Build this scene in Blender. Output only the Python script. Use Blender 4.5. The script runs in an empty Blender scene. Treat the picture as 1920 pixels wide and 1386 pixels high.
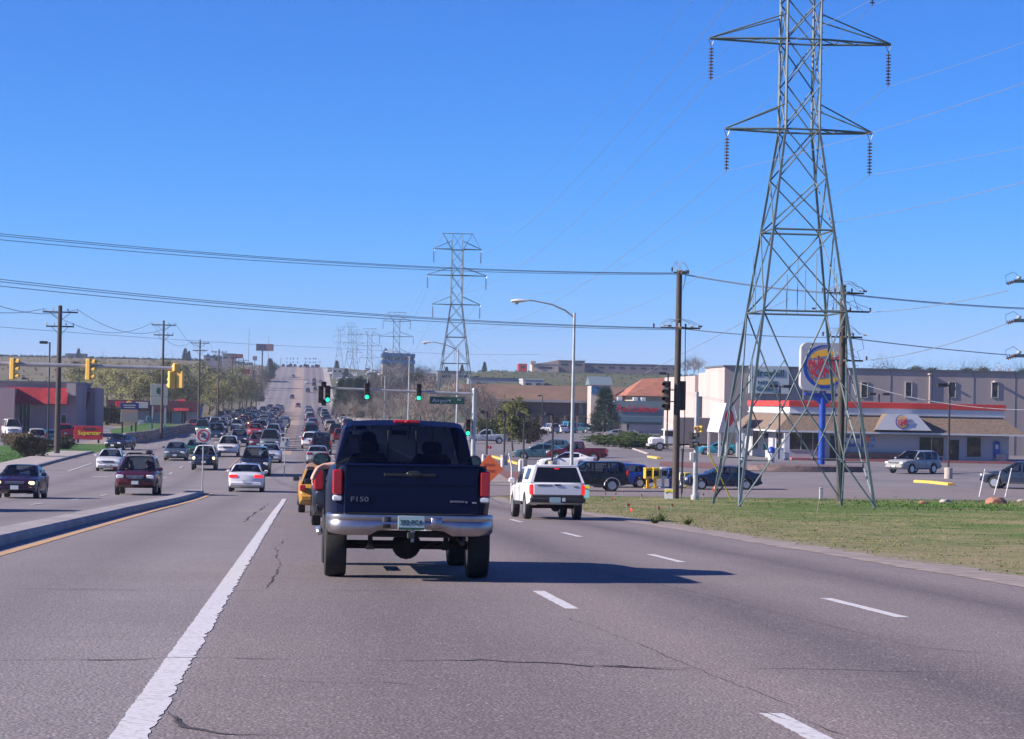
import bpy, bmesh, math, random
from mathutils import Vector, Matrix
R = math.radians
S = bpy.context.scene
COL = S.collection
# ------------------------------------------------------------------ camera
F, CX, CY = 4100.0, 960.0, 693.0           # in pixels of a 1920 x 1386 picture
YAW, ROLL = R(5.38), R(1.15)
PITCH = math.atan(66/F)
CAMZ = 1.33
cd = bpy.data.cameras.new('camera'); cam = bpy.data.objects.new('camera', cd); COL.objects.link(cam)
cd.sensor_width = 36; cd.lens = F/1920*36; cd.clip_start = .1; cd.clip_end = 20000
cam_rot = Matrix.Rotation(-YAW, 3, 'Z') @ Matrix.Rotation(R(90)+PITCH, 3, 'X') @ Matrix.Rotation(ROLL, 3, 'Z')
cam.matrix_world = Matrix.Translation((0, 0, CAMZ)) @ cam_rot.to_4x4()
S.camera = cam
# ------------------------------------------------------------------ light
SUN_EL, SUN_AZ = R(27), R(-7)              # sun stands on the left (-X), a little behind us
w = bpy.data.worlds.new('World'); S.world = w; w.use_nodes = True
nt = w.node_tree; bg = nt.nodes['Background']
sky = nt.nodes.new('ShaderNodeTexSky'); sky.sky_type = 'NISHITA'; sky.sun_disc = False
sky.sun_elevation = SUN_EL; sky.sun_rotation = R(270)+SUN_AZ
sky.altitude = 1900; sky.air_density = 1.0; sky.dust_density = .15; sky.ozone_density = 5.0
sp3 = nt.nodes.new('ShaderNodeSeparateColor'); cb3 = nt.nodes.new('ShaderNodeCombineColor'); nt.links.new(sky.outputs[0], sp3.inputs[0])
for i_, (pw_, k_, cap_) in enumerate(((2.7, .034, 4.4), (1.15, .415, 9), (1.0, .88, 12))):     # the camera's cold, saturated sky response
    mn_ = nt.nodes.new('ShaderNodeMath'); mn_.operation = 'MINIMUM'; mn_.inputs[1].default_value = cap_; pn_ = nt.nodes.new('ShaderNodeMath'); pn_.operation = 'POWER'; pn_.inputs[1].default_value = pw_
    mu_ = nt.nodes.new('ShaderNodeMath'); mu_.operation = 'MULTIPLY_ADD'; mu_.inputs[1].default_value = k_; mu_.inputs[2].default_value = .18 if i_ == 0 else 0
    nt.links.new(sp3.outputs[i_], mn_.inputs[0]); nt.links.new(mn_.outputs[0], pn_.inputs[0]); nt.links.new(pn_.outputs[0], mu_.inputs[0]); nt.links.new(mu_.outputs[0], cb3.inputs[i_])
nt.links.new(cb3.outputs[0], bg.inputs[0]); bg.inputs[1].default_value = .10
sd = bpy.data.lights.new('sun', 'SUN'); sd.energy = 4.9; sd.angle = R(.5); sd.color = (1, .88, .78)
so = bpy.data.objects.new('sun', sd); COL.objects.link(so)
sunv = Vector((-math.cos(SUN_EL)*math.cos(SUN_AZ), math.cos(SUN_EL)*math.sin(SUN_AZ), math.sin(SUN_EL)))
so.rotation_euler = sunv.to_track_quat('Z', 'Y').to_euler(); so.location = (0, 0, 60)
S.view_settings.view_transform = 'Standard'; S.view_settings.look = 'None'
S.view_settings.exposure = 1.0; S.view_settings.gamma = 1
S.render.engine = 'CYCLES'
rng = random.Random(7)
# ------------------------------------------------------------------ ground shape
def pchip(tab):
    xs = [a for a, b in tab]; ys = [b for a, b in tab]; n = len(xs)
    d = [(ys[i+1]-ys[i])/(xs[i+1]-xs[i]) for i in range(n-1)]
    m = [d[0]]+[0 if d[i-1]*d[i] <= 0 else 2*d[i-1]*d[i]/(d[i-1]+d[i]) for i in range(1, n-1)]+[d[-1]]
    def f(x):
        if x <= xs[0]: return ys[0]+d[0]*(x-xs[0])
        if x >= xs[-1]: return ys[-1]
        i = 0
        while x > xs[i+1]: i += 1
        h = xs[i+1]-xs[i]; t = (x-xs[i])/h
        return (2*t**3-3*t*t+1)*ys[i]+(t**3-2*t*t+t)*h*m[i]+(3*t*t-2*t**3)*ys[i+1]+(t**3-t*t)*h*m[i+1]
    return f
SL = .0307
zroad = pchip([(-60, SL*60), (0, 0), (60, -SL*60), (104, -SL*104), (135, -3.72), (180, -3.62), (240, -3.66), (380, -3.5), (500, -2.6), (760, -1.5), (900, 1.8), (1250, 20.2), (1330, 21.6), (1450, 21.8), (1700, 20), (5000, -20)])
zright = pchip([(-60, SL*60), (0, 0), (60, -SL*60), (100, -SL*100), (128, -3.4), (190, -3.35), (480, -3.6), (590, -2.2), (860, 14.4), (1100, 15.6), (1330, 17), (1700, 17), (5000, -20)])
zleft = pchip([(-60, SL*60), (0, 0), (60, -SL*60), (104, -SL*104), (135, -3.65), (300, -3.5), (500, -1.2), (1000, 15), (1250, 22.6), (1330, 23), (1700, 22), (5000, -20)])
def sstep(a, b, x):
    t = min(1, max(0, (x-a)/(b-a))); return t*t*(3-2*t)
def gz(X, Y):
    z = zroad(Y)
    if X > 12: z += (zright(Y)-z)*sstep(12, 45+28*sstep(500, 700, Y), X)
    elif X < -19: z += (zleft(Y)-z)*sstep(-19, -60, X)
    return z
def ray(px, py):
    return cam_rot @ Vector(((px-CX)/F, -(py-CY)/F, -1))
def at(px, py, Y):                          # the world point seen at a photo pixel, at distance Y
    d = ray(px, py); return Vector((0, 0, CAMZ)) + d*(Y/d.y)
def gp(px, py, ymin=5, ymax=1600):          # the ground point seen there
    d = ray(px, py); Y = ymin
    while Y < ymax:
        p = Vector((0, 0, CAMZ)) + d*(Y/d.y)
        if p.z <= gz(p.x, p.y): return Vector((p.x, p.y, gz(p.x, p.y)))
        Y += .25 if Y < 300 else 1
    p = Vector((0, 0, CAMZ)) + d*(ymax/d.y); return Vector((p.x, p.y, gz(p.x, p.y)))
# ------------------------------------------------------------------ materials
MATS = {}
def mat(name, col=(.5, .5, .5), rough=.6, metal=0, emit=0, coat=0, noise=None, bump=0, objcol=False, spec=.5):
    if name in MATS: return MATS[name]
    m = bpy.data.materials.new(name); m.use_nodes = True; t = m.node_tree; b = t.nodes['Principled BSDF']
    b.inputs['Base Color'].default_value = (*col, 1); b.inputs['Roughness'].default_value = rough
    b.inputs['Metallic'].default_value = metal; b.inputs['Specular IOR Level'].default_value = spec
    if coat: b.inputs['Coat Weight'].default_value = coat; b.inputs['Coat Roughness'].default_value = .06
    if emit:
        b.inputs['Emission Color'].default_value = (*col, 1); b.inputs['Emission Strength'].default_value = emit
    if objcol:
        o = t.nodes.new('ShaderNodeObjectInfo'); 
        n = t.nodes.new('ShaderNodeTexNoise'); n.inputs['Scale'].default_value = 3; n.inputs['Detail'].default_value = 4
        c = t.nodes.new('ShaderNodeTexCoord'); t.links.new(c.outputs['Object'], n.inputs[0])
        r = t.nodes.new('ShaderNodeMapRange'); r.inputs[3].default_value = .16; r.inputs[4].default_value = .42
        t.links.new(n.outputs[0], r.inputs[0]); t.links.new(r.outputs[0], b.inputs['Roughness'])
        t.links.new(o.outputs['Color'], b.inputs['Base Color'])
    if noise:                               # (scale, second colour, low, high[, stretch])
        sc, c2, lo, hi = noise[:4]; st = noise[4] if len(noise) > 4 else (1, 1, 1)
        c = t.nodes.new('ShaderNodeTexCoord'); mp = t.nodes.new('ShaderNodeMapping'); mp.inputs['Scale'].default_value = st
        n = t.nodes.new('ShaderNodeTexNoise'); n.inputs['Scale'].default_value = sc; n.inputs['Detail'].default_value = 6
        r = t.nodes.new('ShaderNodeMapRange'); r.inputs[1].default_value = lo; r.inputs[2].default_value = hi
        x = t.nodes.new('ShaderNodeMix'); x.data_type = 'RGBA'
        x.inputs[6].default_value = (*col, 1); x.inputs[7].default_value = (*c2, 1)
        L = t.links.new
        L(c.outputs['Object'], mp.inputs[0]); L(mp.outputs[0], n.inputs[0]); L(n.outputs[0], r.inputs[0]); L(r.outputs[0], x.inputs[0]); L(x.outputs[2], b.inputs['Base Color'])
        if emit: L(x.outputs[2], b.inputs['Emission Color'])
        if bump:
            bp = t.nodes.new('ShaderNodeBump'); bp.inputs['Strength'].default_value = bump; bp.inputs['Distance'].default_value = .02
            L(n.outputs[0], bp.inputs['Height']); L(bp.outputs[0], b.inputs['Normal'])
    MATS[name] = m
    return m
class NT:
    """small helper to write node networks"""
    def __init__(s, name, rough=.9):
        s.m = bpy.data.materials.new(name); s.m.use_nodes = True; s.t = s.m.node_tree; s.b = s.t.nodes['Principled BSDF']
        s.b.inputs['Roughness'].default_value = rough; s.b.inputs['Specular IOR Level'].default_value = .25
        s.g = s.t.nodes.new('ShaderNodeNewGeometry'); s.p = s.g.outputs['Position']; MATS[name] = s.m
    def set(s, inp, v):
        if isinstance(v, bpy.types.NodeSocket): s.t.links.new(v, inp)
        else: inp.default_value = v
    def noise(s, scale, detail=5, stretch=(1, 1, 1), rough=.55):
        mp = s.t.nodes.new('ShaderNodeMapping'); mp.inputs['Scale'].default_value = stretch; s.set(mp.inputs[0], s.p)
        n = s.t.nodes.new('ShaderNodeTexNoise'); n.inputs['Scale'].default_value = scale; n.inputs['Detail'].default_value = detail
        n.inputs['Roughness'].default_value = rough; s.set(n.inputs[0], mp.outputs[0]); return n.outputs[0]
    def voro(s, scale, feature='F1'):
        n = s.t.nodes.new('ShaderNodeTexVoronoi'); n.feature = feature; n.inputs['Scale'].default_value = scale; s.set(n.inputs[0], s.p); return n
    def rng(s, v, a, b, c=0, d=1):
        n = s.t.nodes.new('ShaderNodeMapRange'); s.set(n.inputs[0], v)
        for i, q in enumerate((a, b, c, d)): n.inputs[i+1].default_value = q
        return n.outputs[0]
    def math(s, op, a, b=0.0):
        n = s.t.nodes.new('ShaderNodeMath'); n.operation = op; s.set(n.inputs[0], a); s.set(n.inputs[1], b); return n.outputs[0]
    def mix(s, f, a, b, mode='MIX'):
        n = s.t.nodes.new('ShaderNodeMix'); n.data_type = 'RGBA'; n.blend_type = mode; s.set(n.inputs[0], f)
        for i, q in ((6, a), (7, b)):
            if isinstance(q, tuple): q = (*q[:3], 1)
            s.set(n.inputs[i], q)
        return n.outputs[2]
    def xyz(s):
        n = s.t.nodes.new('ShaderNodeSeparateXYZ'); s.set(n.inputs[0], s.p); return n.outputs
    def band(s, x, c, wd):                  # 1 at c, falling to 0 at distance wd
        return s.rng(s.math('ABSOLUTE', s.math('SUBTRACT', x, c)), wd, 0)
    def out(s, col, height=None, strength=.3, dist=.01, rough=None):
        s.set(s.b.inputs['Base Color'], col)
        if rough is not None: s.set(s.b.inputs['Roughness'], rough)
        if height is not None:
            n = s.t.nodes.new('ShaderNodeBump'); n.inputs['Strength'].default_value = strength; n.inputs['Distance'].default_value = dist
            s.set(n.inputs['Height'], height); s.set(s.b.inputs['Normal'], n.outputs[0])
        return s.m
def road_material():
    n = NT('asphalt', .85); x = n.xyz()
    big = n.noise(.35, 4); streak = n.noise(1.2, 5, (1, .05, 1)); fine = n.noise(48, 4); mid = n.noise(9, 4)
    left = n.rng(x[0], -.8, -.6)
    base = n.mix(left, (.305, .283, .278), (.275, .232, .222))
    wob = n.math('ADD', x[0], n.rng(n.noise(.25, 3, (.2, 1, 1)), 0, 1, -.35, .35))
    dark = n.math('ADD', n.band(wob, 4.2, 1.15), n.band(wob, 7.3, .95))
    dark = n.math('ADD', dark, n.math('MULTIPLY', n.band(wob, .95, 1.5), .75))
    for c in (-2.8, -7.2, -10.6, -14): dark = n.math('ADD', dark, n.math('MULTIPLY', n.band(x[0], c, 1.0), .5))
    dark = n.math('MULTIPLY', dark, n.rng(streak, .25, .55, .55, 1))
    c = n.mix(n.math('MULTIPLY', dark, .85), base, (.075, .067, .071))
    c = n.mix(n.rng(big, .35, .7, 0, .35), c, (.15, .135, .138))
    v = n.voro(38); sp = n.rng(v.outputs['Color'], 0, 1)
    c = n.mix(n.math('MULTIPLY', n.band(wob, 2.9, .5), .5), c, (.33, .25, .235)); c = n.mix(n.rng(fine, .40, .62, 0, .72), c, (.10, .088, .092))
    c = n.mix(n.rng(n.noise(38, 3), .58, .68, 0, .75), c, (.44, .40, .39))
    c = n.mix(n.rng(n.noise(34, 3), .40, .64, 0, .42), c, (.12, .105, .11)); c = n.mix(n.rng(mid, .55, .75, 0, .35), c, (.30, .265, .26))
    return n.out(c, n.math('ADD', fine, n.rng(v.outputs[0], 0, .6)), .45, .008)
def lot_material():
    n = NT('lot_asphalt', .9); big = n.noise(.08, 5); mid = n.noise(1.1, 5, (.25, 1, 1))
    c = n.mix(n.rng(big, .35, .65), (.150, .142, .152), (.225, .205, .208)); c = n.mix(n.rng(mid, .4, .75, 0, .5), c, (.11, .105, .115))
    return n.out(c, n.noise(30, 3), .3)
def grass_material(name, a, b, c3, sc=1.0, lo=.42, hi=.6):
    n = NT(name, .95); big = n.noise(.16*sc, 5, (1, .7, 1)); mid = n.noise(1.3*sc, 6); fine = n.noise(9*sc, 4)
    c = n.mix(n.rng(mid, .35, .65), a, b)
    c = n.mix(n.rng(n.math('ADD', n.math('MULTIPLY', big, .65), n.math('MULTIPLY', mid, .35)), lo, hi), c, c3)
    if name == 'verge_grass':
        x = n.xyz(); c = n.mix(n.math('MULTIPLY', n.rng(x[0], 19, 10), n.rng(mid, .3, .6, .2, 1)), c, (.27, .215, .12)); c = n.mix(n.math('MULTIPLY', n.rng(x[0], 10.6, 9.3), .9), c, (.28, .24, .20))
        c = n.mix(n.rng(n.noise(14, 2), .70, .76, 0, .8), c, (.55, .42, .03))
    c = n.mix(n.rng(fine, .35, .7, 0, .4), c, tuple(q*.5 for q in a))
    return n.out(c, n.math('ADD', fine, mid), .7, .08)
M = dict(
 asphalt=road_material(), lot=lot_material(),
 verge=grass_material('verge_grass', (.073, .14, .024), (.13, .18, .04), (.30, .25, .13), 1, .465, .60),
 lawn=grass_material('lawn_grass', (.05, .13, .018), (.075, .155, .03), (.11, .12, .05), 1, .55, .75),
 hill=grass_material('hill_scrub', (.12, .115, .05), (.175, .15, .08), (.20, .165, .115), .14),
 hillg=grass_material('hill_grass', (.06, .085, .03), (.085, .10, .045), (.12, .11, .06), .1),
 dirt=mat('dirt', (.30, .25, .22), .95, noise=(2.2, (.20, .165, .145), .35, .65), bump=.6),
 median=mat('tan_paving', (.34, .255, .20), .9, noise=(.6, (.26, .20, .17), .35, .65, (1, .1, 1))),
 conc=mat('concrete', (.40, .36, .32), .85, noise=(1.6, (.29, .26, .24), .35, .65), bump=.2),
 kerb=mat('kerb_concrete', (.34, .31, .30), .85, noise=(1.2, (.24, .22, .215), .35, .65), bump=.2),
 white=mat('road_paint', (.54, .54, .545), .8, noise=(22, (.34, .32, .32), .50, .72)),
 yellow=mat('yellow_paint', (.52, .32, .14), .8, noise=(9, (.32, .24, .18), .45, .68)),
 tar=mat('crack_and_band_dark', (.045, .042, .048), .9),
 paint=mat('car_paint', objcol=True, coat=.45, spec=.25),
 paintd=mat('dark_blue_paint', (.002, .0055, .027), .34, coat=.10, spec=.10), glass=mat('dark_glass', (.008, .011, .016), .06, spec=.42), pane=mat('shop_glass', (.014, .017, .02), .1, noise=(.9, (.11, .075, .045), .48, .64), spec=.5),
 rubber=mat('tyre_rubber', (.012, .012, .013), .8, noise=(30, (.02, .02, .02), .4, .6)),
 rim=mat('wheel_alloy', (.45, .45, .47), .35, .8), black=mat('black_plastic', (.018, .018, .02), .5),
 under=mat('underbody', (.01, .01, .011), .9), chrome=mat('chrome', (.40, .37, .375), .34, 1, noise=(5, (.30, .29, .31), .4, .7)),
 lens=mat('headlamp_lens', (.62, .64, .66), .1, coat=1), tail=mat('tail_lens', (.34, .006, .008), .25, coat=.3),
 taillit=mat('tail_lit', (.9, .02, .02), .2, emit=.5), headlit=mat('headlamp_lit', (1, .80, .32), .2, emit=1.3),
 amber=mat('amber_lens', (1, .30, .03), .25, emit=.8), plate=mat('plate_white', (.55, .6, .6), .5), silver=mat('silver_trim', (.5, .5, .52), .3, .9),
 steel=mat('galvanised_steel', (.092, .135, .145), .55, .1, noise=(.9, (.10, .13, .14), .35, .65)),
 pole=mat('pole_alu', (.48, .48, .47), .42, .5, noise=(1.5, (.38, .38, .37), .4, .6)),
 wood=mat('pole_wood', (.082, .066, .058), .9, noise=(3, (.045, .037, .034), .35, .65, (6, 6, .35)), bump=.5),
 wire=mat('wire_alu', (.20, .215, .25), .6), insul=mat('insulator_brown', (.075, .045, .05), .25),
 insulw=mat('insulator_grey', (.38, .38, .38), .3),
 sigy=mat('signal_yellow', (.80, .47, .10), .5), sigb=mat('signal_black', (.014, .014, .014), .5),
 green=mat('green_lit', (.02, 1, .38), .3, emit=1.3), redoff=mat('red_unlit', (.10, .01, .01), .3), yeloff=mat('yellow_unlit', (.12, .08, .01), .3),
 signw=mat('sign_white', (.62, .62, .60), .5, noise=(2, (.52, .52, .50), .4, .7)), signb=mat('sign_black', (.015, .015, .015), .5), signr=mat('sign_red', (.55, .02, .025), .5),
 signo=mat('sign_orange', (.80, .16, .04), .5), kerby=mat('kerb_yellow', (.66, .43, .07), .8, noise=(4, (.42, .30, .12), .45, .7)), signg=mat('sign_green', (.012, .075, .045), .5), signy=mat('sign_yellow', (.75, .62, .02), .5),
 back=mat('sign_back', (.30, .31, .32), .5, .6),
 bark=mat('bark', (.10, .08, .065), .95, noise=(4, (.055, .043, .036), .35, .65, (4, 4, .6)), bump=.5), barkp=mat('pale_bark', (.42, .40, .36), .9, noise=(3, (.22, .20, .18), .45, .7)),
)
def leafmat(name, a, b): return mat(name, a, .8, noise=(.9, b, .38, .62), spec=.2)
M.update(leaf_con=leafmat('needles', (.022, .045, .026), (.045, .075, .038)), leaf_ol=leafmat('spring_leaves', (.095, .105, .03), (.05, .06, .022)),
 leaf_wil=leafmat('willow_buds', (.26, .27, .10), (.175, .165, .085)), leaf_grey=leafmat('grey_twigs', (.25, .215, .185), (.17, .145, .13)),
 leaf_br=leafmat('brown_shrub', (.085, .065, .032), (.04, .035, .018)), leaf_gr=leafmat('green_shrub', (.05, .085, .02), (.075, .10, .03)),
 leaf_pale=leafmat('pale_twigs', (.36, .33, .31), (.25, .22, .2)))
# ------------------------------------------------------------------ mesh builder
class MB:
    def __init__(s): s.v = []; s.f = []; s.m = []; s.ms = []
    def mi(s, m):
        if m not in s.ms: s.ms.append(m)
        return s.ms.index(m)
    def add(s, vs, fs, m, X=None):
        k = len(s.v); i = s.mi(m)
        s.v += [tuple(X @ Vector(v)) if X is not None else tuple(v) for v in vs]
        for f in fs: s.f.append(tuple(k+q for q in f)); s.m.append(i)
        return s
    def box(s, c, d, m, rz=0, X=None, bev=0):
        a, b, e = d[0]/2, d[1]/2, d[2]/2
        T = Matrix.Translation(c) @ Matrix.Rotation(rz, 4, 'Z')
        if X is not None: T = X @ T
        if bev:
            q = bev; vs = []
            for z, o in ((-e, q), (-e+q, 0), (e-q, 0), (e, q)):
                for x, y in ((-a+o, -b+q+o), (-a+q+o, -b+o), (a-q-o, -b+o), (a-o, -b+q+o), (a-o, b-q-o), (a-q-o, b-o), (-a+q+o, b-o), (-a+o, b-q-o)): vs.append((x, y, z))
            fs = [tuple(range(7, -1, -1)), tuple(range(24, 32))]
            for l in range(3):
                for i in range(8): j = (i+1) % 8; fs.append((l*8+i, l*8+j, l*8+8+j, l*8+8+i))
            return s.add(vs, fs, m, T)
        vs = [(x, y, z) for z in (-e, e) for x, y in ((-a, -b), (a, -b), (a, b), (-a, b))]
        return s.add(vs, [(3, 2, 1, 0), (4, 5, 6, 7), (0, 1, 5, 4), (1, 2, 6, 5), (2, 3, 7, 6), (3, 0, 4, 7)], m, T)
    def tube(s, p, q, r, m, r2=None, n=8, cap=True):
        p = Vector(p); q = Vector(q); d = q-p; L = d.length
        if L < 1e-6: return s
        X = Matrix.Translation(p) @ d.to_track_quat('Z', 'Y').to_matrix().to_4x4(); r2 = r if r2 is None else r2
        vs = [(math.cos(2*math.pi*i/n)*rr, math.sin(2*math.pi*i/n)*rr, z) for rr, z in ((r, 0), (r2, L)) for i in range(n)]
        fs = [(i, (i+1) % n, n+(i+1) % n, n+i) for i in range(n)]
        if cap: fs += [tuple(range(n-1, -1, -1)), tuple(range(n, 2*n))]
        return s.add(vs, fs, m, X)
    def pipe(s, pts, r, m, n=6):            # a bent tube, joints welded
        pts = [Vector(p) for p in pts]; vs = []; rr = r if isinstance(r, (list, tuple)) else [r]*len(pts)
        for i, p in enumerate(pts):
            d = (pts[min(i+1, len(pts)-1)]-pts[max(i-1, 0)]).normalized()
            a = d.orthogonal().normalized() if abs(d.z) > .9 else d.cross(Vector((0, 0, 1))).normalized(); b = a.cross(d)
            for k in range(n): t = 2*math.pi*k/n; vs.append(p+(a*math.cos(t)+b*math.sin(t))*rr[i])
        fs = [(i*n+k, i*n+(k+1) % n, (i+1)*n+(k+1) % n, (i+1)*n+k) for i in range(len(pts)-1) for k in range(n)]
        fs += [tuple(range(n-1, -1, -1)), tuple(range((len(pts)-1)*n, len(pts)*n))]
        return s.add(vs, fs, m)
    def lathe(s, prof, m, n=20, X=None, cap=True):    # prof: (radius, height) pairs about local Z
        vs = []; fs = []
        for r, z in prof:
            for i in range(n): t = 2*math.pi*i/n; vs.append((r*math.cos(t), r*math.sin(t), z))
        for l in range(len(prof)-1):
            for i in range(n): j = (i+1) % n; fs.append((l*n+i, l*n+j, l*n+n+j, l*n+n+i))
        if cap and prof[0][0] > 1e-4: fs.append(tuple(range(n-1, -1, -1)))
        if cap and prof[-1][0] > 1e-4: fs.append(tuple(range((len(prof)-1)*n, len(prof)*n)))
        return s.add(vs, fs, m, X)
    def prism(s, pts, h, m, X=None):        # outline in local XY, thickness h along +Z
        n = len(pts); vs = [(x, y, 0) for x, y in pts]+[(x, y, h) for x, y in pts]
        fs = [tuple(range(n-1, -1, -1)), tuple(range(n, 2*n))]+[(i, (i+1) % n, n+(i+1) % n, n+i) for i in range(n)]
        return s.add(vs, fs, m, X)
    def build(s, name, parent=None, loc=None, rz=None, smooth=35, link=True):
        me = bpy.data.meshes.new(name); me.from_pydata(s.v, [], s.f)
        for m in s.ms: me.materials.append(m)
        me.polygons.foreach_set('material_index', s.m)
        if smooth:
            me.polygons.foreach_set('use_smooth', [True]*len(s.f)); me.set_sharp_from_angle(angle=R(smooth))
        me.update()
        o = bpy.data.objects.new(name, me); COL.objects.link(o)
        if parent: o.parent = parent
        if loc is not None: o.location = loc
        if rz is not None: o.rotation_euler = (0, 0, rz)
        return o
FACE = Matrix.Rotation(R(90), 4, 'X')       # a drawing in XY stood up to face -Y
def place(x, y, z, rz=0): return Matrix.Translation((x, y, z)) @ Matrix.Rotation(rz, 4, 'Z')
def text_geo(txt, size, ext=.01, sx=1.0, bold=0.0, shear=0.0):
    cu = bpy.data.curves.new('t', 'FONT'); cu.body = txt; cu.size = size; cu.extrude = ext; cu.align_x = 'CENTER'; cu.align_y = 'CENTER'
    cu.offset = bold; cu.shear = shear; cu.resolution_u = 3
    o = bpy.data.objects.new('t', cu); COL.objects.link(o); bpy.context.view_layer.update()
    me = bpy.data.meshes.new_from_object(o.evaluated_get(bpy.context.evaluated_depsgraph_get()))
    vs = [(v.co.x*sx, v.co.y, v.co.z) for v in me.vertices]; fs = [tuple(p.vertices) for p in me.polygons]
    bpy.data.objects.remove(o); bpy.data.curves.remove(cu); bpy.data.meshes.remove(me)
    return vs, fs
def tag(o, label=None, cat=None, group=None, kind=None):
    if label: o['label'] = label
    if cat: o['category'] = cat
    if group: o['group'] = group
    if kind: o['kind'] = kind
    return o
def empty(name, loc, rz=0, label=None, cat=None, group=None):
    o = bpy.data.objects.new(name, None); COL.objects.link(o); o.location = loc; o.rotation_euler = (0, 0, rz); o.empty_display_size = .3
    return tag(o, label, cat, group)
def copy_tree(o, parent=None, color=None):
    c = o.copy(); COL.objects.link(c)
    if parent: c.parent = parent
    if color: c.color = color
    for ch in o.children: copy_tree(ch, c, color)
    return c
# ------------------------------------------------------------------ ground sheets
XL = sorted(set([-3000, -2000, -1400, -1000, -700, -500, -400, -320, -260, -210, -170, -140, -115, -95, -80, -70, -62, -55, -48, -42, -37, -32, -28, -25, -22, -18.3, -12, -5.7, -4.5, -1.2, 4, 9.1, 12, 15, 18, 21, 25, 29, 33, 37, 41, 45, 50, 56, 64, 74, 86, 100, 120, 145, 175, 210, 260, 320, 400, 500, 700, 1000, 1400, 2000, 3000]))
YL = [-60, -30, 0, 30, 60, 80]+list(range(92, 160, 4))+list(range(160, 240, 8))+list(range(240, 600, 15))+list(range(600, 1500, 20))+[1520, 1560, 1620, 1700, 1900, 2200, 2700, 3500, 5000, 8000]
YL = [float(y) for y in YL]; YL = sorted(set(YL+[116.0, 136.0, 520.0]))
def sheet(name, xs, ys, m, dz, kind='structure', test=None):
    b = MB(); vs = [(x, y, gz(x, y)+dz) for y in ys for x in xs]; n = len(xs); fs = {}
    for j in range(len(ys)-1):
        for i in range(n-1):
            mm = m((xs[i]+xs[i+1])/2, (ys[j]+ys[j+1])/2) if callable(m) else m
            if mm is None: continue
            fs.setdefault(mm, []).append((j*n+i, j*n+i+1, (j+1)*n+i+1, (j+1)*n+i))
    b.v = vs
    for mm, l in fs.items():
        k = b.mi(mm)
        for f in l: b.f.append(f); b.m.append(k)
    return tag(b.build(name, smooth=60), kind=kind)
def ground_mat(x, y):
    if x > 9 and y < 116: return M['verge']
    if y < 520 and x > 9: return M['dirt']
    if x > 9: return M['hillg']
    if x < -18 and y < 360: return M['lawn'] if y < 230 else M['dirt']
    return M['hill']
sheet('ground', XL, YL, ground_mat, 0)
def xs_in(a, b): return [a]+[x for x in XL if a < x < b]+[b]
def ys_in(a, b): return [a]+[y for y in YL if a < y < b]+[b]
sheet('main_road', xs_in(-18.3, 9.1), ys_in(-30, 1450), M['asphalt'], .004)
sheet('cross_street', xs_in(9.1, 500), ys_in(116, 136), M['asphalt'], .006)
sheet('cross_street', xs_in(-500, -18.3), ys_in(112, 134), M['asphalt'], .006)
sheet('hill_road_shoulder', xs_in(9.1, 12), ys_in(240, 1450), M['conc'], .03)
sheet('car_park', xs_in(14, 320), ys_in(136, 470), M['lot'], .008)
sheet('car_park', xs_in(-120, -24), ys_in(185, 345), M['lot'], .008)
sheet('painted_median', [-5.3, -1.2], ys_in(200, 1400), M['median'], .009)
def poly_sheet(name, pts, m, dz=.02):
    return tag(MB().add([(x, y, gz(x, y)+dz) for x, y in pts], [tuple(range(len(pts)))], m).build(name, smooth=0), kind='structure')
# corner fillets of the junction, right side
def fillet(cx, cy, r, a0, a1, corner):
    pts = [corner]+[(cx+r*math.cos(R(a0+(a1-a0)*i/8)), cy+r*math.sin(R(a0+(a1-a0)*i/8))) for i in range(9)]
    poly_sheet('road_corner', pts, M['asphalt'], .022)
fillet(17.1, 108, 8, 180, 90, (9.1, 116))
fillet(17.1, 144, 8, 270, 180, (9.1, 136))
# ragged dirt edge along the right lane
b = MB(); vs = []; r2 = random.Random(3); y = 8.0; L1 = []; e1 = e2 = .2
while y < 108:
    e1 = e1*.8+abs(r2.gauss(.05, .05)); e2 = e2*.85+r2.random()**2*.22; L1.append((9.1-e1*.6, 9.1+.2+e2, y)); y += .15+y*.003
for a, c, y in L1: vs += [(a, y, gz(a, y)+.010), (9.1, y, gz(9.1, y)+.018), (c, y, gz(c, y)+.008)]
b.add(vs, [q for i in range(len(L1)-1) for q in ((3*i, 3*i+1, 3*i+4, 3*i+3), (3*i+1, 3*i+2, 3*i+5, 3*i+4))], M['dirt']); tag(b.build('dirt_shoulder', smooth=0), kind='structure')
# median with kerb: solid body that follows the road
def strip_solid(name, xa, xb, y0, y1, h, m, step=6, nose=0, kind='structure', label=None, cat=None):
    b = MB(); n = max(2, int((y1-y0)/step)); prof = []
    for i in range(n+1):
        y = y0+(y1-y0)*i/n; prof.append((xa, xb, y))
    if nose:
        for k in range(1, 6):
            t = k/5*math.pi/2; wd = (xb-xa)/2*math.cos(t)+.02; prof.append(((xa+xb)/2-wd, (xa+xb)/2+wd, y1+nose*math.sin(t)))
    vs = []
    for a, c, y in prof:
        z = gz((a+c)/2, y); e = .05 if c-a > .3 else 0
        vs += [(a, y, z-.1), (a, y, z+h-e), (a+e, y, z+h), (c-e, y, z+h), (c, y, z+h-e), (c, y, z-.1)]
    fs = [(6*i+k, 6*i+k+1, 6*i+k+7, 6*i+k+6) for i in range(len(prof)-1) for k in range(5)]
    fs += [(0, 1, 2, 3, 4, 5), tuple(6*(len(prof)-1)+k for k in range(5, -1, -1))]
    b.add(vs, fs, m); o = b.build(name, smooth=40); tag(o, label, cat, kind=kind); return o
strip_solid('median_kerb', -5.5, -4.78, 5, 106, .17, M['kerb'], nose=1.5)
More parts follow.
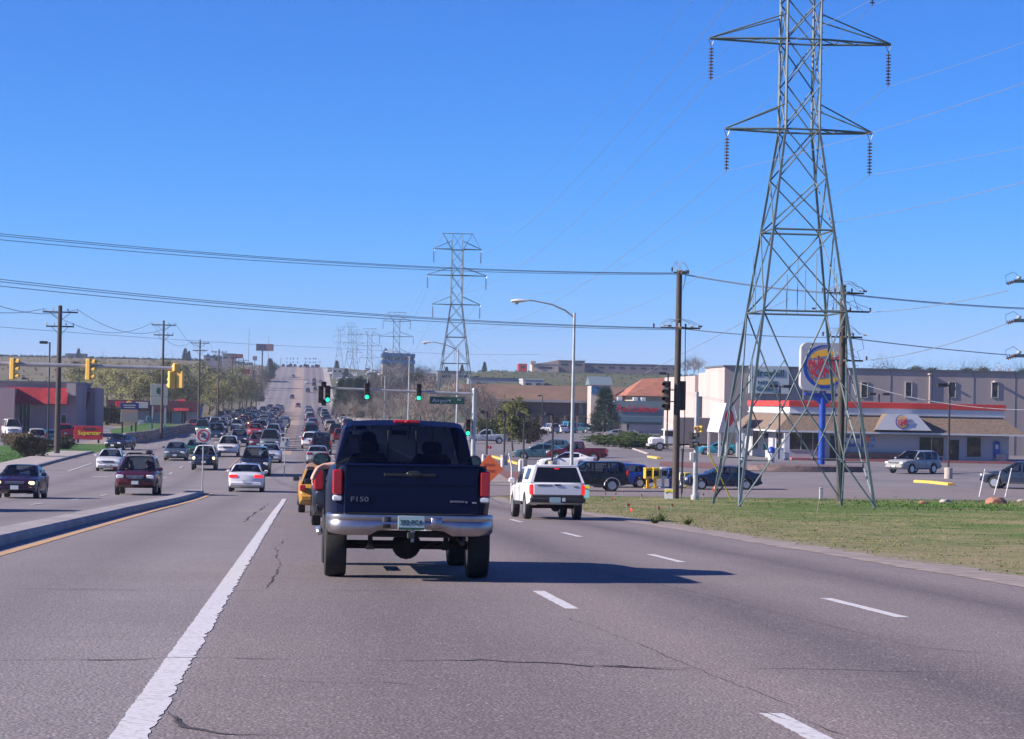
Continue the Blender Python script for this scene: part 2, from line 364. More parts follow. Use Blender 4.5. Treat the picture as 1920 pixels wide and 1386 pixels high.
strip_solid('kerb', -18.75, -18.45, 140, 195, .15, M['kerb'])
strip_solid('sidewalk', -21.6, -18.75, 140, 195, .13, M['conc'])
strip_solid('kerb', -18.7, -18.4, 218, 420, .15, M['kerb'])
strip_solid('kerb', 9.4, 9.65, 150, 520, .15, M['kerb'])
strip_solid('sidewalk', 9.65, 12.4, 150, 520, .12, M['conc'])
# markings
def line(name, x0, x1, y0, y1, m, ragged=0, dz=.0055, seed=1, step=None):
    r = random.Random(seed); step = step or max(.06, .04 if ragged else 4); vs = []; y = y0; L = []
    while y < y1: L.append(y); y += step*(1+.015*y if ragged else 1)
    L.append(y1); e = 0
    for y in L:
        if ragged: e = e*.5+r.uniform(0, ragged)*(.5 if r.random() < .6 else 1.0)*.7
        vs += [(x0+(r.uniform(-.006, .006) if ragged else 0), y, gz(x0, y)+dz+.00014*y), (x1-e, y, gz(x1, y)+dz+.00014*y)]
    return tag(MB().add(vs, [(2*i, 2*i+1, 2*i+3, 2*i+2) for i in range(len(L)-1)], m).build(name, smooth=0), kind='structure')
line('white_line', -.915, -.70, 9, 96, M['white'], ragged=.055)
line('yellow_edge_line', -4.44, -4.25, 9, 106, M['yellow'], ragged=.02)
def dash(x, px, py):
    y = gp(px, py).y; return line('lane_dash', x-.065, x+.065, y-3.05, y, M['white'], ragged=.012, seed=int(y))
y0 = gp(1010, 1111).y
for k in range(-1, 6): line('lane_dash', 2.56, 2.70, y0-3.1+k*12.2, y0+k*12.2, M['white'], ragged=.012, seed=k+9)
y0 = gp(1547, 1125).y
for k in range(-1, 6): line('lane_dash', 5.64, 5.78, y0-3.1+k*12.2, y0+k*12.2, M['white'], ragged=.012, seed=k+29)
for x in (-8.8, -12.2, -15.6):
    for k in range(40): line('lane_dash', x-.07, x+.07, 60+12.2*k if x != -15.6 else 62+12.2*k, 63.1+12.2*k if x != -15.6 else 78+12.2*k if k < 8 else 65+12.2*k, M['white'])if not 104 < 60+12.2*k < 136 else 0
for x in (2.57, 6.0):
    for k in range(60): line('lane_dash', x-.08, x+.08, 160+12.2*k, 163.1+12.2*k, M['white'])
for x in (-8.8, -12.2, -15.6):
    for k in range(34): line('lane_dash', x-.08, x+.08, 600+24.4*k, 606+24.4*k, M['white'])
line('yellow_edge_line', -5.42, -5.32, 150, 1350, M['yellow'])
for x0, x1, y in ((-13.2, -12.2, 139), (-9.6, -8.6, 139.5), (-3.9, -1.6, 141.5), (-.5, 9, 108)): tag(MB().add([(x0, y, gz(0, y)+.011), (x1, y, gz(0, y)+.011), (x1, y+.5, gz(0, y+.5)+.011), (x0, y+.5, gz(0, y+.5)+.011)], [(0, 1, 2, 3)], M['white']).build('stop_line', smooth=0), kind='structure') if y != 108 else None
# cracks and dark bands: thin irregular dark strips
def dark_strip(pts, wmax, seed, wob=.03):
    r = random.Random(seed); P = []
    for (xa, ya), (xb, yb) in zip(pts, pts[1:]):
        n = max(3, int(math.hypot(xb-xa, yb-ya)/.08))
        for i in range(n): t = i/n; P.append((xa+(xb-xa)*t, ya+(yb-ya)*t))
    P.append(pts[-1]); vs = []; wx = wy = 0; wd = wmax/2
    for i, (x, y) in enumerate(P):
        wx = wx*.9+r.gauss(0, wob*.4); wy = wy*.9+r.gauss(0, wob); wd = min(wmax, max(.003, wd+r.gauss(0, wmax*.2)))
        j = min(i+1, len(P)-1); h = max(0, i-1); dx, dy = P[j][0]-P[h][0], P[j][1]-P[h][1]; l = math.hypot(dx, dy) or 1; nx, ny = -dy/l, dx/l
        e = min(1, i/6, (len(P)-1-i)/6)
        for s_ in (-1, 1): X_, Y_ = x+wx+nx*s_*wd*e/2, y+wy+ny*s_*wd*e/2; vs.append((X_, Y_, gz(X_, Y_)+.0085))
    return vs, [(2*i, 2*i+1, 2*i+3, 2*i+2) for i in range(len(P)-1)]
b = MB()
def pxs(*l): return [tuple(gp(*q)[:2]) for q in l]
for k, (pts, wd, wb) in enumerate([
    (pxs((-20, 1241), (200, 1243), (330, 1238), (540, 1243)), .075, .02), (pxs((640, 1243), (760, 1244), (1000, 1247), (1180, 1258), (1340, 1262)), .05, .04), (pxs((1080, 1253), (1330, 1262)), .09, .05),  # long dark curve and band across the lanes
    (pxs((1340, 1262), (1600, 1262), (1920, 1270)), .02, .03), (pxs((-20, 1106), (250, 1110), (560, 1109)), .05, .02), (pxs((560, 1109), (1010, 1108)), .02, .02),
    (pxs((500, 1108), (512, 1080), (526, 1062), (515, 1030), (540, 1010)), .02, .02), (pxs((455, 980), (505, 944)), .05, .02), (pxs((430, 970), (530, 990)), .02, .02),
    (pxs((310, 1336), (350, 1372)), .05, .015), (pxs((330, 1345), (345, 1370), (420, 1382), (560, 1388)), .05, .015), (pxs((250, 1326), (310, 1326)), .022, .01),
    (pxs((1415, 1338), (1480, 1358)), .045, .012), (pxs((1500, 1360), (1590, 1390)), .03, .012), (pxs((340, 1203), (385, 1203)), .02, .01), (pxs((470, 1275), (880, 1300)), .012, .05),
    (pxs((1000, 1045), (1330, 1120), (1700, 1215), (1920, 1235)), .011, .02), (pxs((1060, 1160), (1300, 1255), (1500, 1340)), .009, .02), (pxs((280, 1010), (400, 1008)), .03, .03), (pxs((0, 1000+200), (300, 1196)), .012, .03)]):
    b.add(*dark_strip(pts, wd, k+5, wb), M['tar'])
for k in range(14): y = 118+k*30+rng.random()*9; b.add(*dark_strip([(-18, y), (-6, y+.3), (9, y+.2)], .16+.002*k, 60+k, .03), M['tar'])
tag(b.build('road_cracks_and_bands', smooth=0), kind='structure')
# far edge: grass tufts on the verge
def tufts(name, n, reg, h0, h1, m, seed):
    r = random.Random(seed); b = MB(); vs = []; fs = []
    for _ in range(n):
        x, y = reg(r); z = gz(x, y); c = r.uniform(.03, .12)
        for k in range(r.randint(3, 6)):
            a = r.random()*6.28; h = r.uniform(h0, h1); wd = .005+.004*r.random()+y*.00012; dx, dy = math.cos(a), math.sin(a); ox, oy = r.gauss(0, c), r.gauss(0, c)
            i = len(vs); vs += [(x+ox-dy*wd, y+oy+dx*wd, z), (x+ox+dy*wd, y+oy-dx*wd, z), (x+ox+dx*h*.5, y+oy+dy*h*.5, z+h)]; fs.append((i, i+1, i+2))
    b.add(vs, fs, m); return tag(b.build(name, smooth=0), kind='stuff')
def reg1(r): y = 24+90*r.random()**.7; return 10+(60-10)*r.random()**1.3, y
gm = mat('grass_blades', (.07, .125, .025), .8, noise=(.5, (.25, .22, .10), .45, .62), spec=.2)
tufts('grass', 15000, reg1, .008, .034, gm, 4)
tufts('weeds', 1300, lambda r: (33+r.gauss(0, 4.5), 103+r.gauss(0, 5)), .03, .12, mat('weed_blades', (.06, .14, .02), .8, spec=.2), 5)
tufts('lawn_grass', 2500, lambda r: (-19-14*r.random()-3, 140+50*r.random()), .04, .10, mat('lawn_blades', (.05, .14, .02), .8, spec=.2), 6)
# ------------------------------------------------------------------ vehicles
def lerp_tab(tab, x):
    if x <= tab[0][0]: return tab[0][1]
    for (a, u), (b, v) in zip(tab, tab[1:]):
        if x <= b: return u+(v-u)*(x-a)/(b-a)
    return tab[-1][1]
SPEC = dict(
 sedan=dict(L=4.7, W=1.80, wh=1.36, rear=-1.40, rw=.32, zl=.21, zb=[(-2.35, .84), (-2.25, .99), (-1.7, 1.02), (0, .95), (1.0, .95), (1.9, .84), (2.22, .72), (2.35, .62)],
   roof=[(-2.0, 1.0), (-1.15, 1.38), (-.5, 1.44), (.1, 1.42), (1.05, .95)], win=[(-1.32, -.44), (-.34, .60)], head=(.66, .17, .36), tail=(.86, .19, .42)),
 coupe=dict(L=4.5, W=1.72, wh=1.32, rear=-1.25, rw=.31, zl=.20, zb=[(-2.25, .80), (-2.15, .95), (-1.5, .97), (0, .88), (.9, .88), (1.9, .76), (2.15, .66), (2.25, .58)],
   roof=[(-1.85, .96), (-1.0, 1.27), (-.3, 1.33), (.1, 1.31), (1.0, .88)], win=[(-1.0, -.5), (-.4, .55)], head=(.60, .13, .30), tail=(.80, .16, .42)),
 hatch=dict(L=4.15, W=1.73, wh=1.30, rear=-1.28, rw=.31, zl=.20, zb=[(-2.07, .85), (-2.0, 1.0), (0, .93), (.95, .93), (1.7, .82), (2.0, .70), (2.07, .6)],
   roof=[(-2.0, 1.0), (-1.6, 1.42), (-.5, 1.50), (.0, 1.47), (1.0, .93)], win=[(-1.45, -.55), (-.45, .55)], head=(.66, .17, .36), tail=(.98, .30, .26)),
 beetle=dict(L=4.1, W=1.74, wh=1.28, rear=-1.24, rw=.33, zl=.22, zb=[(-2.05, .45), (-2.0, .62), (-1.8, .82), (-1.5, .95), (-.9, 1.0), (.5, .95), (1.1, .93), (1.6, .82), (1.9, .68), (2.05, .5)],
   roof=[(-1.75, .9), (-1.1, 1.30), (-.3, 1.50), (.3, 1.46), (1.15, .93)], win=[(-1.0, -.3), (-.2, .65)], head=(.62, .2, .24), tail=(.74, .18, .18)),
 suv=dict(L=4.75, W=1.88, wh=1.42, rear=-1.38, rw=.38, zl=.34, zb=[(-2.37, .95), (-2.3, 1.12), (0, 1.10), (1.0, 1.10), (1.95, 1.03), (2.25, .93), (2.37, .8)],
   roof=[(-2.3, 1.12), (-2.08, 1.68), (-1.8, 1.76), (.15, 1.74), (1.12, 1.10)], win=[(-2.0, -1.35), (-1.25, -.38), (-.28, .62)], head=(.84, .18, .34), tail=(1.08, .34, .20)),
 jeep=dict(L=4.2, W=1.76, wh=1.28, rear=-1.28, rw=.37, zl=.36, zb=[(-2.1, .95), (-2.05, 1.08), (0, 1.06), (.95, 1.06), (1.95, 1.02), (2.08, .95), (2.1, .9)],
   roof=[(-2.05, 1.08), (-1.95, 1.62), (-1.8, 1.68), (.25, 1.66), (.85, 1.06)], win=[(-1.85, -1.05), (-.95, -.35), (-.25, .42)], head=(.84, .2, .24), tail=(.98, .22, .16)),
 minivan=dict(L=4.9, W=1.92, wh=1.5, rear=-1.5, rw=.34, zl=.24, zb=[(-2.45, .9), (-2.38, 1.06), (0, 1.02), (1.35, 1.0), (2.1, .86), (2.38, .7), (2.45, .6)],
   roof=[(-2.4, 1.06), (-2.1, 1.62), (-1.8, 1.72), (.3, 1.70), (1.55, 1.02)], win=[(-2.0, -1.2), (-1.1, -.1), (0, .95)], head=(.70, .2, .36), tail=(1.05, .36, .18)),
 van=dict(L=5.3, W=2.0, wh=1.65, rear=-1.65, rw=.37, zl=.32, zb=[(-2.65, 1.0), (-2.6, 1.2), (0, 1.18), (1.6, 1.16), (2.35, 1.05), (2.6, .9), (2.65, .8)],
   roof=[(-2.62, 1.2), (-2.5, 1.95), (-2.3, 2.05), (1.0, 2.03), (1.75, 1.16)], win=[(-2.3, -1.3), (-1.2, -.2), (.1, 1.15)], head=(.82, .2, .34), tail=(1.1, .34, .16)),
 pickup=dict(L=5.3, W=1.88, wh=1.68, rear=-1.55, rw=.38, zl=.38, zb=[(-2.65, 1.12), (-2.6, 1.2), (-.75, 1.2), (-.7, 1.14), (1.1, 1.12), (2.3, 1.04), (2.6, .92), (2.65, .8)],
   roof=[(-.72, 1.14), (-.62, 1.70), (-.4, 1.78), (.4, 1.76), (1.2, 1.12)], win=[(-.5, .68)], head=(.84, .2, .34), tail=(.95, .34, .16), bed=-.8),
)
def w_tab(L, W): return [(-L/2, .80*W/2), (-L/2+.05, .90*W/2), (-L/2+.18, .955*W/2), (-L/2+.6, .99*W/2), (-.5, W/2), (L/2-.9, .985*W/2), (L/2-.35, .93*W/2), (L/2-.1, .83*W/2), (L/2, .70*W/2)]
def wheel_mb(rw, wd=.21, n=18, rim=True, b=None, X=None):
    T = Matrix.Rotation(R(90), 4, 'Y'); T = X @ T if X is not None else T; h = wd/2
    t = b or MB()
    t.lathe([(rw*.62, -h*.7), (rw*.66, -h*.96), (rw*.80, -h), (rw*.92, -h*.97), (rw*.975, -h*.86), (rw*.995, -h*.62), (rw, 0), (rw*.995, h*.62), (rw*.975, h*.86), (rw*.92, h*.97), (rw*.80, h), (rw*.66, h*.96), (rw*.62, h*.7)], M['rubber'], n, T)
    return t
def rim_mb(rw, wd=.21, b=None, X=None):
    T = Matrix.Rotation(R(90), 4, 'Y'); T = X @ T if X is not None else T; r = b or MB(); h = wd/2
    for s in (-1, 1):
        Q = T @ Matrix.Scale(s, 4, (0, 0, 1))
        r.lathe([(rw*.64, h*.9), (rw*.60, h*.92), (rw*.56, h*.5)], M['rim'], 18, Q); r.lathe([(.0001, h*.35), (rw*.56, h*.3)], M['under'], 18, Q)
        r.lathe([(.0001, h*.8), (rw*.12, h*.8), (rw*.16, h*.5)], M['rim'], 10, Q)
        for k in range(5):
            a = k*2*math.pi/5; c, d = math.cos(a), math.sin(a); e = rw*.07
            r.add([(c*rw*.1-d*e, d*rw*.1+c*e, h*.74), (c*rw*.1+d*e, d*rw*.1-c*e, h*.74), (c*rw*.59+d*e*1.5, d*rw*.59-c*e*1.5, h*.66), (c*rw*.59-d*e*1.5, d*rw*.59+c*e*1.5, h*.66)], [(0, 1, 2, 3)], M['rim'], Q)
    return r
def car_geo(kind, fine, sp=None, roofmat=None, clear=False):
    """all pieces of a car: list of (part name, MB, sub-parts)"""
    sp = dict(SPEC[kind], **(sp or {})); L, W, rw, zl0 = sp['L'], sp['W'], sp['rw'], sp['zl']; P = M['paint']; wt = w_tab(L, W); Ra = rw*1.17
    gl = M['glasst'] if clear else (M['glassc'] if fine else M['glass'])
    axles = (sp['rear'], sp['wh']); roof = sp['roof']; rt = sorted(roof); yD, yA = rt[0][0], rt[-1][0]; yC, yB = rt[1][0], rt[-2][0]
    ys = set([-L/2, -L/2+.05, -L/2+.18, -L/2+.5, L/2-.9, L/2-.5, L/2-.3, L/2-.1, L/2]+[a for a, _ in sp['zb']])
    for a in axles:
        for k in range(0, 181, 22 if fine else 45): ys.add(a+Ra*math.cos(R(k)))
        ys |= {a-Ra-.012, a+Ra+.012}
    if 'bed' in sp: ys |= {sp['bed'], -L/2+.07}
    ys = sorted(y for y in ys if -L/2 <= y <= L/2)
    yy = [ys[0]]
    for y in ys[1:]:
        if y-yy[-1] > .006: yy.append(y)
    ys = yy; out = []; body = MB(); rings = []
    for y in ys:
        wd = lerp_tab(wt, y); zb = lerp_tab(sp['zb'], y); e = min(y+L/2, L/2-y); zl = zl0+max(0, .14*(1-e/.3)) if e < .3 else zl0
        for a in axles:
            d = abs(y-a)
            if d < Ra: zl = max(zl, rw+math.sqrt(max(0, Ra*Ra-d*d))*.97)
        zl = min(zl, zb-.12); cr = .035 if e > .3 else .015
        h = [(0, zl), (wd*.78, zl), (wd*.965, zl+.03), (wd, zl+.45*(zb-zl)), (wd*.99, zl+.78*(zb-zl)), (wd*.955, zb-.03), (wd*.90, zb), (wd*.5, zb+cr*.8), (0, zb+cr)]
        rings.append([(x, y, z) for x, z in h]+[(-x, y, z) for x, z in h[-2:0:-1]])
    n = 16; vs = [p for r_ in rings for p in r_]; fs = []
    for i in range(len(rings)-1):
        ym = (ys[i]+ys[i+1])/2
        for k in range(n):
            if 'bed' in sp and -L/2+.07 < ym < sp['bed'] and k in (6, 7, 8, 9): continue
            fs.append((i*n+k, (i+1)*n+k, (i+1)*n+(k+1) % n, i*n+(k+1) % n))
    fs += [tuple(range(n)), tuple(range(len(rings)*n-1, len(rings)*n-n-1, -1))]
    body.add(vs, fs, P)
    if fine:                                # door gaps, handles, lower trim
        zt = lerp_tab(sp['zb'], 0)
        for a, c in sp['win']:
            for y in (a-.05, c+.05):
                for s in (-1, 1): body.box((s*W/2*1.0, y, (zl0+zt)/2+.03), (.008, .012, (zt-zl0)*.8), M['black'])
            for s in (-1, 1): body.box((s*W/2*1.0, a+.12, zt-.16), (.03, .17, .03), P)
        for s in (-1, 1): body.box((s*W/2*.985, 0, zl0+.05), (.05, sp['wh']-sp['rear']-2*Ra-.1, .1), M['black'])
    if 'bed' in sp:
        y0, y1 = -L/2+.07, sp['bed']; zb = lerp_tab(sp['zb'], -2); fl = zb-.48; wb = W/2*.9; m_ = M['black']
        bb = MB(); bb.add([(-wb, y0, fl), (wb, y0, fl), (wb, y1, fl), (-wb, y1, fl), (-wb, y0, zb), (wb, y0, zb), (wb, y1, zb), (-wb, y1, zb)], [(0, 1, 2, 3), (0, 4, 5, 1), (1, 5, 6, 2), (2, 6, 7, 3), (3, 7, 4, 0)], m_)
        out.append(('load_bed', bb, []))
    out.insert(0, ('body', body, []))
    u = MB(); u.box((0, 0, zl0+.17), (W*.62, L*.84, .34), M['under']); out.append(('underbody', u, []))
    # greenhouse
    gy = set([a for a, _ in rt])
    for a, c in sp['win']: gy |= {a, c}
    gy |= {yA-.2, (yA+yB)/2}
    gy = sorted(g for g in gy if yD <= g <= yA); zmax = max(z for _, z in rt); wb = W/2*.895; wr = W/2*sp.get('wr', .70); G = []
    for y in gy:
        zt = lerp_tab(rt, y); zb = min(lerp_tab(sp['zb'], y)-.01, zt); h = zt-zb; t = h/(zmax-.95+1e-6) if zmax > 1 else 1; t = min(1, max(0, h/(zmax-min(zb, 1.2))))
        xt = wb-(wb-wr)*t; wbl = min(wb, lerp_tab(wt, y)*.9); xt = min(xt, wbl)
        hp = [(wbl, zb), ((wbl+xt)/2+.012*t, zb+h*.5), (xt+.02*t, zb+h*.86), (xt-.035*t, zb+h*.965), (xt-.13*t, zb+h), (xt*.5, zb+h+.018*t), (0, zb+h+.025*t)]
        G.append([(x, y, z) for x, z in hp])
    shell, ws, rwn = MB(), MB(), MB(); wins = {}
    for i in range(len(G)-1):
        ym = (gy[i]+gy[i+1])/2
        for k in range(6):
            for s in (1, -1):
                q = [G[i][k], G[i+1][k], G[i+1][k+1], G[i][k+1]]; q = [(s*x, y, z) for x, y, z in q]
                if s < 0: q.reverse()
                tgt, mt = shell, roofmat or P
                if k < 2:
                    for wi, (a, c) in enumerate(sp['win']):
                        if a-.001 < ym < c+.001: tgt, mt = wins.setdefault((wi, s), MB()), gl
                    if tgt is shell and ym > max(c for a, c in sp['win']) and ym < yA-.22 and k < 1+1: tgt, mt = wins.setdefault((len(sp['win'])-1, s), MB()), gl
                    if 'cap' in sp and ym < sp['bed']: pass
                elif k >= 4:
                    if ym > yB: tgt, mt = ws, gl
                    elif ym < yC and not sp.get('norear'): tgt, mt = rwn, gl
                tgt.add(q, [(0, 1, 2, 3)], mt)
    if fine and not clear:                  # what one sees through the windows
        c_ = MB(); zi = lerp_tab(sp['zb'], 0); x_ = W*.29; yf = (yB+yA)/2-.75
        c_.box((0, (yD+yA)/2, zi+.045), (W*.80, (yA-yD)*.88, .03), M['under'])
        out.append(('cabin_floor', c_, [])); ks = [yf]+([yf-1.0] if 'bed' not in sp else [])
        for yk in ks:
            for sx in (-1, 1):
                q_ = MB(); q_.box((sx*x_, yk, zi+.12), (.48, .14, .28), M['black'], bev=.05); q_.box((sx*x_, yk, zi+.34), (.24, .09, .15), M['black'], bev=.03); out.append(('seat', q_, []))
    out.append(('roof', shell, [])); out.append(('windscreen', ws, []))
    if rwn.v: out.append(('rear_window', rwn, []))
    for k, v in wins.items(): out.append(('side_window', v, []))
    # wheels
    for a in axles:
        for s in (-1, 1):
            X = Matrix.Translation((s*(W/2-.125), a, rw)); tw = sp.get('tw', .21)
            out.append(('wheel', wheel_mb(rw, tw, 20 if fine else 12, X=X), [('rim', rim_mb(rw, tw, X=X))]))
    hz, hh, hw = sp['head']; tz, th, tww = sp['tail']; wf = lerp_tab(wt, L/2-.12); wre = lerp_tab(wt, -L/2+.05)
    for s in (-1, 1):
        out.append(('headlight', MB().box((s*(wf-hw/2+.03), L/2-.085, hz), (hw, .17, hh), sp.get('hm', M['lens']), bev=.035), []))
        out.append(('tail_light', MB().box((s*(wre-tww/2+.035), -L/2+.07, tz), (tww, .17, th), sp.get('tm', M['tail']), bev=.03), []))
        out.append(('mirror', MB().box((s*(W/2+.07), yA-.28, lerp_tab(sp['zb'], yA)+.09), (.2, .11, .14), sp.get('mm', P), bev=.03), []))
    g = MB(); g.box((0, L/2-.02, hz), (wf*2*.5, .06, hh*.8), M['black'], bev=.015); g.box((0, L/2+.0, hz+hh*.36), (wf*2*.5, .04, .025), M['chrome'])
    if fine:
        for k in range(3): g.box((0, L/2+.012, hz-hh*.25+k*hh*.2), (wf*.96, .012, .012), M['chrome'])
    out.append(('grille', g, []))
    f = MB(); f.box((0, L/2-.03, zl0+.2), (wf*1.9, .16, .16), sp.get('bm', P), bev=.04); f.box((0, L/2+.035, zl0+.19), (.62*wf, .05, .08), M['black']); out.append(('front_bumper', f, []))
    f = MB(); f.box((0, -L/2+.03, zl0+.22), (wre*1.98, .18, .18), sp.get('bm', P), bev=.04); out.append(('rear_bumper', f, []))
    out.append(('number_plate', MB().box((0, L/2+.06, zl0+.24), (.31, .012, .155), M['plate']), []))
    out.append(('number_plate', MB().box((0, -L/2-.075, sp.get('pz', zl0+.34)), (.31, .012, .155), M['plate']), []))
    return out
def merge(geo):
    b = MB()
    for n, g, subs in geo:
        for q in [g]+[s[1] for s in subs]:
            k = len(b.v); b.v += q.v; mp = [b.mi(m) for m in q.ms]
            b.f += [tuple(k+i for i in f) for f in q.f]; b.m += [mp[i] for i in q.m]
    return b
PROTO = {}; NAMES = dict(sedan='sedan_car', coupe='coupe_car', hatch='hatchback_car', beetle='beetle_shaped_car', suv='suv_car', jeep='off_road_car', minivan='minivan', van='van', pickup='pickup_truck')
CATS = dict(sedan='car', coupe='car', hatch='car', beetle='car', suv='car', jeep='car', minivan='minivan', van='van', pickup='pickup truck')
def vehicle(kind, pos, rz, col, label, group=None, fine=False, sp=None, key=None, roofmat=None, zrot=True, extra=None, name=None):
    k = (kind, fine, key); c4 = (*col, 1)
    if k in PROTO: o = copy_tree(PROTO[k], color=c4)
    else:
        geo = car_geo(kind, fine, sp, roofmat)
        if fine:
            o = empty(name or NAMES[kind], (0, 0, 0))
            for n, g, subs in geo:
                p = g.build(n, o); p.color = c4
                for n2, g2 in subs: p2 = g2.build(n2, p); p2.color = c4
            if extra: extra(o)
        else: o = merge(geo).build(name or NAMES[kind]); o.color = c4
        PROTO[k] = o
    o.location = pos; pit = 0
    if zrot:                                # follow the slope of the road
        d = Vector((-math.sin(rz), math.cos(rz), 0)); a = gz(pos[0]+d.x*2, pos[1]+d.y*2); c = gz(pos[0]-d.x*2, pos[1]-d.y*2); pit = math.atan((a-c)/4)
        o.location.z = (a+c)/2
    o.rotation_euler = (pit, 0, rz)
    for q in ('group',):
        if q in o: del o[q]
    return tag(o, label, CATS[kind], group)
PI = math.pi
def onc(px, py, kind, col, label, fine=True, rz=PI, **k):       # facing us: pixel under the front bumper
    p = gp(px, py); L = SPEC[kind]['L']/2-.55; p = p+Vector((-math.sin(rz), math.cos(rz), 0))*-L
    return vehicle(kind, p, rz, col, label, fine=fine, group='cars coming towards us in the left lanes', **k)
def away(px, py, kind, col, label, fine=True, rz=0, g='cars driving ahead of us', **k):
    p = gp(px, py); L = SPEC[kind]['L']/2-.55; p = p+Vector((-math.sin(rz), math.cos(rz), 0))*L
    return vehicle(kind, p, rz, col, label, fine=fine, group=g, **k)
def glassmat(name, tint, gl_=.04):
    m = mat(name, (.02, .03, .04), .03); t = m.node_tree; t.nodes.remove(t.nodes['Principled BSDF']); tr = t.nodes.new('ShaderNodeBsdfTransparent'); tr.inputs[0].default_value = (*tint, 1)
    gb = t.nodes.new('ShaderNodeBsdfGlossy'); gb.inputs['Roughness'].default_value = .03; mx = t.nodes.new('ShaderNodeMixShader')
    a = t.nodes.new('ShaderNodeLayerWeight'); b_ = t.nodes.new('ShaderNodeMath'); b_.operation = 'POWER'; b_.inputs[1].default_value = 5; c = t.nodes.new('ShaderNodeMath'); c.operation = 'MULTIPLY_ADD'; c.inputs[1].default_value = .7; c.inputs[2].default_value = gl_
    L = t.links.new; L(a.outputs[1], b_.inputs[0]); L(b_.outputs[0], c.inputs[0]); L(c.outputs[0], mx.inputs[0]); L(tr.outputs[0], mx.inputs[1]); L(gb.outputs[0], mx.inputs[2]); L(mx.outputs[0], t.nodes['Material Output'].inputs[0]); return m
M['glasst'] = glassmat('tinted_glass', (.13, .17, .23)); M['glassc'] = glassmat('car_glass', (.40, .46, .50), .05)
NAVY = (.006, .009, .03); BLACK = (.007, .007, .009); WHITE = (.62, .62, .62); SILV = (.30, .32, .34); MAR = (.11, .008, .018); REDC = (.33, .018, .022); TEAL = (.02, .10, .12)
GREY = (.10, .12, .14); BLUE = (.012, .05, .26); GREEN = (.01, .10, .05); GOLD = (.36, .19, .035); LBLUE = (.10, .18, .26); TAN = (.25, .20, .14); DBLUE = (.012, .028, .075)
lit = dict(hm=M['headlit']); brk = dict(tm=M['taillit'])
# --- traffic coming towards us
onc(30, 935, 'coupe', (.020, .006, .028), 'dark purple low coupe with both headlamps lit at the left picture edge', sp=dict(lit, head=(.62, .13, .22)), key='lit')
def rack(o):
    b = MB()
    for s in (-1, 1): b.pipe([(s*.52, -1.6, 1.80), (s*.52, -1.5, 1.87), (s*.52, .2, 1.87), (s*.52, .35, 1.80)], .02, M['black'])
    for y in (-1.2, -.1): b.box((0, y, 1.86), (1.2, .06, .04), M['black'])
    b.box((-.4, -.6, 1.95), (.24, 1.3, .16), M['black'], bev=.04); b.box((.25, -.6, 1.90), (.55, 1.2, .05), M['black'], bev=.01); b.build('roof_rack', o)
    b = MB(); b.box((0, 2.40, .86), (.75, .02, .035), M['chrome']); b.box((0, 2.40, .78), (.6, .02, .03), M['chrome']); b.box((0, 2.41, .83), (.1, .02, .09), M['chrome'], bev=.01); b.build('grille_bars', o)
onc(254, 929, 'suv', (.05, .005, .009), 'dark red off-road wagon with black roof rack coming towards us beside the kerbed median', key='rack', extra=rack, sp=dict(W=1.92))
onc(204, 884, 'sedan', (.55, .56, .58), 'white sedan with twin dark grille openings behind the dark red wagon')
onc(214, 844, 'sedan', (.008, .010, .02), 'dark navy sedan turning out of the left side entrance below the rock wall', rz=PI-R(13))
onc(328, 864, 'sedan', (.05, .075, .085), 'grey green sedan between the dark red wagon and the post of the no U-turn sign')
onc(366, 857, 'sedan', GREEN, 'green car half hidden behind the no U-turn sign')
onc(382, 882, 'jeep', (.012, .022, .055), 'dark blue boxy off-road car with white roof and round headlamps lit', key='lit', sp=dict(lit, head=(.86, .19, .20)), roofmat=M['signw'])
onc(427, 857, 'suv', (.56, .56, .56), 'white off-road wagon with dark grille guard in the middle oncoming lane')
onc(478, 893, 'van', (.010, .012, .02), 'black full-size wagon with amber lamp waiting just beyond the white sedan', sp=dict(W=2.0, roof=[(-2.62, 1.15), (-2.5, 1.8), (-2.3, 1.88), (.75, 1.86), (1.55, 1.16)], hm=M['lens']), key='big')
onc(506, 868, 'sedan', (.42, .44, .5), 'white topped blue car right behind the black full-size wagon')
onc(484, 842, 'minivan', (.075, .012, .035), 'maroon minivan behind the black full-size wagon')
onc(478, 820, 'pickup', (.36, .025, .03), 'bright red pickup facing us in the oncoming queue')
onc(448, 838, 'pickup', (.010, .018, .05), 'dark blue pickup behind the white off-road wagon')
onc(405, 826, 'van', (.012, .03, .07), 'dark blue van above the no U-turn sign')
onc(388, 807, 'sedan', REDC, 'red car at the far left of the oncoming queue by the rock wall')
onc(443, 808, 'suv', (.20, .24, .26), 'silver wagon behind the dark blue van in the oncoming queue')
onc(489, 811, 'suv', BLACK, 'black car with one lit lamp right of the bright red pickup')
onc(501, 801, 'sedan', TEAL, 'teal car behind the black car with one lit lamp')
onc(414, 812, 'suv', (.02, .06, .08), 'dark teal wagon between the red car and the silver wagon')
cname = {NAVY: 'dark blue', BLACK: 'black', WHITE: 'white', SILV: 'silver', MAR: 'maroon', REDC: 'red', TEAL: 'teal', GREY: 'grey', BLUE: 'bright blue', DBLUE: 'deep blue', LBLUE: 'light blue', TAN: 'beige'}
kname = dict(sedan='sedan', hatch='hatchback', suv='tall wagon', minivan='minivan', van='van', pickup='pickup', coupe='coupe', jeep='boxy off-road car')
r4 = random.Random(11); ordn = 'first second third fourth fifth sixth seventh eighth ninth tenth eleventh twelfth thirteenth fourteenth fifteenth sixteenth seventeenth eighteenth nineteenth twentieth'.split()
def nth(i): return ordn[i] if i < 20 else 'twenty-'+ordn[i-20]
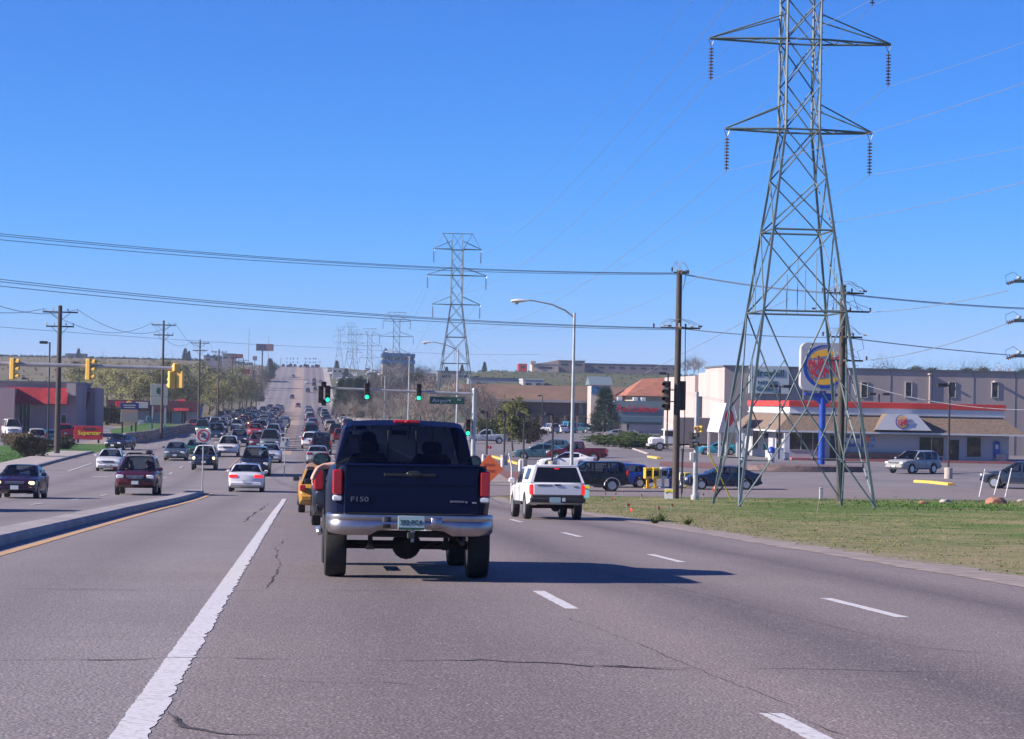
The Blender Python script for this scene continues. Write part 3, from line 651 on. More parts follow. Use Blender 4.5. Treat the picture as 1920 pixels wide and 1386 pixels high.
for X_, ya, yb, lane in ((-3.6, 215, 420, 'centre'), (-7.0, 335, 640, 'inner'), (-10.5, 350, 650, 'middle'), (-13.9, 300, 600, 'outer'), (-16.6, 330, 480, 'kerb')):
    y = ya+r4.random()*8; i = 0
    while y < yb:
        c = r4.choice([NAVY, BLACK, BLACK, WHITE, SILV, MAR, REDC, TEAL, GREY, DBLUE, DBLUE, TAN, NAVY, LBLUE]); k = r4.choice(['sedan', 'sedan', 'suv', 'suv', 'pickup', 'minivan', 'hatch', 'van'])
        hl = r4.random() < .22
        vehicle(k, (X_+r4.uniform(-.25, .25), y, 0), PI+r4.gauss(0, .02), c, f'{cname[c]} {kname[k]}, {nth(i)} from the front in the far oncoming {lane} lane', 'far oncoming queue in the dip', key='lit' if hl else None, sp=lit if hl else None)
        y += r4.uniform(7.5, 13)*(1+(y-200)/900); i += 1
# --- traffic ahead on our side
rq = random.Random(23)
def queue(x, y, y1, gap, lane, first=()):
    i = 0
    while y < y1:
        if i < len(first): k, c, dx, gp__ = first[i]
        else: k = rq.choice(['sedan', 'sedan', 'suv', 'suv', 'van', 'minivan', 'hatch', 'pickup']); c = rq.choice([NAVY, BLACK, WHITE, WHITE, SILV, SILV, TEAL, GREY, DBLUE, MAR, LBLUE, TAN]); dx = rq.uniform(-.25, .25); gp__ = rq.uniform(*gap)*(1+(y-200)/1400)
        vehicle(k, (x+dx, y+1.8, 0), 0, c, f"{cname.get(c, 'silver')} {kname[k]}, {nth(i)} ahead in {lane}, seen from behind", 'queue ahead on our side', fine=y < 240 and k in ('sedan', 'van', 'suv'))
        y += gp__; i += 1
queue(1.05, 171, 680, (8, 13), 'the lane beside the median', [('sedan', (.26, .29, .32), 0, 32), ('van', BLACK, .5, 24), ('suv', WHITE, -.45, 13), ('sedan', NAVY, .4, 16), ('sedan', TEAL, 0, 15)])
queue(4.3, 262, 620, (10, 24), 'the second lane', [('suv', MAR, 0, 44), ('pickup', BLACK, 0, 26)])
queue(7.6, 300, 580, (16, 40), 'the kerb lane', [('van', WHITE, 0, 28)])
for i, (px, py, k, c, rz, what) in enumerate([(548, 748, 'suv', NAVY, PI, 'coming down the lower hill'), (550, 708, 'sedan', GREY, PI, 'coming down high on the hill'), (559, 765, 'suv', MAR, PI, 'alone at the foot of the hill by the painted median'), (575, 719, 'sedan', WHITE, 0, 'climbing alone half way up the hill'),
      (577, 736, 'van', NAVY, 0, 'climbing the lower hill left of the traffic light cluster'), (589, 716, 'suv', DBLUE, 0, 'topmost of three dark cars climbing in a row'), (589, 724, 'van', NAVY, 0, 'middle one of three dark cars climbing in a row'), (591, 733, 'suv', BLACK, 0, 'lowest of three dark cars climbing in a row'), (601, 718, 'sedan', GREY, 0, 'in the kerb lane of the hill'),
      (521, 766, 'sedan', DBLUE, PI, 'at the back of the outer oncoming queue'), (508, 766, 'sedan', NAVY, PI, 'leftmost at the back of the oncoming queue')]):
    p = gp(px, py); vehicle(k, p, rz, c, f'{cname[c]} {kname[k]} {what}', 'cars on the far hill')
for i, px in enumerate((531, 540, 545, 553, 564, 572, 577, 586, 593, 597)):
    k = ('suv', 'sedan', 'van')[i % 3]; c = (BLACK, NAVY, BLACK, GREY)[i % 4]; y = 1238+r4.random()*12; X_ = at(px, 690, y).x
    vehicle(k, (X_, y, 0), PI if px < 556 else 0, c, f'{cname[c]} {kname[k]} on the crest of the hill, {nth(i)} from the left', 'cars on the hill crest')
away(461, 923, 'sedan', (.60, .61, .64), 'white sedan with lit tail lamps turning in the junction', key='brk', sp=dict(tm=M['taillit'], tail=(.80, .17, .44), wr=.72))
away(612, 962, 'beetle', GOLD, 'golden yellow rounded small car in the lane ahead of the dark car', key='rear', sp=dict(mm=M['black']))
def dark_extra(o): MB().box((0, -2.2, .9), (.5, .03, .06), M['chrome']).build('badge_strip', o)
away(655, 987, 'hatch', (.010, .010, .016), 'dark car with tall red tail lamps hidden behind the dark blue pickup', sp=dict(W=1.80, tail=(1.06, .46, .22), rw=.33, L=4.3), key='tall', extra=dark_extra)
# --- cross street and car park
g2 = 'vehicles on the cross street'
def side(px, py, kind, col, label, rz, g='vehicles on the cross street', **k):
    p = gp(px, py); return vehicle(kind, p, rz, col, label, g, fine=True, **k)
W_ = R(90)                                  # heading to the left (-X)
def flare(o):
    b = MB()
    for s in (-1, 1):
        for a in (-1.38, 1.42):
            b.pipe([(s*.955, a+.46*math.cos(R(t)), .38+.46*math.sin(R(t))) for t in range(0, 181, 20)], .035, M['silver'], 6)
    b.build('wheel_arch_trim', o)
side(1100, 921, 'suv', (.004, .006, .009), 'black wagon with silver wheel arch trim on the cross street behind the white pickup', W_, key='flare', extra=flare)
side(1158, 914, 'hatch', (.006, .03, .20), 'bright blue hatchback behind the black wagon on the cross street', W_, key='rear2', sp=dict(tail=(1.0, .42, .2)))
side(1352, 918, 'sedan', (.008, .016, .045), 'dark blue sedan on the cross street behind the slanting yellow guy guard', W_)
p = gp(1912, 917); vehicle('suv', p, R(58), (.015, .025, .05), 'dark blue wagon at the right picture edge leaving the restaurant car park', g2, fine=True)
g3 = 'vehicles in the restaurant car park'
p = gp(1712, 888); vehicle('suv', p, R(128), (.30, .30, .29), 'silver and black wagon in front of the restaurant entrance', g3, fine=True, key='gm', sp=dict(L=5.0, W=1.98))
side(1012, 862, 'sedan', (.025, .07, .10), 'blue green sedan, front one of the two parked at the yellow kerb', W_-R(12), g3)
side(1032, 852, 'hatch', (.03, .08, .11), 'blue green hatchback behind the blue green sedan', W_-R(12), g3)
side(1082, 866, 'pickup', (.055, .004, .012), 'dark red pickup parked behind the white coupe', W_-R(12), g3)
side(1062, 880, 'coupe', (.60, .61, .62), 'white coupe in front of the dark red pickup by the light pole', W_-R(8), g3)
p = gp(1163, 824); vehicle('sedan', p, -W_, (.24, .24, .23), 'silver sedan crossing the car park in front of the dark conifer', g3, fine=True, key='w2')
p = gp(912, 832); vehicle('pickup', p, W_, (.28, .32, .36), 'pale grey pickup behind the metal pole left of the car park tree', g3, fine=True)
for i, (px, py, k, c, rz) in enumerate([(1000, 806, 'hatch', MAR, -.9), (1005, 799, 'hatch', WHITE, -1), (1031, 813, 'suv', SILV, .3), (1050, 812, 'sedan', WHITE, .3), (1064, 812, 'van', (.05, .25, .33), .2), (1096, 812, 'suv', (.015, .05, .07), -2.6), (1170, 803, 'sedan', NAVY, 1.4), (1188, 804, 'sedan', SILV, .4), (1213, 803, 'suv', NAVY, .5), (1232, 806, 'sedan', DBLUE, .9)]):
    nm = {(.05, .25, .33): 'turquoise', (.015, .05, .07): 'dark teal'}.get(c) or cname[c]
    vehicle(k, gp(px, py), rz, c, f'{nm} {kname[k]} parked before the shops, {nth(i)} in the row from the left', 'cars parked before the shops')
for i, (px, py, k, c, rz, lb) in enumerate([(22, 818, 'van', WHITE, PI+.25, 'white van parked nose towards us at the red roofed building'), (32, 808, 'van', SILV, PI+.25, 'pale van behind the white van at the red roofed building'), (68, 836, 'minivan', (.33, .34, .34), 0.15, 'silver minivan seen from behind in the left car park'), (96, 832, 'sedan', TEAL, .2, 'teal car right of the silver minivan in the left car park'),
      (119, 823, 'suv', REDC, .2, 'red wagon beside the thick utility pole in the left car park'), (133, 823, 'sedan', LBLUE, .2, 'light blue car left of the red and yellow sign board'), (142, 806, 'sedan', WHITE, .4, 'white car behind the light blue car in the left car park'), (168, 800, 'suv', GREY, .1, 'grey wagon behind the red and yellow sign board'), (3, 812, 'sedan', (.10, .02, .10), .2, 'purple car cut by the left picture edge'), (95, 812, 'sedan', NAVY, .4, 'dark car behind the thick utility pole in the left car park')]):
    vehicle(k, gp(px, py), rz, c, lb, 'cars in the left car park', fine=py > 825)
p = gp(288, 781); vehicle('sedan', p, 1.2, NAVY, 'dark car in front of the low blue wall of the shop row', 'cars by the left shop row')
# far dealership
i = 0
for px, py in [(619, 697), (622, 702), (626, 706), (630, 700), (636, 702), (641, 706), (645, 706), (649, 707), (655, 707), (661, 707), (634, 711), (688, 696), (692, 694), (703, 703), (694, 704), (713, 704), (722, 703), (718, 690), (728, 693), (735, 690), (742, 700), (640, 719), (748, 703), (716, 697), (700, 699)]:
    k = r4.choice(['sedan', 'suv', 'suv', 'van']); c = r4.choice([WHITE, WHITE, WHITE, SILV, SILV, BLUE, MAR, NAVY]); p = gp(px, py, ymin=500)
    vehicle(k, p, r4.choice([.3, PI-.4, 1.2, 2]), c, f'{cname[c]} {kname[k]}, {nth(i)} on the far dealer lot counted from its road side', 'cars on the far dealer lot'); i += 1
# ------------------------------------------------------------------ the dark blue pickup in front
FX, FY = 1.28, 27.05                        # rear axle
PB = (.0035, .007, .035, 1)
fz = (gz(FX, FY)+gz(FX, FY+3.5))/2; fp = -math.atan(SL)
f = empty('pickup_truck', (FX, FY+1.87, gz(FX, FY+1.87)+.004), 0, 'dark blue lifted pickup with chrome rear bumper straight ahead of us', 'pickup truck'); f.rotation_euler = (fp, 0, 0)
spF = dict(L=5.75, W=2.0, wh=1.68, rear=-1.87, rw=.395, zl=.62, tw=.27, wr=.745, zb=[(-2.875, 1.33), (-2.85, 1.385), (-1.0, 1.385), (-.96, 1.33), (1.0, 1.31), (2.5, 1.22), (2.8, 1.1), (2.875, .95)],
   roof=[(-.98, 1.33), (-.72, 1.88), (-.5, 1.95), (.5, 1.95), (1.35, 1.31)], win=[(-.78, -.15), (-.05, .85)], head=(1.0, .25, .4), tail=(1.15, .02, .02), bed=-1.0)
M['paint'], keepP = M['paintd'], M['paint']
for n, g, subs in car_geo('pickup', True, spF, clear=True):
    if n in ('tail_light', 'rear_bumper', 'number_plate', 'mirror'): continue
    p = g.build(n, f); p.color = PB
    for n2, g2 in subs: g2.build(n2, p)
PT = M['paint']; yr = -2.875
b = MB(); b.box((0, yr-.012, 1.075), (1.60, .035, .60), PT, bev=.014)          # tailgate
b.box((0, yr+.005, 1.372), (1.62, .09, .045), PT, bev=.02); b.box((0, yr-.03, 1.16), (1.45, .02, .012), PT); b.box((0, yr-.022, .80), (1.5, .03, .012), M['black'])
b.box((-.02, yr-.031, 1.265), (.62, .012, .035), M['signb'], bev=.005); gp_ = b.build('tailgate', f); gp_.color = PB
h = MB(); h.lathe([(.0001, .012), (.085, .008), (.095, 0)], M['signb'], 20, Matrix.Translation((0.03, yr-.034, 1.275)) @ Matrix.Scale(.42, 4, (0, 0, 1)) @ FACE); h.box((.03, yr-.04, 1.265), (.12, .02, .025), M['signb'], bev=.006); h.build('handle', gp_)
b = MB(); b.add(*text_geo('F150', .08, .004, 1.4, .001), mat('badge_grey', (.16, .16, .19), .4, .6), Matrix.Translation((-.615, yr-.036, .965)) @ FACE); b.build('badge', gp_)
b = MB(); b.box((.55, yr-.034, .955), (.17, .012, .024), mat('badge_grey'), bev=.003); b.box((.66, yr-.034, .95), (.025, .012, .025), M['chrome'], bev=.004); b.box((.755, yr-.034, .945), (.05, .012, .018), M['silver'], bev=.003); b.build('badge', gp_)
for s in (-1, 1):                           # rear lamps
    b = MB(); b.box((s*.878, yr+.055, 1.165), (.12, .17, .30), M['tail'], bev=.016)
    b.box((s*.878, yr+.060, 1.07 if s > 0 else 1.16), (.105, .178, .07), M['taillit'] if s > 0 else M['tail'], bev=.008); p = b.build('tail_light', f)
    MB().box((s*.878, yr+.057, .978), (.116, .166, .065), M['lens'], bev=.014).build('reversing_lamp', p)
b = MB(); pts = []                          # wrap-round chrome bumper with a step in the middle
prof = [(-1.0, .30, .60), (-.99, .1, .575), (-.94, -.04, .56), (-.82, -.11, .545), (-.5, -.135, .545), (-.40, -.135, .60), (-.20, -.135, .62), (.20, -.135, .62), (.40, -.135, .60), (.5, -.135, .545), (.82, -.11, .545), (.94, -.04, .56), (.99, .1, .575), (1.0, .30, .60)]
vs = []
for x, dy, zl in prof:
    y = yr+dy; vs += [(x*.985, y+.03, zl), (x, y-.005, zl+.03), (x, y-.012, .70), (x, y+.004, .72), (x, y-.008, .745), (x, y, .785), (x*.985, y+.05, .80), (x*.97, y+.10, .80)]
b.add(vs, [(8*i+k, 8*i+k+1, 8*i+k+9, 8*i+k+8) for i in range(13) for k in range(7)], M['chrome'])
b.box((0, yr-.06, .803), (1.5, .12, .012), M['black']); b.box((-.29, yr-.139, .70), (.1, .012, .13), M['black'], bev=.005); b.box((.30, yr-.139, .70), (.13, .014, .13), M['chrome'], bev=.006)
bp = b.build('rear_bumper', f, smooth=50)
pl = MB(); pl.box((0, yr-.15, .70), (.315, .012, .16), mat('plate_teal', (.30, .42, .43), .5), bev=.003); pl.box((0, yr-.1575, .628), (.30, .002, .03), M['signg']); p = pl.build('number_plate', bp)
b = MB(); b.add(*text_geo('392·FCA', .082, .002, .92, .001), mat('plate_ink', (.01, .05, .04), .5), Matrix.Translation((0, yr-.159, .70)) @ FACE); b.build('plate_lettering', bp)
b = MB(); b.box((.03, -.70, 1.945), (.34, .09, .045), M['tail'], bev=.012); b.box((.03, -.73, 1.945), (.05, .06, .035), M['signr'], bev=.01); p = b.build('third_brake_light', f)
b = MB()
for x in (-.215, .155): b.tube((x, -.965+.02, 1.36), (x*.97, -.745, 1.83), .010, mat('divider_black', (.004, .004, .005), .7))
b.build('rear_window_divider', f)
# towing mirrors
for s in (-1, 1):
    b = MB(); z = 1.45
    b.lathe([(.0001, -.05), (.11, -.05), (.135, -.01), (.125, .05), (.06, .09), (.0001, .1)], M['black'], 18, Matrix.Translation((s*1.05, 1.0, z)) @ Matrix.Rotation(R(-90), 4, 'X') @ Matrix.Scale(1.0 if s < 0 else .7, 4, (1, 0, 0)) @ Matrix.Scale(.68, 4, (0, 1, 0)))
    b.box((s*1.03, 1.04, z-.04), (.14, .07, .05), M['black'], bev=.01); m_ = b.build('mirror', f)
    MB().lathe([(.0001, 0), (.098, 0)], mat('mirror_glass', (.16, .15, .14), .08, 1), 18, Matrix.Translation((s*1.05, .944, z)) @ Matrix.Rotation(R(90), 4, 'X') @ Matrix.Scale(1.0 if s < 0 else .7, 4, (1, 0, 0)) @ Matrix.Scale(.64, 4, (0, 1, 0))).build('mirror_glass', m_)
# chassis parts under the bed
b = MB()
for s in (-1, 1): b.box((s*.42, -.4, .62), (.09, 4.8, .14), M['under'])
b.tube((-.8, -1.87, .40), (.8, -1.87, .40), .055, M['under'], n=10)
b.lathe([(.0001, -.16), (.09, -.15), (.16, -.08), (.18, 0), (.15, .1), (.07, .18), (.0001, .19)], M['under'], 16, Matrix.Translation((.0, -1.87, .40)) @ Matrix.Rotation(R(90), 4, 'X')); b.build('rear_axle', f)
b = MB(); b.box((0, yr+.1, .56), (1.0, .08, .08), M['under'], bev=.01); b.box((0, yr-.05, .55), (.09, .24, .08), M['black'], bev=.01); b.lathe([(.02, 0), (.02, .05), (.03, .055), (.03, .1), (.0001, .115)], M['chrome'], 12, Matrix.Translation((0.02, yr-.13, .50))); b.tube((.02, yr-.06, .535), (.02, yr-.07, .47), .02, M['chrome']); b.build('tow_hitch', f)
for s in (-1, 1): b = MB(); b.box((s*.46, -2.3, .50), (.055, .10, .26), M['under']); b.box((s*.46, -2.3, .37), (.10, .12, .03), M['under']); b.build('spring_hanger', f)
b = MB(); b.tube((.62, -2.2, .50), (.62, yr-.02, .46), .032, M['black'], n=10); b.pipe([(.2, -2.0, .36), (.28, -2.1, .42), (.36, -2.2, .38), (.44, -2.25, .44)], .012, M['black']); b.build('exhaust_pipe', f)
for s in (-1, 1): MB().box((s*.84, yr+.35, .64), (.28, .02, .22), M['under']).build('mud_flap', f)
b = MB(); b.lathe([(.02, -.7), (.045, -.68), (.045, .7), (.02, .72)], M['silver'], 10, Matrix.Translation((-1.06, .35, .50)) @ Matrix.Rotation(R(90), 4, 'X')); b.build('side_step', f)
# cab interior, seen through the tinted glass
b = MB(); sm = mat('seat_cloth', (.03, .03, .035), .9)
b.box((0, -.35, 1.08), (1.5, .18, .62), sm, bev=.06)
for x in (-.42, .42): b.box((x, .32, 1.20), (.52, .16, .68), sm, bev=.07); b.box((x, .32, 1.62), (.26, .1, .17), sm, bev=.04)
b.build('seats', f); b = MB(); b.box((0, 1.0, 1.22), (1.6, .35, .16), M['black'], bev=.05); b.box((0, .82, 1.83), (.22, .02, .07), M['black'], bev=.01); b.build('dashboard', f)
# the driver, one skinned body with the left arm resting out of the window
def skin_body(name, verts, edges, rad, m, loc, rz=0, sub=2):
    me = bpy.data.meshes.new(name); me.from_pydata(verts, edges, []); o = bpy.data.objects.new(name, me); COL.objects.link(o)
    md = o.modifiers.new('s', 'SKIN'); md.use_smooth_shade = True; o.modifiers.new('u', 'SUBSURF').levels = sub; o.modifiers['u'].render_levels = sub
    for i, r_ in enumerate(rad): me.skin_vertices[0].data[i].radius = (r_, r_) if not isinstance(r_, tuple) else r_
    me.skin_vertices[0].data[0].use_root = True; bpy.context.view_layer.update()
    e = o.evaluated_get(bpy.context.evaluated_depsgraph_get()); m2 = bpy.data.meshes.new_from_object(e); o.modifiers.clear(); o.data = m2; m2.materials.clear(); m2.materials.append(m)
    o.location = loc; o.rotation_euler = (fp, 0, rz); return o
skinm = mat('skin', (.66, .40, .31), .55); cl = mat('dark_shirt', (.03, .03, .05), .9)
V = [(-.42, .50, 1.02), (-.42, .48, 1.22), (-.42, .47, 1.40), (-.42, .48, 1.52), (-.42, .50, 1.62), (-.42, .51, 1.74),
     (-.60, .49, 1.46), (-.80, .50, 1.38), (-1.02, .46, 1.355), (-1.10, .36, 1.31), (-1.155, .20, 1.21), (-1.165, .15, 1.17),
     (-.24, .49, 1.46), (-.20, .62, 1.24), (-.30, .82, 1.26), (-.50, .82, 1.0), (-.34, .82, 1.0)]
E = [(0, 1), (1, 2), (2, 3), (3, 4), (4, 5), (2, 6), (6, 7), (7, 8), (8, 9), (9, 10), (10, 11), (2, 12), (12, 13), (13, 14), (0, 15), (0, 16)]
RD = [.15, .14, .15, .06, .085, .085, .058, .048, .042, .038, .030, .036, .065, .055, .035, .08, .08]
dr = skin_body('person', V, E, RD, skinm, f.location.copy()); tag(dr, 'driver of the dark blue pickup resting a bare left arm out of the window', 'person')
ev = []
for k in range(5):                          # fingers of the hanging left hand
    x0, z0 = -1.165+.012*(k-1.5) if k < 4 else -1.14, 1.16
    b = MB(); l = (.055, .065, .06, .045, .04)[k]; y0 = .14+.016*(k-1.5) if k < 4 else .19
    b.pipe([(-1.165, y0, 1.165), (-1.168, y0-.012, 1.165-l*.5), (-1.155, y0-.02, 1.165-l)], [.010, .009, .006], skinm, 6); q = b.build('finger', dr)
sh = MB(); sh.lathe([(.0001, -.13), (.19, -.11), (.205, .1), (.17, .2), (.09, .25), (.0001, .26)], cl, 16, Matrix.Translation((-.42, .48, 1.22)) @ Matrix.Scale(.75, 4, (0, 1, 0))); sh.build('shirt', dr)
hr = MB(); hr.lathe([(.09, -.04), (.105, 0), (.10, .07), (.06, .11), (.0001, .12)], mat('brown_hair', (.04, .025, .015), .9), 14, Matrix.Translation((-.42, .485, 1.71))); hr.build('hair', dr)
# people seen through the windows of the nearer cars
hm_ = mat('brown_hair'); ppl = None
def occupant(car, x, y, z, shirt, label):
    global ppl
    rz_ = car.rotation_euler[2]; L_ = Matrix.Rotation(rz_, 4, 'Z') @ Vector((x, y, z)); p = Vector(car.location)+L_
    if ppl is None:
        V_ = [(0, 0, 0), (0, -.02, .2), (0, -.03, .38), (0, -.01, .50), (0, .02, .60), (0, .03, .73), (-.19, 0, .43), (-.25, .14, .22), (-.17, .38, .25), (.19, 0, .43), (.25, .14, .22), (.17, .38, .25), (-.1, .35, .03), (.1, .35, .03)]
        E_ = [(0, 1), (1, 2), (2, 3), (3, 4), (4, 5), (2, 6), (6, 7), (7, 8), (2, 9), (9, 10), (10, 11), (0, 12), (0, 13)]
        o = skin_body('person', V_, E_, [.15, .13, .14, .055, .075, .095, .07, .05, .035, .07, .05, .035, .08, .08], skinm, p); o.rotation_euler = (0, 0, rz_)
        MB().lathe([(.0001, -.02), (.17, 0), (.20, .2), (.215, .4), (.12, .5), (.07, .52)], M['paint'], 14, Matrix.Translation((0, 0, 0)) @ Matrix.Scale(.78, 4, (0, 1, 0))).build('shirt', o)
        MB().lathe([(.095, .66), (.108, .72), (.10, .80), (.06, .85), (.0001, .86)], hm_, 12, Matrix.Translation((0, .005, 0))).build('hair', o)
        MB().lathe([(.0001, 0), (.016, .0), (.012, .03), (.0001, .05)], skinm, 6, Matrix.Translation((0, .115, .69)) @ Matrix.Rotation(R(20), 4, 'X')).build('nose', o); ppl = o
    else: o = copy_tree(ppl); o.location = p; o.rotation_euler = (0, 0, rz_)
    for c in o.children: c.color = (*shirt, 1)
    return tag(o, label, 'person')
car_of = {o.get('label', '')[:22]: o for o in bpy.data.objects if o.get('category')}
for key, kd, seats in (('dark red off-road wagon', 'suv', ((-1, (.45, .40, .30), 'driver in a pale shirt inside the dark red off-road wagon'), (1, (.05, .05, .08), 'passenger in a dark shirt inside the dark red off-road wagon'))), ('dark blue sedan on the cross street', 'sedan', ((-1, (.30, .06, .05), 'driver in a red shirt inside the dark blue sedan on the cross street'),)), ('dark blue boxy off-road', 'jeep', ((-1, (.25, .25, .28), 'driver in a grey shirt inside the dark blue boxy off-road car'),)), ('dark purple low coupe', 'coupe', ((-1, (.2, .22, .25), 'driver in a grey shirt inside the dark purple coupe'),)), ('white sedan with twin', 'sedan', ((-1, (.05, .06, .12), 'driver in a navy shirt inside the white sedan behind the dark red wagon'),)), ('silver and black wagon', 'suv', ((-1, (.35, .30, .2), 'driver in a tan shirt inside the wagon at the restaurant entrance'),))):
    car = car_of.get(key[:22])
    if car is None: continue
    sp_ = SPEC[kd]; rt_ = sorted(sp_['roof']); yf_ = (rt_[-2][0]+rt_[-1][0])/2-.60; zi_ = lerp_tab(sp_['zb'], 0)
    for s_, sh_, lb_ in seats: occupant(car, s_*sp_['W']*.21, yf_, zi_-.38, sh_, lb_)
vehicle('suv', (-10.4, 62, 0), PI, GREY, 'car just outside the left picture edge, only its shadow shows on the lanes', 'cars coming towards us in the left lanes')
# ------------------------------------------------------------------ the small white pickup with a cap
M['paint'] = keepP; PT = keepP
nx, ny = 6.98, 61.6
nf = empty('pickup_truck', (nx, ny+1.3, gz(nx, ny+1.3)+.004), 0, 'small white pickup with a windowed bed cap, brake lamps lit, at the grass edge', 'pickup truck'); nf.rotation_euler = (fp, 0, R(1.8))
WC = (.66, .66, .67, 1)
spN = dict(L=4.6, W=1.66, wh=1.42, rear=-1.3, rw=.35, zl=.40, zb=[(-2.3, .98), (-2.26, 1.03), (0, 1.03), (.9, 1.0), (1.9, .92), (2.2, .82), (2.3, .7)], wr=.78,
   roof=[(-.55, 1.03), (-.48, 1.42), (-.3, 1.50), (.3, 1.49), (1.0, 1.0)], win=[(-.35, .52)], head=(.76, .16, .3), tail=(.84, .29, .13), tm=M['taillit'], bm=M['black'], pz=.52)
for n, g, subs in car_geo('pickup', True, spN):
    if n == 'load_bed': continue
    p = g.build(n, nf); p.color = WC
    for n2, g2 in subs: g2.build(n2, p)
b = MB(); wb_, wt_ = .765, .60; y0, y1 = -2.27, -.58; z0, z1 = 1.03, 1.50
A = [(-wb_, y0, z0), (wb_, y0, z0), (wb_, y1, z0), (-wb_, y1, z0), (-wt_, y0+.22, z1), (wt_, y0+.22, z1), (wt_, y1, z1+.02), (-wt_, y1, z1+.02), (0, y0+.24, z1+.035), (0, y1, z1+.055)]
b.add(A, [(0, 1, 5, 8, 4), (1, 2, 6, 5), (2, 3, 7, 9, 6), (3, 0, 4, 7), (4, 8, 9, 7), (8, 5, 6, 9)], PT); b.box((0, y0+.26, z1+.01), (1.22, .10, .05), PT, bev=.02); cp = b.build('bed_cap', nf, smooth=30); cp.color = WC
def quad_on(p00, p10, p11, p01, u0, u1, v0, v1, off):
    a, b_, c, d = map(Vector, (p00, p10, p11, p01)); f_ = lambda u, v: (a*(1-u)+b_*u)*(1-v)+(d*(1-u)+c*u)*v
    q = [f_(u0, v0), f_(u1, v0), f_(u1, v1), f_(u0, v1)]; nn = (b_-a).cross(d-a).normalized()*off; return [tuple(x+nn) for x in q]
b = MB(); b.add(quad_on(A[0], A[1], A[5], A[4], .055, .945, .04, .93, .006), [(0, 1, 2, 3)], M['glass']); wn = b.build('rear_window', cp, smooth=0)
MB().box((0, y0+.20, 1.42), (.15, .05, .035), M['taillit'], bev=.008).build('third_brake_light', cp)
for s, (i, j, k, l) in ((-1, (3, 0, 4, 7)), (1, (1, 2, 6, 5))):
    b = MB(); a0, a1 = (.12, .62) if s < 0 else (.38, .88)
    b.add(quad_on(A[i], A[j], A[k], A[l], a0, a1, .18, .82, .006), [(0, 1, 2, 3)], M['black']); b.add(quad_on(A[i], A[j], A[k], A[l], a0+.03, (a0+a1)/2-.01, .24, .77, .010), [(0, 1, 2, 3)], M['glass']); b.add(quad_on(A[i], A[j], A[k], A[l], (a0+a1)/2+.01, a1-.03, .24, .77, .010), [(0, 1, 2, 3)], M['glass']); b.build('side_window', cp, smooth=0)
b = MB(); b.box((0, -2.312, .80), (1.34, .03, .42), PT, bev=.01); b.box((0, -2.335, .975), (.18, .02, .045), M['black'], bev=.008); tg = b.build('tailgate', nf); tg.color = WC
b = MB(); b.add(*text_geo('NISSAN', .075, .003, 1.6, .001), M['signb'], Matrix.Translation((-.36, -2.33, .955)) @ FACE); b.build('lettering', tg)
MB().box((.52, -2.332, .93), (.13, .008, .025), M['signb']).build('badge', tg)
b = MB(); b.box((0, -2.36, .55), (1.56, .14, .14), M['black'], bev=.03); b.box((0, -2.35, .55), (.5, .19, .10), M['black'], bev=.02); sb_ = b.build('step_bumper', nf); MB().box((-.08, -2.452, .56), (.30, .012, .15), mat('plate_teal')).build('number_plate', sb_); MB().box((.16, -2.452, .57), (.09, .012, .10), M['signw']).build('sticker', sb_)
b = MB(); b.tube((-.7, -1.3, .35), (.7, -1.3, .35), .045, M['under']); b.lathe([(.0001, -.13), (.12, -.08), (.14, 0), (.12, .1), (.0001, .15)], M['under'], 12, Matrix.Translation((.1, -1.3, .35)) @ Matrix.Rotation(R(90), 4, 'X')); b.build('rear_axle', nf)
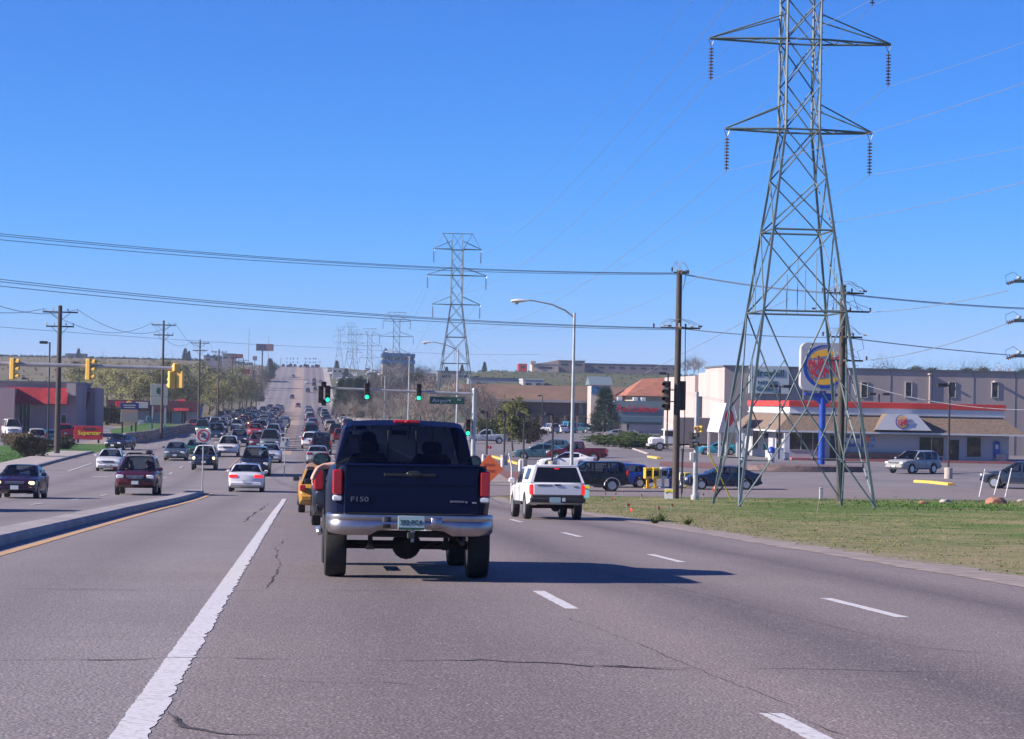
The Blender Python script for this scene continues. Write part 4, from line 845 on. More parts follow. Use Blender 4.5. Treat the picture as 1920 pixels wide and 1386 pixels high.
# ------------------------------------------------------------------ lattice towers and their wires
def pylon():
    b0 = lambda z: 6.15/2-.266/2*z if z < 17.3 else .775        # half width of the body at height z
    t = empty('lattice_tower', (0, 0, 0)); st = M['steel']
    for sx, sy in ((-1, -1), (1, -1), (1, 1), (-1, 1)):
        b = MB()
        for z0, z1, w_ in ((-.3, 9, .15), (9, 17.3, .13), (17.3, 25, .11)):
            p = [Vector((sx*b0(z), sy*b0(z), z)) for z in (z0, z1)]
            b.tube(p[0], p[1], w_*.54, st, n=4)
        b.build('leg', t, smooth=0)
    b = MB(); lv = [0, 4.6, 9, 12.7, 15.1, 17.3, 19.3, 21.4, 23.2, 25]
    def cor(z): q = b0(max(z, 0)); return [Vector((-q, -q, z)), Vector((q, -q, z)), Vector((q, q, z)), Vector((-q, q, z))]
    for z0, z1 in zip(lv[2:], lv[3:]):
        A, B = cor(z0), cor(z1)
        for i in range(4):
            j = (i+1) % 4; b.tube(A[i], B[j], .034, st, n=4); b.tube(A[j], B[i], .034, st, n=4)
    for z in (9, 12.7, 17.3, 21.4, 25):
        A = cor(z)
        for i in range(4): b.tube(A[i], A[(i+1) % 4], .045, st, n=4)
    A, B, C = cor(0), cor(4.6), cor(9)
    for i in range(4):                      # K bracing of the splayed foot
        j = (i+1) % 4; m0 = (C[i]+C[j])/2; mid = (B[i]+B[j])/2
        b.tube(A[i]+(0, 0, .3)if 0 else A[i]+Vector((0, 0, .3)), mid, .042, st, n=4); b.tube(A[j]+Vector((0, 0, .3)), mid, .042, st, n=4)
        b.tube(mid, C[i], .040, st, n=4); b.tube(mid, C[j], .040, st, n=4)
        for q, e in ((A[i], B[i]), (A[j], B[j])):
            b.tube((q+mid)/2, e, .028, st, n=4); b.tube((mid+(C[i] if e is B[i] else C[j]))/2, e, .028, st, n=4)
            b.tube((q+mid)/2, (q+e)/2, .025, st, n=4)
        X_ = cor(12.7); b.tube(m0, m0+Vector((0, 0, 1.85)), .022, st, n=4); b.tube(m0+Vector((.5 if i % 2 == 0 else 0, .5 if i % 2 else 0, 0)), m0+Vector((.5 if i % 2 == 0 else 0, .5 if i % 2 else 0, 2.6)), .018, st, n=4)
    b.build('bracing', t, smooth=0)
    for k in range(30): z = 3+k*.72; q = b0(z); MB().tube((q, -q, z), (q+.14, -q-.05, z), .013, st, n=4).build('climbing_peg', t, smooth=0)
    tips = []
    for z, hs in ((17.3, 3.4), (21.4, 4.2), (25.1, 3.4)):
        for s in (-1, 1):
            b = MB(); q = .775; tip = Vector((s*hs, 0, z))
            for sy in (-1, 1):
                b.tube((s*q, sy*q, z), tip+Vector((0, sy*.06, 0)), .05, st, n=4); b.tube((s*q, sy*q, z+1.15), tip+Vector((0, sy*.05, .03)), .034, st, n=4)
            b.tube((s*1.7, -.5, z), (s*1.7, .5, z), .03, st, n=4); b.tube((s*q, -q, z), (s*1.7, .5, z), .025, st, n=4); b.tube((s*1.7, -.5, z), (s*2.5, .2, z), .025, st, n=4)
            b.build('crossarm', t, smooth=0)
            b = MB(); x = s*(hs-.08); b.tube((x+.14, 0, z-.03), (x, 0, z-.38), .016, M['insul'], n=4); b.tube((x-.14, 0, z-.03), (x, 0, z-.38), .016, M['insul'], n=4); zz = z-.38
            b.tube((x, 0, zz), (x, 0, zz-1.55), .02, M['insul'], n=6)
            for k in range(10): b.lathe([(.03, .07), (.115, .025), (.125, 0), (.03, -.01)], M['insul'], 10, Matrix.Translation((x, 0, zz-.12-k*.146)))
            b.build('insulator', t); tips.append(Vector((x, 0, zz-1.55)))
    b = MB()
    for s in (-1, 1):
        for sy in (-1, 1): b.tube((s*.775, sy*.775, 25), (s*2.05, 0, 27.3), .04, st, n=4); b.tube((s*.775, sy*.775, 25), (s*.7, 0, 27.3), .03, st, n=4)
        b.tube((s*2.1, 0, 27.3), (s*3.3, 0, 25.1), .026, st, n=4); b.tube((s*.7, 0, 27.3), (-s*.775, .775, 25), .026, st, n=4)
    b.tube((-2.2, 0, 27.3), (2.2, 0, 27.3), .05, st, n=4); b.build('earth_wire_frame', t, smooth=0)
    tips += [Vector((-2.1, 0, 27.35)), Vector((2.1, 0, 27.35))]
    return t, tips
pt, TIPS = pylon(); PX = []
for i, (px, Y) in enumerate(((1486, 98), (853, 307), (742, 532), (692, 747), (664, 980), (655, 1120), (635, 1400))):
    o = pt if i == 0 else copy_tree(pt); X_ = at(px, 900 if i == 0 else 700, Y).x; base = gz(X_, Y) if i != 2 else gz(X_, Y)-.5
    base += (0, 1.55, -.95, 0, 0, 0, 0)[i]
    if i == 0: base = -3.22
    o.location = (X_, Y, base); PX.append(Vector(o.location))
    tag(o, ['huge grey lattice power tower standing on the grass at the right', 'second lattice power tower rising behind the dark pickup cab', 'third lattice power tower by the blue roofed building', 'fourth lattice power tower left of the blue roofed building', 'far lattice power tower, rightmost of the three at the hill crest', 'far lattice power tower, middle of the three at the hill crest', 'far lattice power tower, leftmost and tallest at the hill crest'][i], 'power tower', 'lattice towers of the power line')
def wire(name, a, b, sag, r, label=None, group=None, n=18, m=None, cat='power line'):
    a, b = Vector(a), Vector(b); pts = [a.lerp(b, t/n)-Vector((0, 0, sag*4*(t/n)*(1-t/n))) for t in range(n+1)]
    o = MB().pipe(pts, r, m or M['wire'], 4).build(name); tag(o, label, cat, group); return o
posn = ['lower left', 'lower right', 'middle left', 'middle right', 'top left', 'top right', 'left peak', 'right peak']
P0 = Vector((PX[0].x+.4, -120, 1.0)); P7 = [P0]+PX
for i in range(5):
    A, B = P7[i], P7[i+1]
    for k, tp in enumerate(TIPS):
        r_ = .009 if i < 1 else .014 if k < 6 else .009
        wire('power_line', A+tp, B+tp, 4.5 if i == 0 else 4.0, r_, f"{posn[k]} wire of the lattice towers, span {['above the road to the nearest', 'nearest to second', 'second to third', 'third to fourth', 'fourth to fifth'][i]}", 'high voltage wires', n=26)
# ------------------------------------------------------------------ wooden poles with crossarms
def wood_pole(p, h, label, arms=(), r=.16, lean=0, group='wooden utility poles', detail=True):
    o = empty('utility_pole', p, 0, label, 'utility pole', group); o.rotation_euler = (0, R(lean), 0)
    MB().tube((0, 0, -.3), (0, 0, h), r, M['wood'], r2=r*.68, n=12).build('pole', o)
    for z, w_, rz in arms:
        b = MB(); X = Matrix.Rotation(rz, 4, 'Z'); b.box((0, .17, z), (w_, .10, .12), M['wood'], X=X)
        for s in (-1, 1): b.tube(X @ Vector((s*w_*.30, .17, z-.03)), X @ Vector((0, .14, z-.75)), .022, M['wood'], n=4)
        a = b.build('crossarm', o)
        for s in (-1, -.45, .45, 1) if w_ > 2 else (-1, 1):
            MB().lathe([(.02, .05), (.03, .12), (.065, .14), (.05, .19), (.07, .21), (.05, .27), (.0001, .30)], M['insulw'] if (z*10) % 2 > 1 else M['insul'], 8, Matrix.Translation(X @ Vector((s*w_*.48, .17, z)))).build('insulator', a)
    return o
def pole_at(px, py, pt_, label, arms, **k):
    p = gp(px, py); top = at(pt_[0], pt_[1], p.y).z; return wood_pole(p, top-p.z, label, arms, **k), p, top
LP = []
for i, (px, Y, pyt, lb) in enumerate([(107, 186, 573, 'thick wooden utility pole with two crossarms at the left kerb'), (302, 265, 601, 'wooden utility pole with two crossarms at the rock wall'), (371, 352, 637, 'wooden utility pole with two crossarms just beyond the rock wall'), (407, 432, 655, 'brown wooden pole in front of the willow trees, left one of three'), (433, 519, 665, 'brown wooden pole in front of the willow trees, middle one of three'),
      (453, 606, 672, 'brown wooden pole in front of the willow trees, right one of three'), (470, 705, 680, 'slim wooden pole left of the far hill road, nearer one'), (484, 810, 683, 'slim wooden pole left of the far hill road, farther one')]):
    X_ = at(px, 830, Y).x; z = gz(X_, Y); top = at(px+6, pyt, Y).z; h = top-z
    wood_pole((X_, Y, z), h, lb, [(h-.55, 2.9, 0), (h-1.75, 2.3, 0)], r=.25 if i == 0 else .17); LP.append(Vector((X_, Y, top-.3)))
LP.insert(0, Vector((-23.5, 118, LP[0].z+.6))); wood_pole((-23.6, 118, -3.6), LP[0].z+4.1, 'utility pole beside the left picture edge showing only crossarm ends', [(LP[0].z+3.6, 3.1, 0), (LP[0].z+2.2, 2.8, 0)])
for i in range(len(LP)-1):
    for k, dx in enumerate((-1.4, 1.4)):
        wire('overhead_wire', LP[i]+Vector((dx, .17, 0)), LP[i+1]+Vector((dx, .17, 0)), 1.6, .022, f"wire on the {['left', 'right'][k]} end of the crossarms between left side poles, {nth(i)} span from us", 'wires along the left poles', 14, cat='wire')
# the line crossing the road
pA, z0 = Vector((-36, 97, -3.2)), 0
def cross_pole(px, py, ptx, pty, label, r):
    p = gp(px, py); top = at(ptx, pty, p.y).z; h = top-p.z; o = empty('utility_pole', p, 0, label, 'utility pole', 'tall poles of the line crossing the road')
    MB().tube((0, 0, -.3), (0, 0, h), r, M['wood'], r2=r*.78, n=14).build('pole', o); return o, p, h
o1, p1, h1 = cross_pole(1266, 935, 1270, 506, 'tall brown wooden pole right of the street light with signal heads on it', .19)
o2, p2, h2 = cross_pole(1574, 940, 1577, 535, 'tall brown wooden pole behind the huge lattice tower', .20)
p3_ = Vector((p2.x+31, 133, -3.3))
zt1, zl1 = h1-.15, at(1266, 615, p1.y).z-p1.z
def hardware(o, z, n, w_, seed):
    r = random.Random(seed); b = MB(); b.box((.1, 0, z), (.16, 1.5, .1), M['wood']); b.box((.1, 0, z), (w_, .09, .09), M['wood']); b.build('crossarm', o)
    for k in range(n):
        x = (k/(n-1)-.5)*w_*1.15; b = MB(); y = r.uniform(-.6, .6)
        b.lathe([(.02, -.1), (.06, -.08), (.035, -.04), (.06, 0), (.035, .04), (.06, .08), (.02, .12)], M['insulw'] if k % 2 else M['insul'], 8, Matrix.Translation((x, y, z+.12)) @ Matrix.Rotation(R(r.choice((0, 90))), 4, 'Y')); b.build('insulator', o)
    b = MB()
    for k in range(4):
        x0, x1 = r.uniform(-w_*.55, 0), r.uniform(0, w_*.6); y = r.uniform(-.5, .5); b.pipe([(x0+(x1-x0)*t/8, y, z+.15+r.choice((.45, .3))*math.sin(math.pi*t/8)) for t in range(9)], .012, M['wire'], 4)
    b.build('jumper_wires', o)
hardware(o1, zt1, 3, .8, 1); hardware(o1, zl1, 7, 2.1, 2)
b = MB(); b.pipe([(.14, 0, zt1), (.35, 0, zt1-.1), (.2, 0, zt1-.9)], .02, M['insulw'], 5); b.pipe([(.35, -.1, zl1-.05), (.40, -.12, 4), (.33, -.12, 1.0), (.3, -.1, .05)], .022, M['black'], 6); b.tube((.32, -.12, .3), (.32, -.12, 2.6), .05, M['black']); b.build('riser_cable', o1)
zt2, zl2, zm2, zb2 = h2-.4, at(1577, 632, p2.y).z-p2.z, at(1577, 584, p2.y).z-p2.z, at(1577, 676, p2.y).z-p2.z
hardware(o2, zt2, 7, 2.0, 3); hardware(o2, zl2, 6, 1.9, 4); hardware(o2, zm2, 4, 2.6, 5); hardware(o2, zb2, 3, 2.0, 6)
b = MB(); b.pipe([(.5, 0, zt2), (.8, 0, zt2-.9), (.75, 0, zm2+.3), (1.1, 0, zm2)], .014, M['wire'], 4); b.pipe([(1.0, 0, zl2), (1.15, 0, zl2-.6), (.8, 0, zb2+.5), (.95, 0, zb2)], .014, M['wire'], 4); b.build('jumper_wires', o2)
LX, LY = at(-300, 500, 86).x, 86
for k, (dz, dy) in enumerate(((0, .2), (-.13, -.1), (-.36, -.5))):
    wire('overhead_wire', (LX, LY+dy*2, at(-300, 404, LY).z+dz), p1+Vector((0, dy, zt1+dz*.3)), .55, .013, f"{['upper', 'middle', 'lower'][k]} one of the three highest wires crossing the road to the tall brown pole", 'wires crossing the road', 24, cat='wire')
    wire('overhead_wire', p1+Vector((0, dy, zt1+dz*.3)), p2+Vector((0, dy, zt2+dz*.3)), .15, .014, f"{['upper', 'middle', 'lower'][k]} one of the three highest wires between the two tall brown poles", 'wires crossing the road', cat='wire')
    wire('overhead_wire', p2+Vector((0, dy, zt2+dz*.3)), p3_+Vector((0, dy, h2+.6+dz*.3)), .5, .014, f"{['upper', 'middle', 'lower'][k]} one of the three highest wires right of the lattice tower", 'wires crossing the road', cat='wire')
    wire('overhead_wire', (LX, LY+dy*2, at(-300, 487, LY).z+dz), p1+Vector((0, dy, zl1+dz*.3)), .5, .014, f"{['upper', 'middle', 'lower'][k]} one of the three lower wires crossing the road to the tall brown pole", 'wires crossing the road', 24, cat='wire')
for k in range(2):
    wire('overhead_wire', p1+Vector((0, k*.3, zl1)), p2+Vector((0, k*.3, zl2)), .15, .016, f"{['front', 'rear'][k]} one of the paired wires between the two tall brown poles", 'wires crossing the road', cat='wire')
    wire('overhead_wire', p2+Vector((0, k*.3, zl2)), p3_+Vector((0, k*.3, h2-3.0)), .4, .016, f"{['front', 'rear'][k]} one of the paired wires right of the lattice tower", 'wires crossing the road', cat='wire')
for k, (pa, pb, ya, yb, s) in enumerate([((-40, 610), (640, 653), 170, 300, .2), ((640, 653), (1010, 665), 300, 330, .3), ((1010, 665), (1340, 688), 330, 300, .3), ((1560, 418), (2000, 322), 100, 60, .1), ((1600, 715), (1990, 768), 119, 100, .5), ((1610, 586), (1890, 545), 118, 80, .2), ((1610, 676), (1890, 606), 118, 80, .3), ((880, 640), (960, 700), 307, 300, 0), ((1210, 700), (1480, 560), 160, 100, 0)]):
    a, c = at(*pa, ya), at(*pb, yb); wire('overhead_wire', a, c, s, .016 if ya > 100 else .012, ['thin far wire low over the left side of the road', 'thin far wire over the row of street lights', 'thin far wire above the shop roofs', 'dark cable running right from the lattice tower', 'slack pale cable across the restaurant front', 'thin wire rising right from the tower hidden pole, upper one', 'thin wire rising right from the tower hidden pole, lower one', 'short guy wire right of the second lattice tower', 'slanting wire behind the tall brown pole'][k], 'thin single wires', cat='wire')
# pole just outside the right picture edge: its arms reach into view
pr = at(1990, 700, 82); o = empty('utility_pole', (pr.x, 82, gz(pr.x, 82)), 0, 'dark pole hardware with brown insulators at the right picture edge', 'utility pole'); zz = lambda py: at(1900, py, 82).z-gz(pr.x, 82)
MB().tube((0, 0, 0), (0, 0, zz(480)), .15, M['wood'], n=12).build('pole', o)
for py in (527, 601, 667):
    b = MB(); x0 = at(1905, py, 82).x-pr.x; b.box((x0/2+.1, 0, zz(py)), (-x0+.3, .1, .13), M['steel']); a = b.build('crossarm', o)
    b = MB(); b.tube((x0, 0, zz(py)), (x0-.38, 0, zz(py)-.12), .03, M['insul'], n=6)
    for k in range(4): b.lathe([(.03, 0), (.09, .02), (.03, .05)], M['insul'], 10, Matrix.Translation((x0-.08-.085*k, 0, zz(py)-.02-.027*k)) @ Matrix.Rotation(R(70), 4, 'Y'))
    b.lathe([(.03, 0), (.09, .05), (.09, .12), (.0001, .15)], M['insulw'], 10, Matrix.Translation((x0+.12, 0, zz(py)+.06))); b.build('insulator', a)
    b = MB(); b.pipe([(x0-.38, 0, zz(py)-.12), (x0-.42, 0, zz(py)+.2), (x0-.1, 0, zz(py)+.35), (x0+.1, 0, zz(py)+.2)], .01, M['black'], 4); b.build('jumper_wire', a)
for k in range(3): MB
# ------------------------------------------------------------------ street lights
def street_light(X_, Y, top, label, arm=3.0, r=.11):
    z = gz(X_, Y); h = top-z; o = empty('street_light', (X_, Y, z), 0, label, 'street light', 'street lights along the right kerb')
    b = MB(); b.tube((0, 0, 0), (0, 0, h), r, M['pole'], r2=r*.6, n=12); b.tube((0, 0, 0), (0, 0, .5), r*1.5, M['pole'], n=10); b.build('pole', o)
    MB().pipe([(0, 0, h-.25), (-.5, 0, h+.12), (-1.2, 0, h+.42), (-arm+.8, 0, h+.60), (-arm+.5, 0, h+.62)], [.05, .045, .04, .035, .035], M['pole'], 8).build('arm', o)
    hd = MB().lathe([(.0001, -.5), (.07, -.46), (.13, -.2), (.19, .1), (.185, .3), (.10, .48), (.0001, .52)], M['signw'], 12, Matrix.Translation((-arm+.1, 0, h+.58)) @ Matrix.Rotation(R(-93), 4, 'Y') @ Matrix.Scale(.55, 4, (1, 0, 0))); q = hd.build('lamp_head', o)
    MB().lathe([(.15, 0), (.14, -.09), (.09, -.15), (.0001, -.17)], M['insulw'], 12, Matrix.Translation((-arm-.12, 0, h+.54))).build('lens', q); return o
for i, (px, Y, pyt) in enumerate(((1073, 115, 587), (856, 205, 655), (765, 305, 668), (720, 399, 690), (687, 515, 700), (669, 613, 706), (656, 710, 712), (645, 820, 716))):
    X_ = at(px, 800, Y).x; t_ = at(px+2, pyt, Y).z if i < 3 else gz(X_, Y)+9.6
    street_light(X_, Y, t_, ['tall street light behind the small white pickup', 'street light seen above the dark blue pickup cab at the second lattice tower', 'street light left of the blue roofed building', 'street light behind the arm of the traffic lights, right of the middle green head', 'street light right behind the middle green traffic light', 'slim far street light left of the middle green traffic light', 'slim far street light, third left of the middle green traffic light', 'farthest slim street light beside the hill road'][i], r=.12 if i else .11)
street_light(14.0, 37, 8.35+.1, 'street light above the picture edge showing only the bottom of its head')
# ------------------------------------------------------------------ traffic lights
def head(parent, p, rz, body, lit_, n=3, sz=.36, name='signal_head'):
    """signal head facing -Y before rotation"""
    X = Matrix.Translation(p) @ Matrix.Rotation(rz, 4, 'Z'); h = n*sz; b = MB(); b.box((0, 0, 0), (.34, .22, h), body, X=X, bev=.03); o = b.build(name, parent)
    for k in range(n):
        z = h/2-sz*(k+.5); m = [M['redoff'], M['yeloff'], M['green'] if lit_ else M['redoff']][min(k, 2)]
        MB().lathe([(.0001, .03), (.10, .02), (.125, 0)], m, 14, X @ Matrix.Translation((0, -.115, z)) @ FACE).build('lens', o)
        b = MB(); vs = []
        for t in range(-20, 201, 20): c, s_ = math.cos(R(t)), math.sin(R(t)); vs += [(.135*c, -.11, z+.135*s_), (.135*c, -.33, z+.135*s_*.98), (.145*c, -.11, z+.147*s_), (.145*c, -.33, z+.147*s_)]
        kk = len(vs)//4; b.add(vs, [(4*i, 4*i+1, 4*i+5, 4*i+4) for i in range(kk-1)]+[(4*i+2, 4*i+6, 4*i+7, 4*i+3) for i in range(kk-1)]+[(4*i+1, 4*i+3, 4*i+7, 4*i+5) for i in range(kk-1)], body, X); b.build('visor', o)
    return o
Ym = 140; Xp = at(887, 850, Ym).x; zg = gz(Xp, Ym); zt = at(888, 731, Ym).z
o = empty('traffic_light', (Xp, Ym, zg), 0, 'silver mast arm of traffic lights with four green lamps over the right lanes', 'traffic light'); h = zt-zg
b = MB(); b.tube((0, 0, 0), (0, 0, h), .17, M['pole'], r2=.13, n=14); b.lathe([(.15, 0), (.12, .08), (.0001, .13)], M['pole'], 12, Matrix.Translation((0, 0, h))); b.tube((0, 0, 0), (0, 0, .3), .25, M['pole']); b.build('pole', o)
arm0 = at(884, 739, Ym)-Vector(o.location); arm1 = at(608, 727, Ym)-Vector(o.location); arm1.y = arm0.y = 0
b = MB(); b.tube(arm0, arm1, .11, M['pole'], r2=.06, n=12); b.build('mast_arm', o)
for px, py, n, lt in ((607, 721, 1, 0), (601.5, 740, 3, 0), (614.5, 739, 3, 1), (688, 734, 3, 1), (785, 736, 3, 1)):
    p = at(px, py, Ym)-Vector(o.location); p.y = -.2; head(o, p, 0, M['sigb'], lt, n)
p = at(607, 755, Ym)-Vector(o.location); MB().box((p.x, -.1, p.z), (.3, .1, .4), M['sigb'], bev=.02).build('bracket', o)
p = at(877, 802, Ym)-Vector(o.location); p.y = -.1; head(o, p, 0, M['sigb'], 1, 3)
p = at(838, 751, Ym)-Vector(o.location); q = empty('street_sign', Vector(o.location)+p+Vector((0, -.12, 0)), 0, 'green street name sign reading Airport hanging under the mast arm', 'street sign')
MB().box((0, 0, 0), (2.25, .03, .46), M['signg'], bev=.01).build('panel', q); MB().add(*text_geo('Airport', .34, .004, 1.15), M['signw'], Matrix.Translation((-.35, -.022, -.02)) @ FACE).build('lettering', q); MB().add(*text_geo('Rd', .22, .004), M['signw'], Matrix.Translation((.78, -.022, .06)) @ FACE).build('lettering', q)
b = MB(); b.box((-.7, 0, .29), (.03, .03, .2), M['back']); b.box((.7, 0, .29), (.03, .03, .2), M['back']); b.build('hanger', q)
# left arm, seen from behind
Yl = 112; zl_ = at(340, 691, Yl).z; xe = at(336, 690, Yl).x; xs = at(-420, 675, Yl).x
o = empty('traffic_light', (xs, Yl, gz(xs, Yl)), 0, 'long silver mast arm of yellow traffic lights reaching in from the left', 'traffic light'); L0 = Vector(o.location)
b = MB(); b.tube((0, 0, 0), (0, 0, at(0, 681, Yl).z-L0.z+.5), .18, M['pole'], n=12); b.build('pole', o)
a0 = at(0, 682, Yl)-L0; a1 = at(339, 691, Yl)-L0; dr_ = (a1-a0); a0 = a0-dr_*(a0.x/dr_.x); a0.y = a1.y = 0
MB().tube(a0, a1, .15, M['pole'], r2=.085, n=12).build('mast_arm', o)
for px, py, rz, n in ((25, 692, R(80), 3), (167, 693, R(80), 3)):
    p = at(px, py, Yl)-L0; p.y = -.25; head(o, p, rz, M['sigy'], 0, n, sz=.36)
for px, py, rz, n, sx in ((331, 689, R(205), 1, 0), (322, 712, R(205), 3, 0), (338, 712, R(165), 3, 0)):
    p = at(px, py, Yl)-L0; p.y = -.1; head(o, p, rz, M['sigy'], 0, n, sz=.29 if n == 3 else .40)
# big black head on the tall wooden pole and the white signal post
q = empty('traffic_light', p1, 0, 'black four lamp signal strapped to the left of the tall brown pole', 'traffic light', 'signals at the right corner')
a = at(1250, 742, p1.y)-p1; a.y = -.1; head(q, a, R(-35), M['sigb'], 0, 4, sz=.38); MB().box((a.x/2, 0, a.z+.3), (abs(a.x), .06, .06), M['sigb']).build('bracket', q); MB().box((a.x/2, 0, a.z-.3), (abs(a.x), .06, .06), M['sigb']).build('bracket', q)
q = empty('traffic_light', p1+Vector((.02, 0, 0)), 0, 'black signal seen from behind on the right of the tall brown pole', 'traffic light', 'signals at the right corner')
a = at(1279, 742, p1.y)-p1; a.y = .1; head(q, a, R(200), M['sigb'], 0, 4, sz=.38)
pp = gp(1303, 937); o = empty('pedestrian_signal', pp, 0, 'pale steel signal post with walk signals right of the tall brown pole', 'signal post'); h = at(1305, 735, pp.y).z-pp.z
b = MB(); b.tube((0, 0, 0), (0, 0, h), .14, M['pole'], r2=.10, n=12); b.tube((0, 0, 0), (0, 0, .25), .22, M['pole'], n=12)
for z in (1.3, 2.0, 3.1): b.tube((0, 0, z), (0, 0, z+.04), .15, M['back'], n=12)
b.build('pole', o)
for dx, dz, rz in ((-.22, 3.25, R(60)), (-.2, 2.8, R(60)), (.22, 3.6, R(-60))): head(o, (dx, -.08, dz), rz, M['sigb'] if dx < 0 else M['sigy'], 0, 1, sz=.34)
MB().box((-.2, -.05, 2.2), (.22, .16, .42), M['signw'], bev=.02).build('control_box', o); MB().box((-.25, -.02, 1.0), (.12, .12, .32), M['black'], bev=.02).build('push_button', o)
# signals on the crest
for Yc, zc, nm in ((1225, 672, 'nearer row of tiny traffic lights on the hill crest'), (1280, 679, 'farther row of tiny traffic lights on the hill crest')):
    a, c = at(526, zc, Yc), at(600, zc+1.5, Yc); o = empty('traffic_light', (a.x, Yc, gz(a.x, Yc)), 0, nm, 'traffic light', 'traffic lights on the crest'); g0 = Vector(o.location)
    b = MB(); b.tube((0, 0, 0), (0, 0, a.z-g0.z), .14, M['back'], n=6); b.tube(c-g0-Vector((0, 0, c.z-g0.z)), c-g0, .14, M['back'], n=6); b.build('pole', o)
    b = MB(); b.tube(a-g0, c-g0-Vector((4.0*5, 0, 0)), .06, M['back'], n=6); b.tube(c-g0, c-g0-Vector((9, 0, 0)), .06, M['back'], n=6); b.build('mast_arm', o)
    for k, px in enumerate((538, 545, 550, 558, 573, 581, 588, 592)):
        p = at(px, zc+.5, Yc)-g0; MB().box((p.x, 0, p.z), (.42, .3, .9), M['sigb'], bev=.04).build('signal_head', o)
# ------------------------------------------------------------------ signs near the junction
def post(parent, h, r=.03, m=None, w_=0): MB().tube((0, 0, 0), (0, 0, h), r, m or M['pole'], n=8).build('post', parent)
p = gp(379, 927); o = empty('road_sign', (p.x, p.y, p.z+.15), 0, 'square white no U-turn sign on a post at the tip of the kerbed median', 'road sign'); zc = at(380, 817, p.y).z-p.z-.15
post(o, zc+.3); MB().box((0, -.04, zc), (.66, .012, .66), M['signw'], bev=.004).build('panel', o)
b = MB(); X = Matrix.Translation((0, -.048, zc)) @ FACE
b.lathe([(.285, 0), (.285, .006), (.235, .006), (.235, 0)], M['signr'], 28, X, cap=False); b.box((0, 0, .005), (.50, .05, .006), M['signr'], X=X @ Matrix.Rotation(R(-45), 4, 'Z')); b.build('red_ring', o)
b = MB(); b.pipe([Vector((.07, -.055, zc-.13)), Vector((.07, -.055, zc+.05)), Vector((.05, -.055, zc+.11)), Vector((0, -.055, zc+.13)), Vector((-.05, -.055, zc+.11)), Vector((-.07, -.055, zc+.05)), Vector((-.07, -.055, zc-.02))], .02, M['signb'], 6); b.add([(-.14, -.058, zc-.02), (0, -.058, zc-.02), (-.07, -.058, zc-.12)], [(0, 2, 1)], M['signb']); b.build('turn_arrow', o)
p = gp(533, 893); o = empty('road_sign', (p.x, p.y, p.z), 0, 'keep right sign with curved black arrow in the median beyond the junction', 'road sign', 'median signs'); zc = at(533, 829, p.y).z-p.z
post(o, at(533, 787, p.y).z-p.z); MB().box((0, -.04, zc), (.56, .012, .68), M['signw'], bev=.004).build('panel', o); MB().box((0, -.04, at(533, 792, p.y).z-p.z), (.32, .012, .40), M['back'], bev=.004).build('upper_panel', o)
b = MB(); b.pipe([(.0+.04, -.055, zc-.27), (.04, -.055, zc-.1), (.12, -.055, zc+.02), (.14, -.055, zc+.14)], .03, M['signb'], 6); b.add([(.05, -.058, zc+.13), (.23, -.058, zc+.13), (.14, -.058, zc+.27)], [(0, 1, 2)], M['signb']); b.add([(-.2, -.055, zc+.24), (-.06, -.055, zc+.24), (-.13, -.055, zc+.02)], [(0, 2, 1)], M['signb']); b.build('arrow', o)
Yo = 90; pc = at(917, 879, Yo); o = empty('road_work_sign', (pc.x, Yo, gz(pc.x, Yo)), 0, 'orange diamond road work sign with a small flag beside the dark pickup bed', 'road sign'); zc = pc.z-gz(pc.x, Yo)
b = MB(); b.box((0, 0, zc/2-.25), (.06, .06, zc-.45), M['back'])
for s in (-1, 1): b.tube((0, 0, .35), (s*.6, -.2, .02), .025, M['back'], n=6); b.tube((0, 0, .35), (s*.6, .3, .02), .025, M['back'], n=6)
b.build('stand', o); X = Matrix.Translation((0, -.06, zc)) @ Matrix.Rotation(R(45), 4, 'Y'); MB().box((0, 0, 0), (.84, .015, .84), M['signo'], X=X, bev=.005).build('panel', o)
b = MB()
for s_, dz, t_ in ((.16, .16, 'ROAD'), (.16, -.10, 'WORK')): b.add(*text_geo(t_, s_, .002), mat('faded_ink', (.42, .07, .03), .6), Matrix.Translation((0, -.071, zc+dz)) @ FACE)
b.build('lettering', o); b = MB(); b.tube((0, 0, zc+.6), (0, 0, zc+.95), .012, M['back'], n=5); b.add([(-.09, 0, zc+.95), (.09, 0, zc+.93), (.08, 0, zc+.82), (-.08, 0, zc+.83)], [(0, 1, 2, 3)], M['signr']); b.build('flag', o)
Yt = 92; pc = at(959, 905, Yt); z = gz(pc.x, Yt); o = empty('marker_post', (pc.x, Yt, z), 0, 'slim pale bent post with reflectors left of the small white pickup', 'post'); hh = at(960, 850, Yt).z-z
b = MB(); b.pipe([(0, 0, 0), (0, 0, hh*.72), (-.06, 0, hh*.85), (-.12, 0, hh)], .035, M['signw'], 8); b.build('post', o); b = MB()
for dx, dz in ((-.20, .05), (.05, .02), (.08, -.08), (-.26, -.02)): b.lathe([(.0001, .02), (.05, .02), (.055, 0)], M['insulw'], 10, Matrix.Translation((dx, -.05, hh+dz)) @ FACE)
b.build('reflector', o)
def slab_sign(name, px, py, w_, h_, m1, m2, label, top=None):
    p = gp(px, py); o = empty(name, p, R(-8), label, 'sign', None); MB().box((0, 0, h_/2+.03), (w_, .04, h_), m1, bev=.01).build('board', o)
    MB().box((0, -.023, h_*.86), (w_*.96, .006, h_*.22), m2).build('top_band', o)
    b = MB(); pts = [(-w_*.4, h_*.62), (-w_*.2, h_*.74), (0, h_*.78), (w_*.2, h_*.74), (w_*.4, h_*.62)]; b.pipe([(x, -.03, z) for x, z in pts], .012, M['signb'], 4); b.build('arch_mark', o); return o
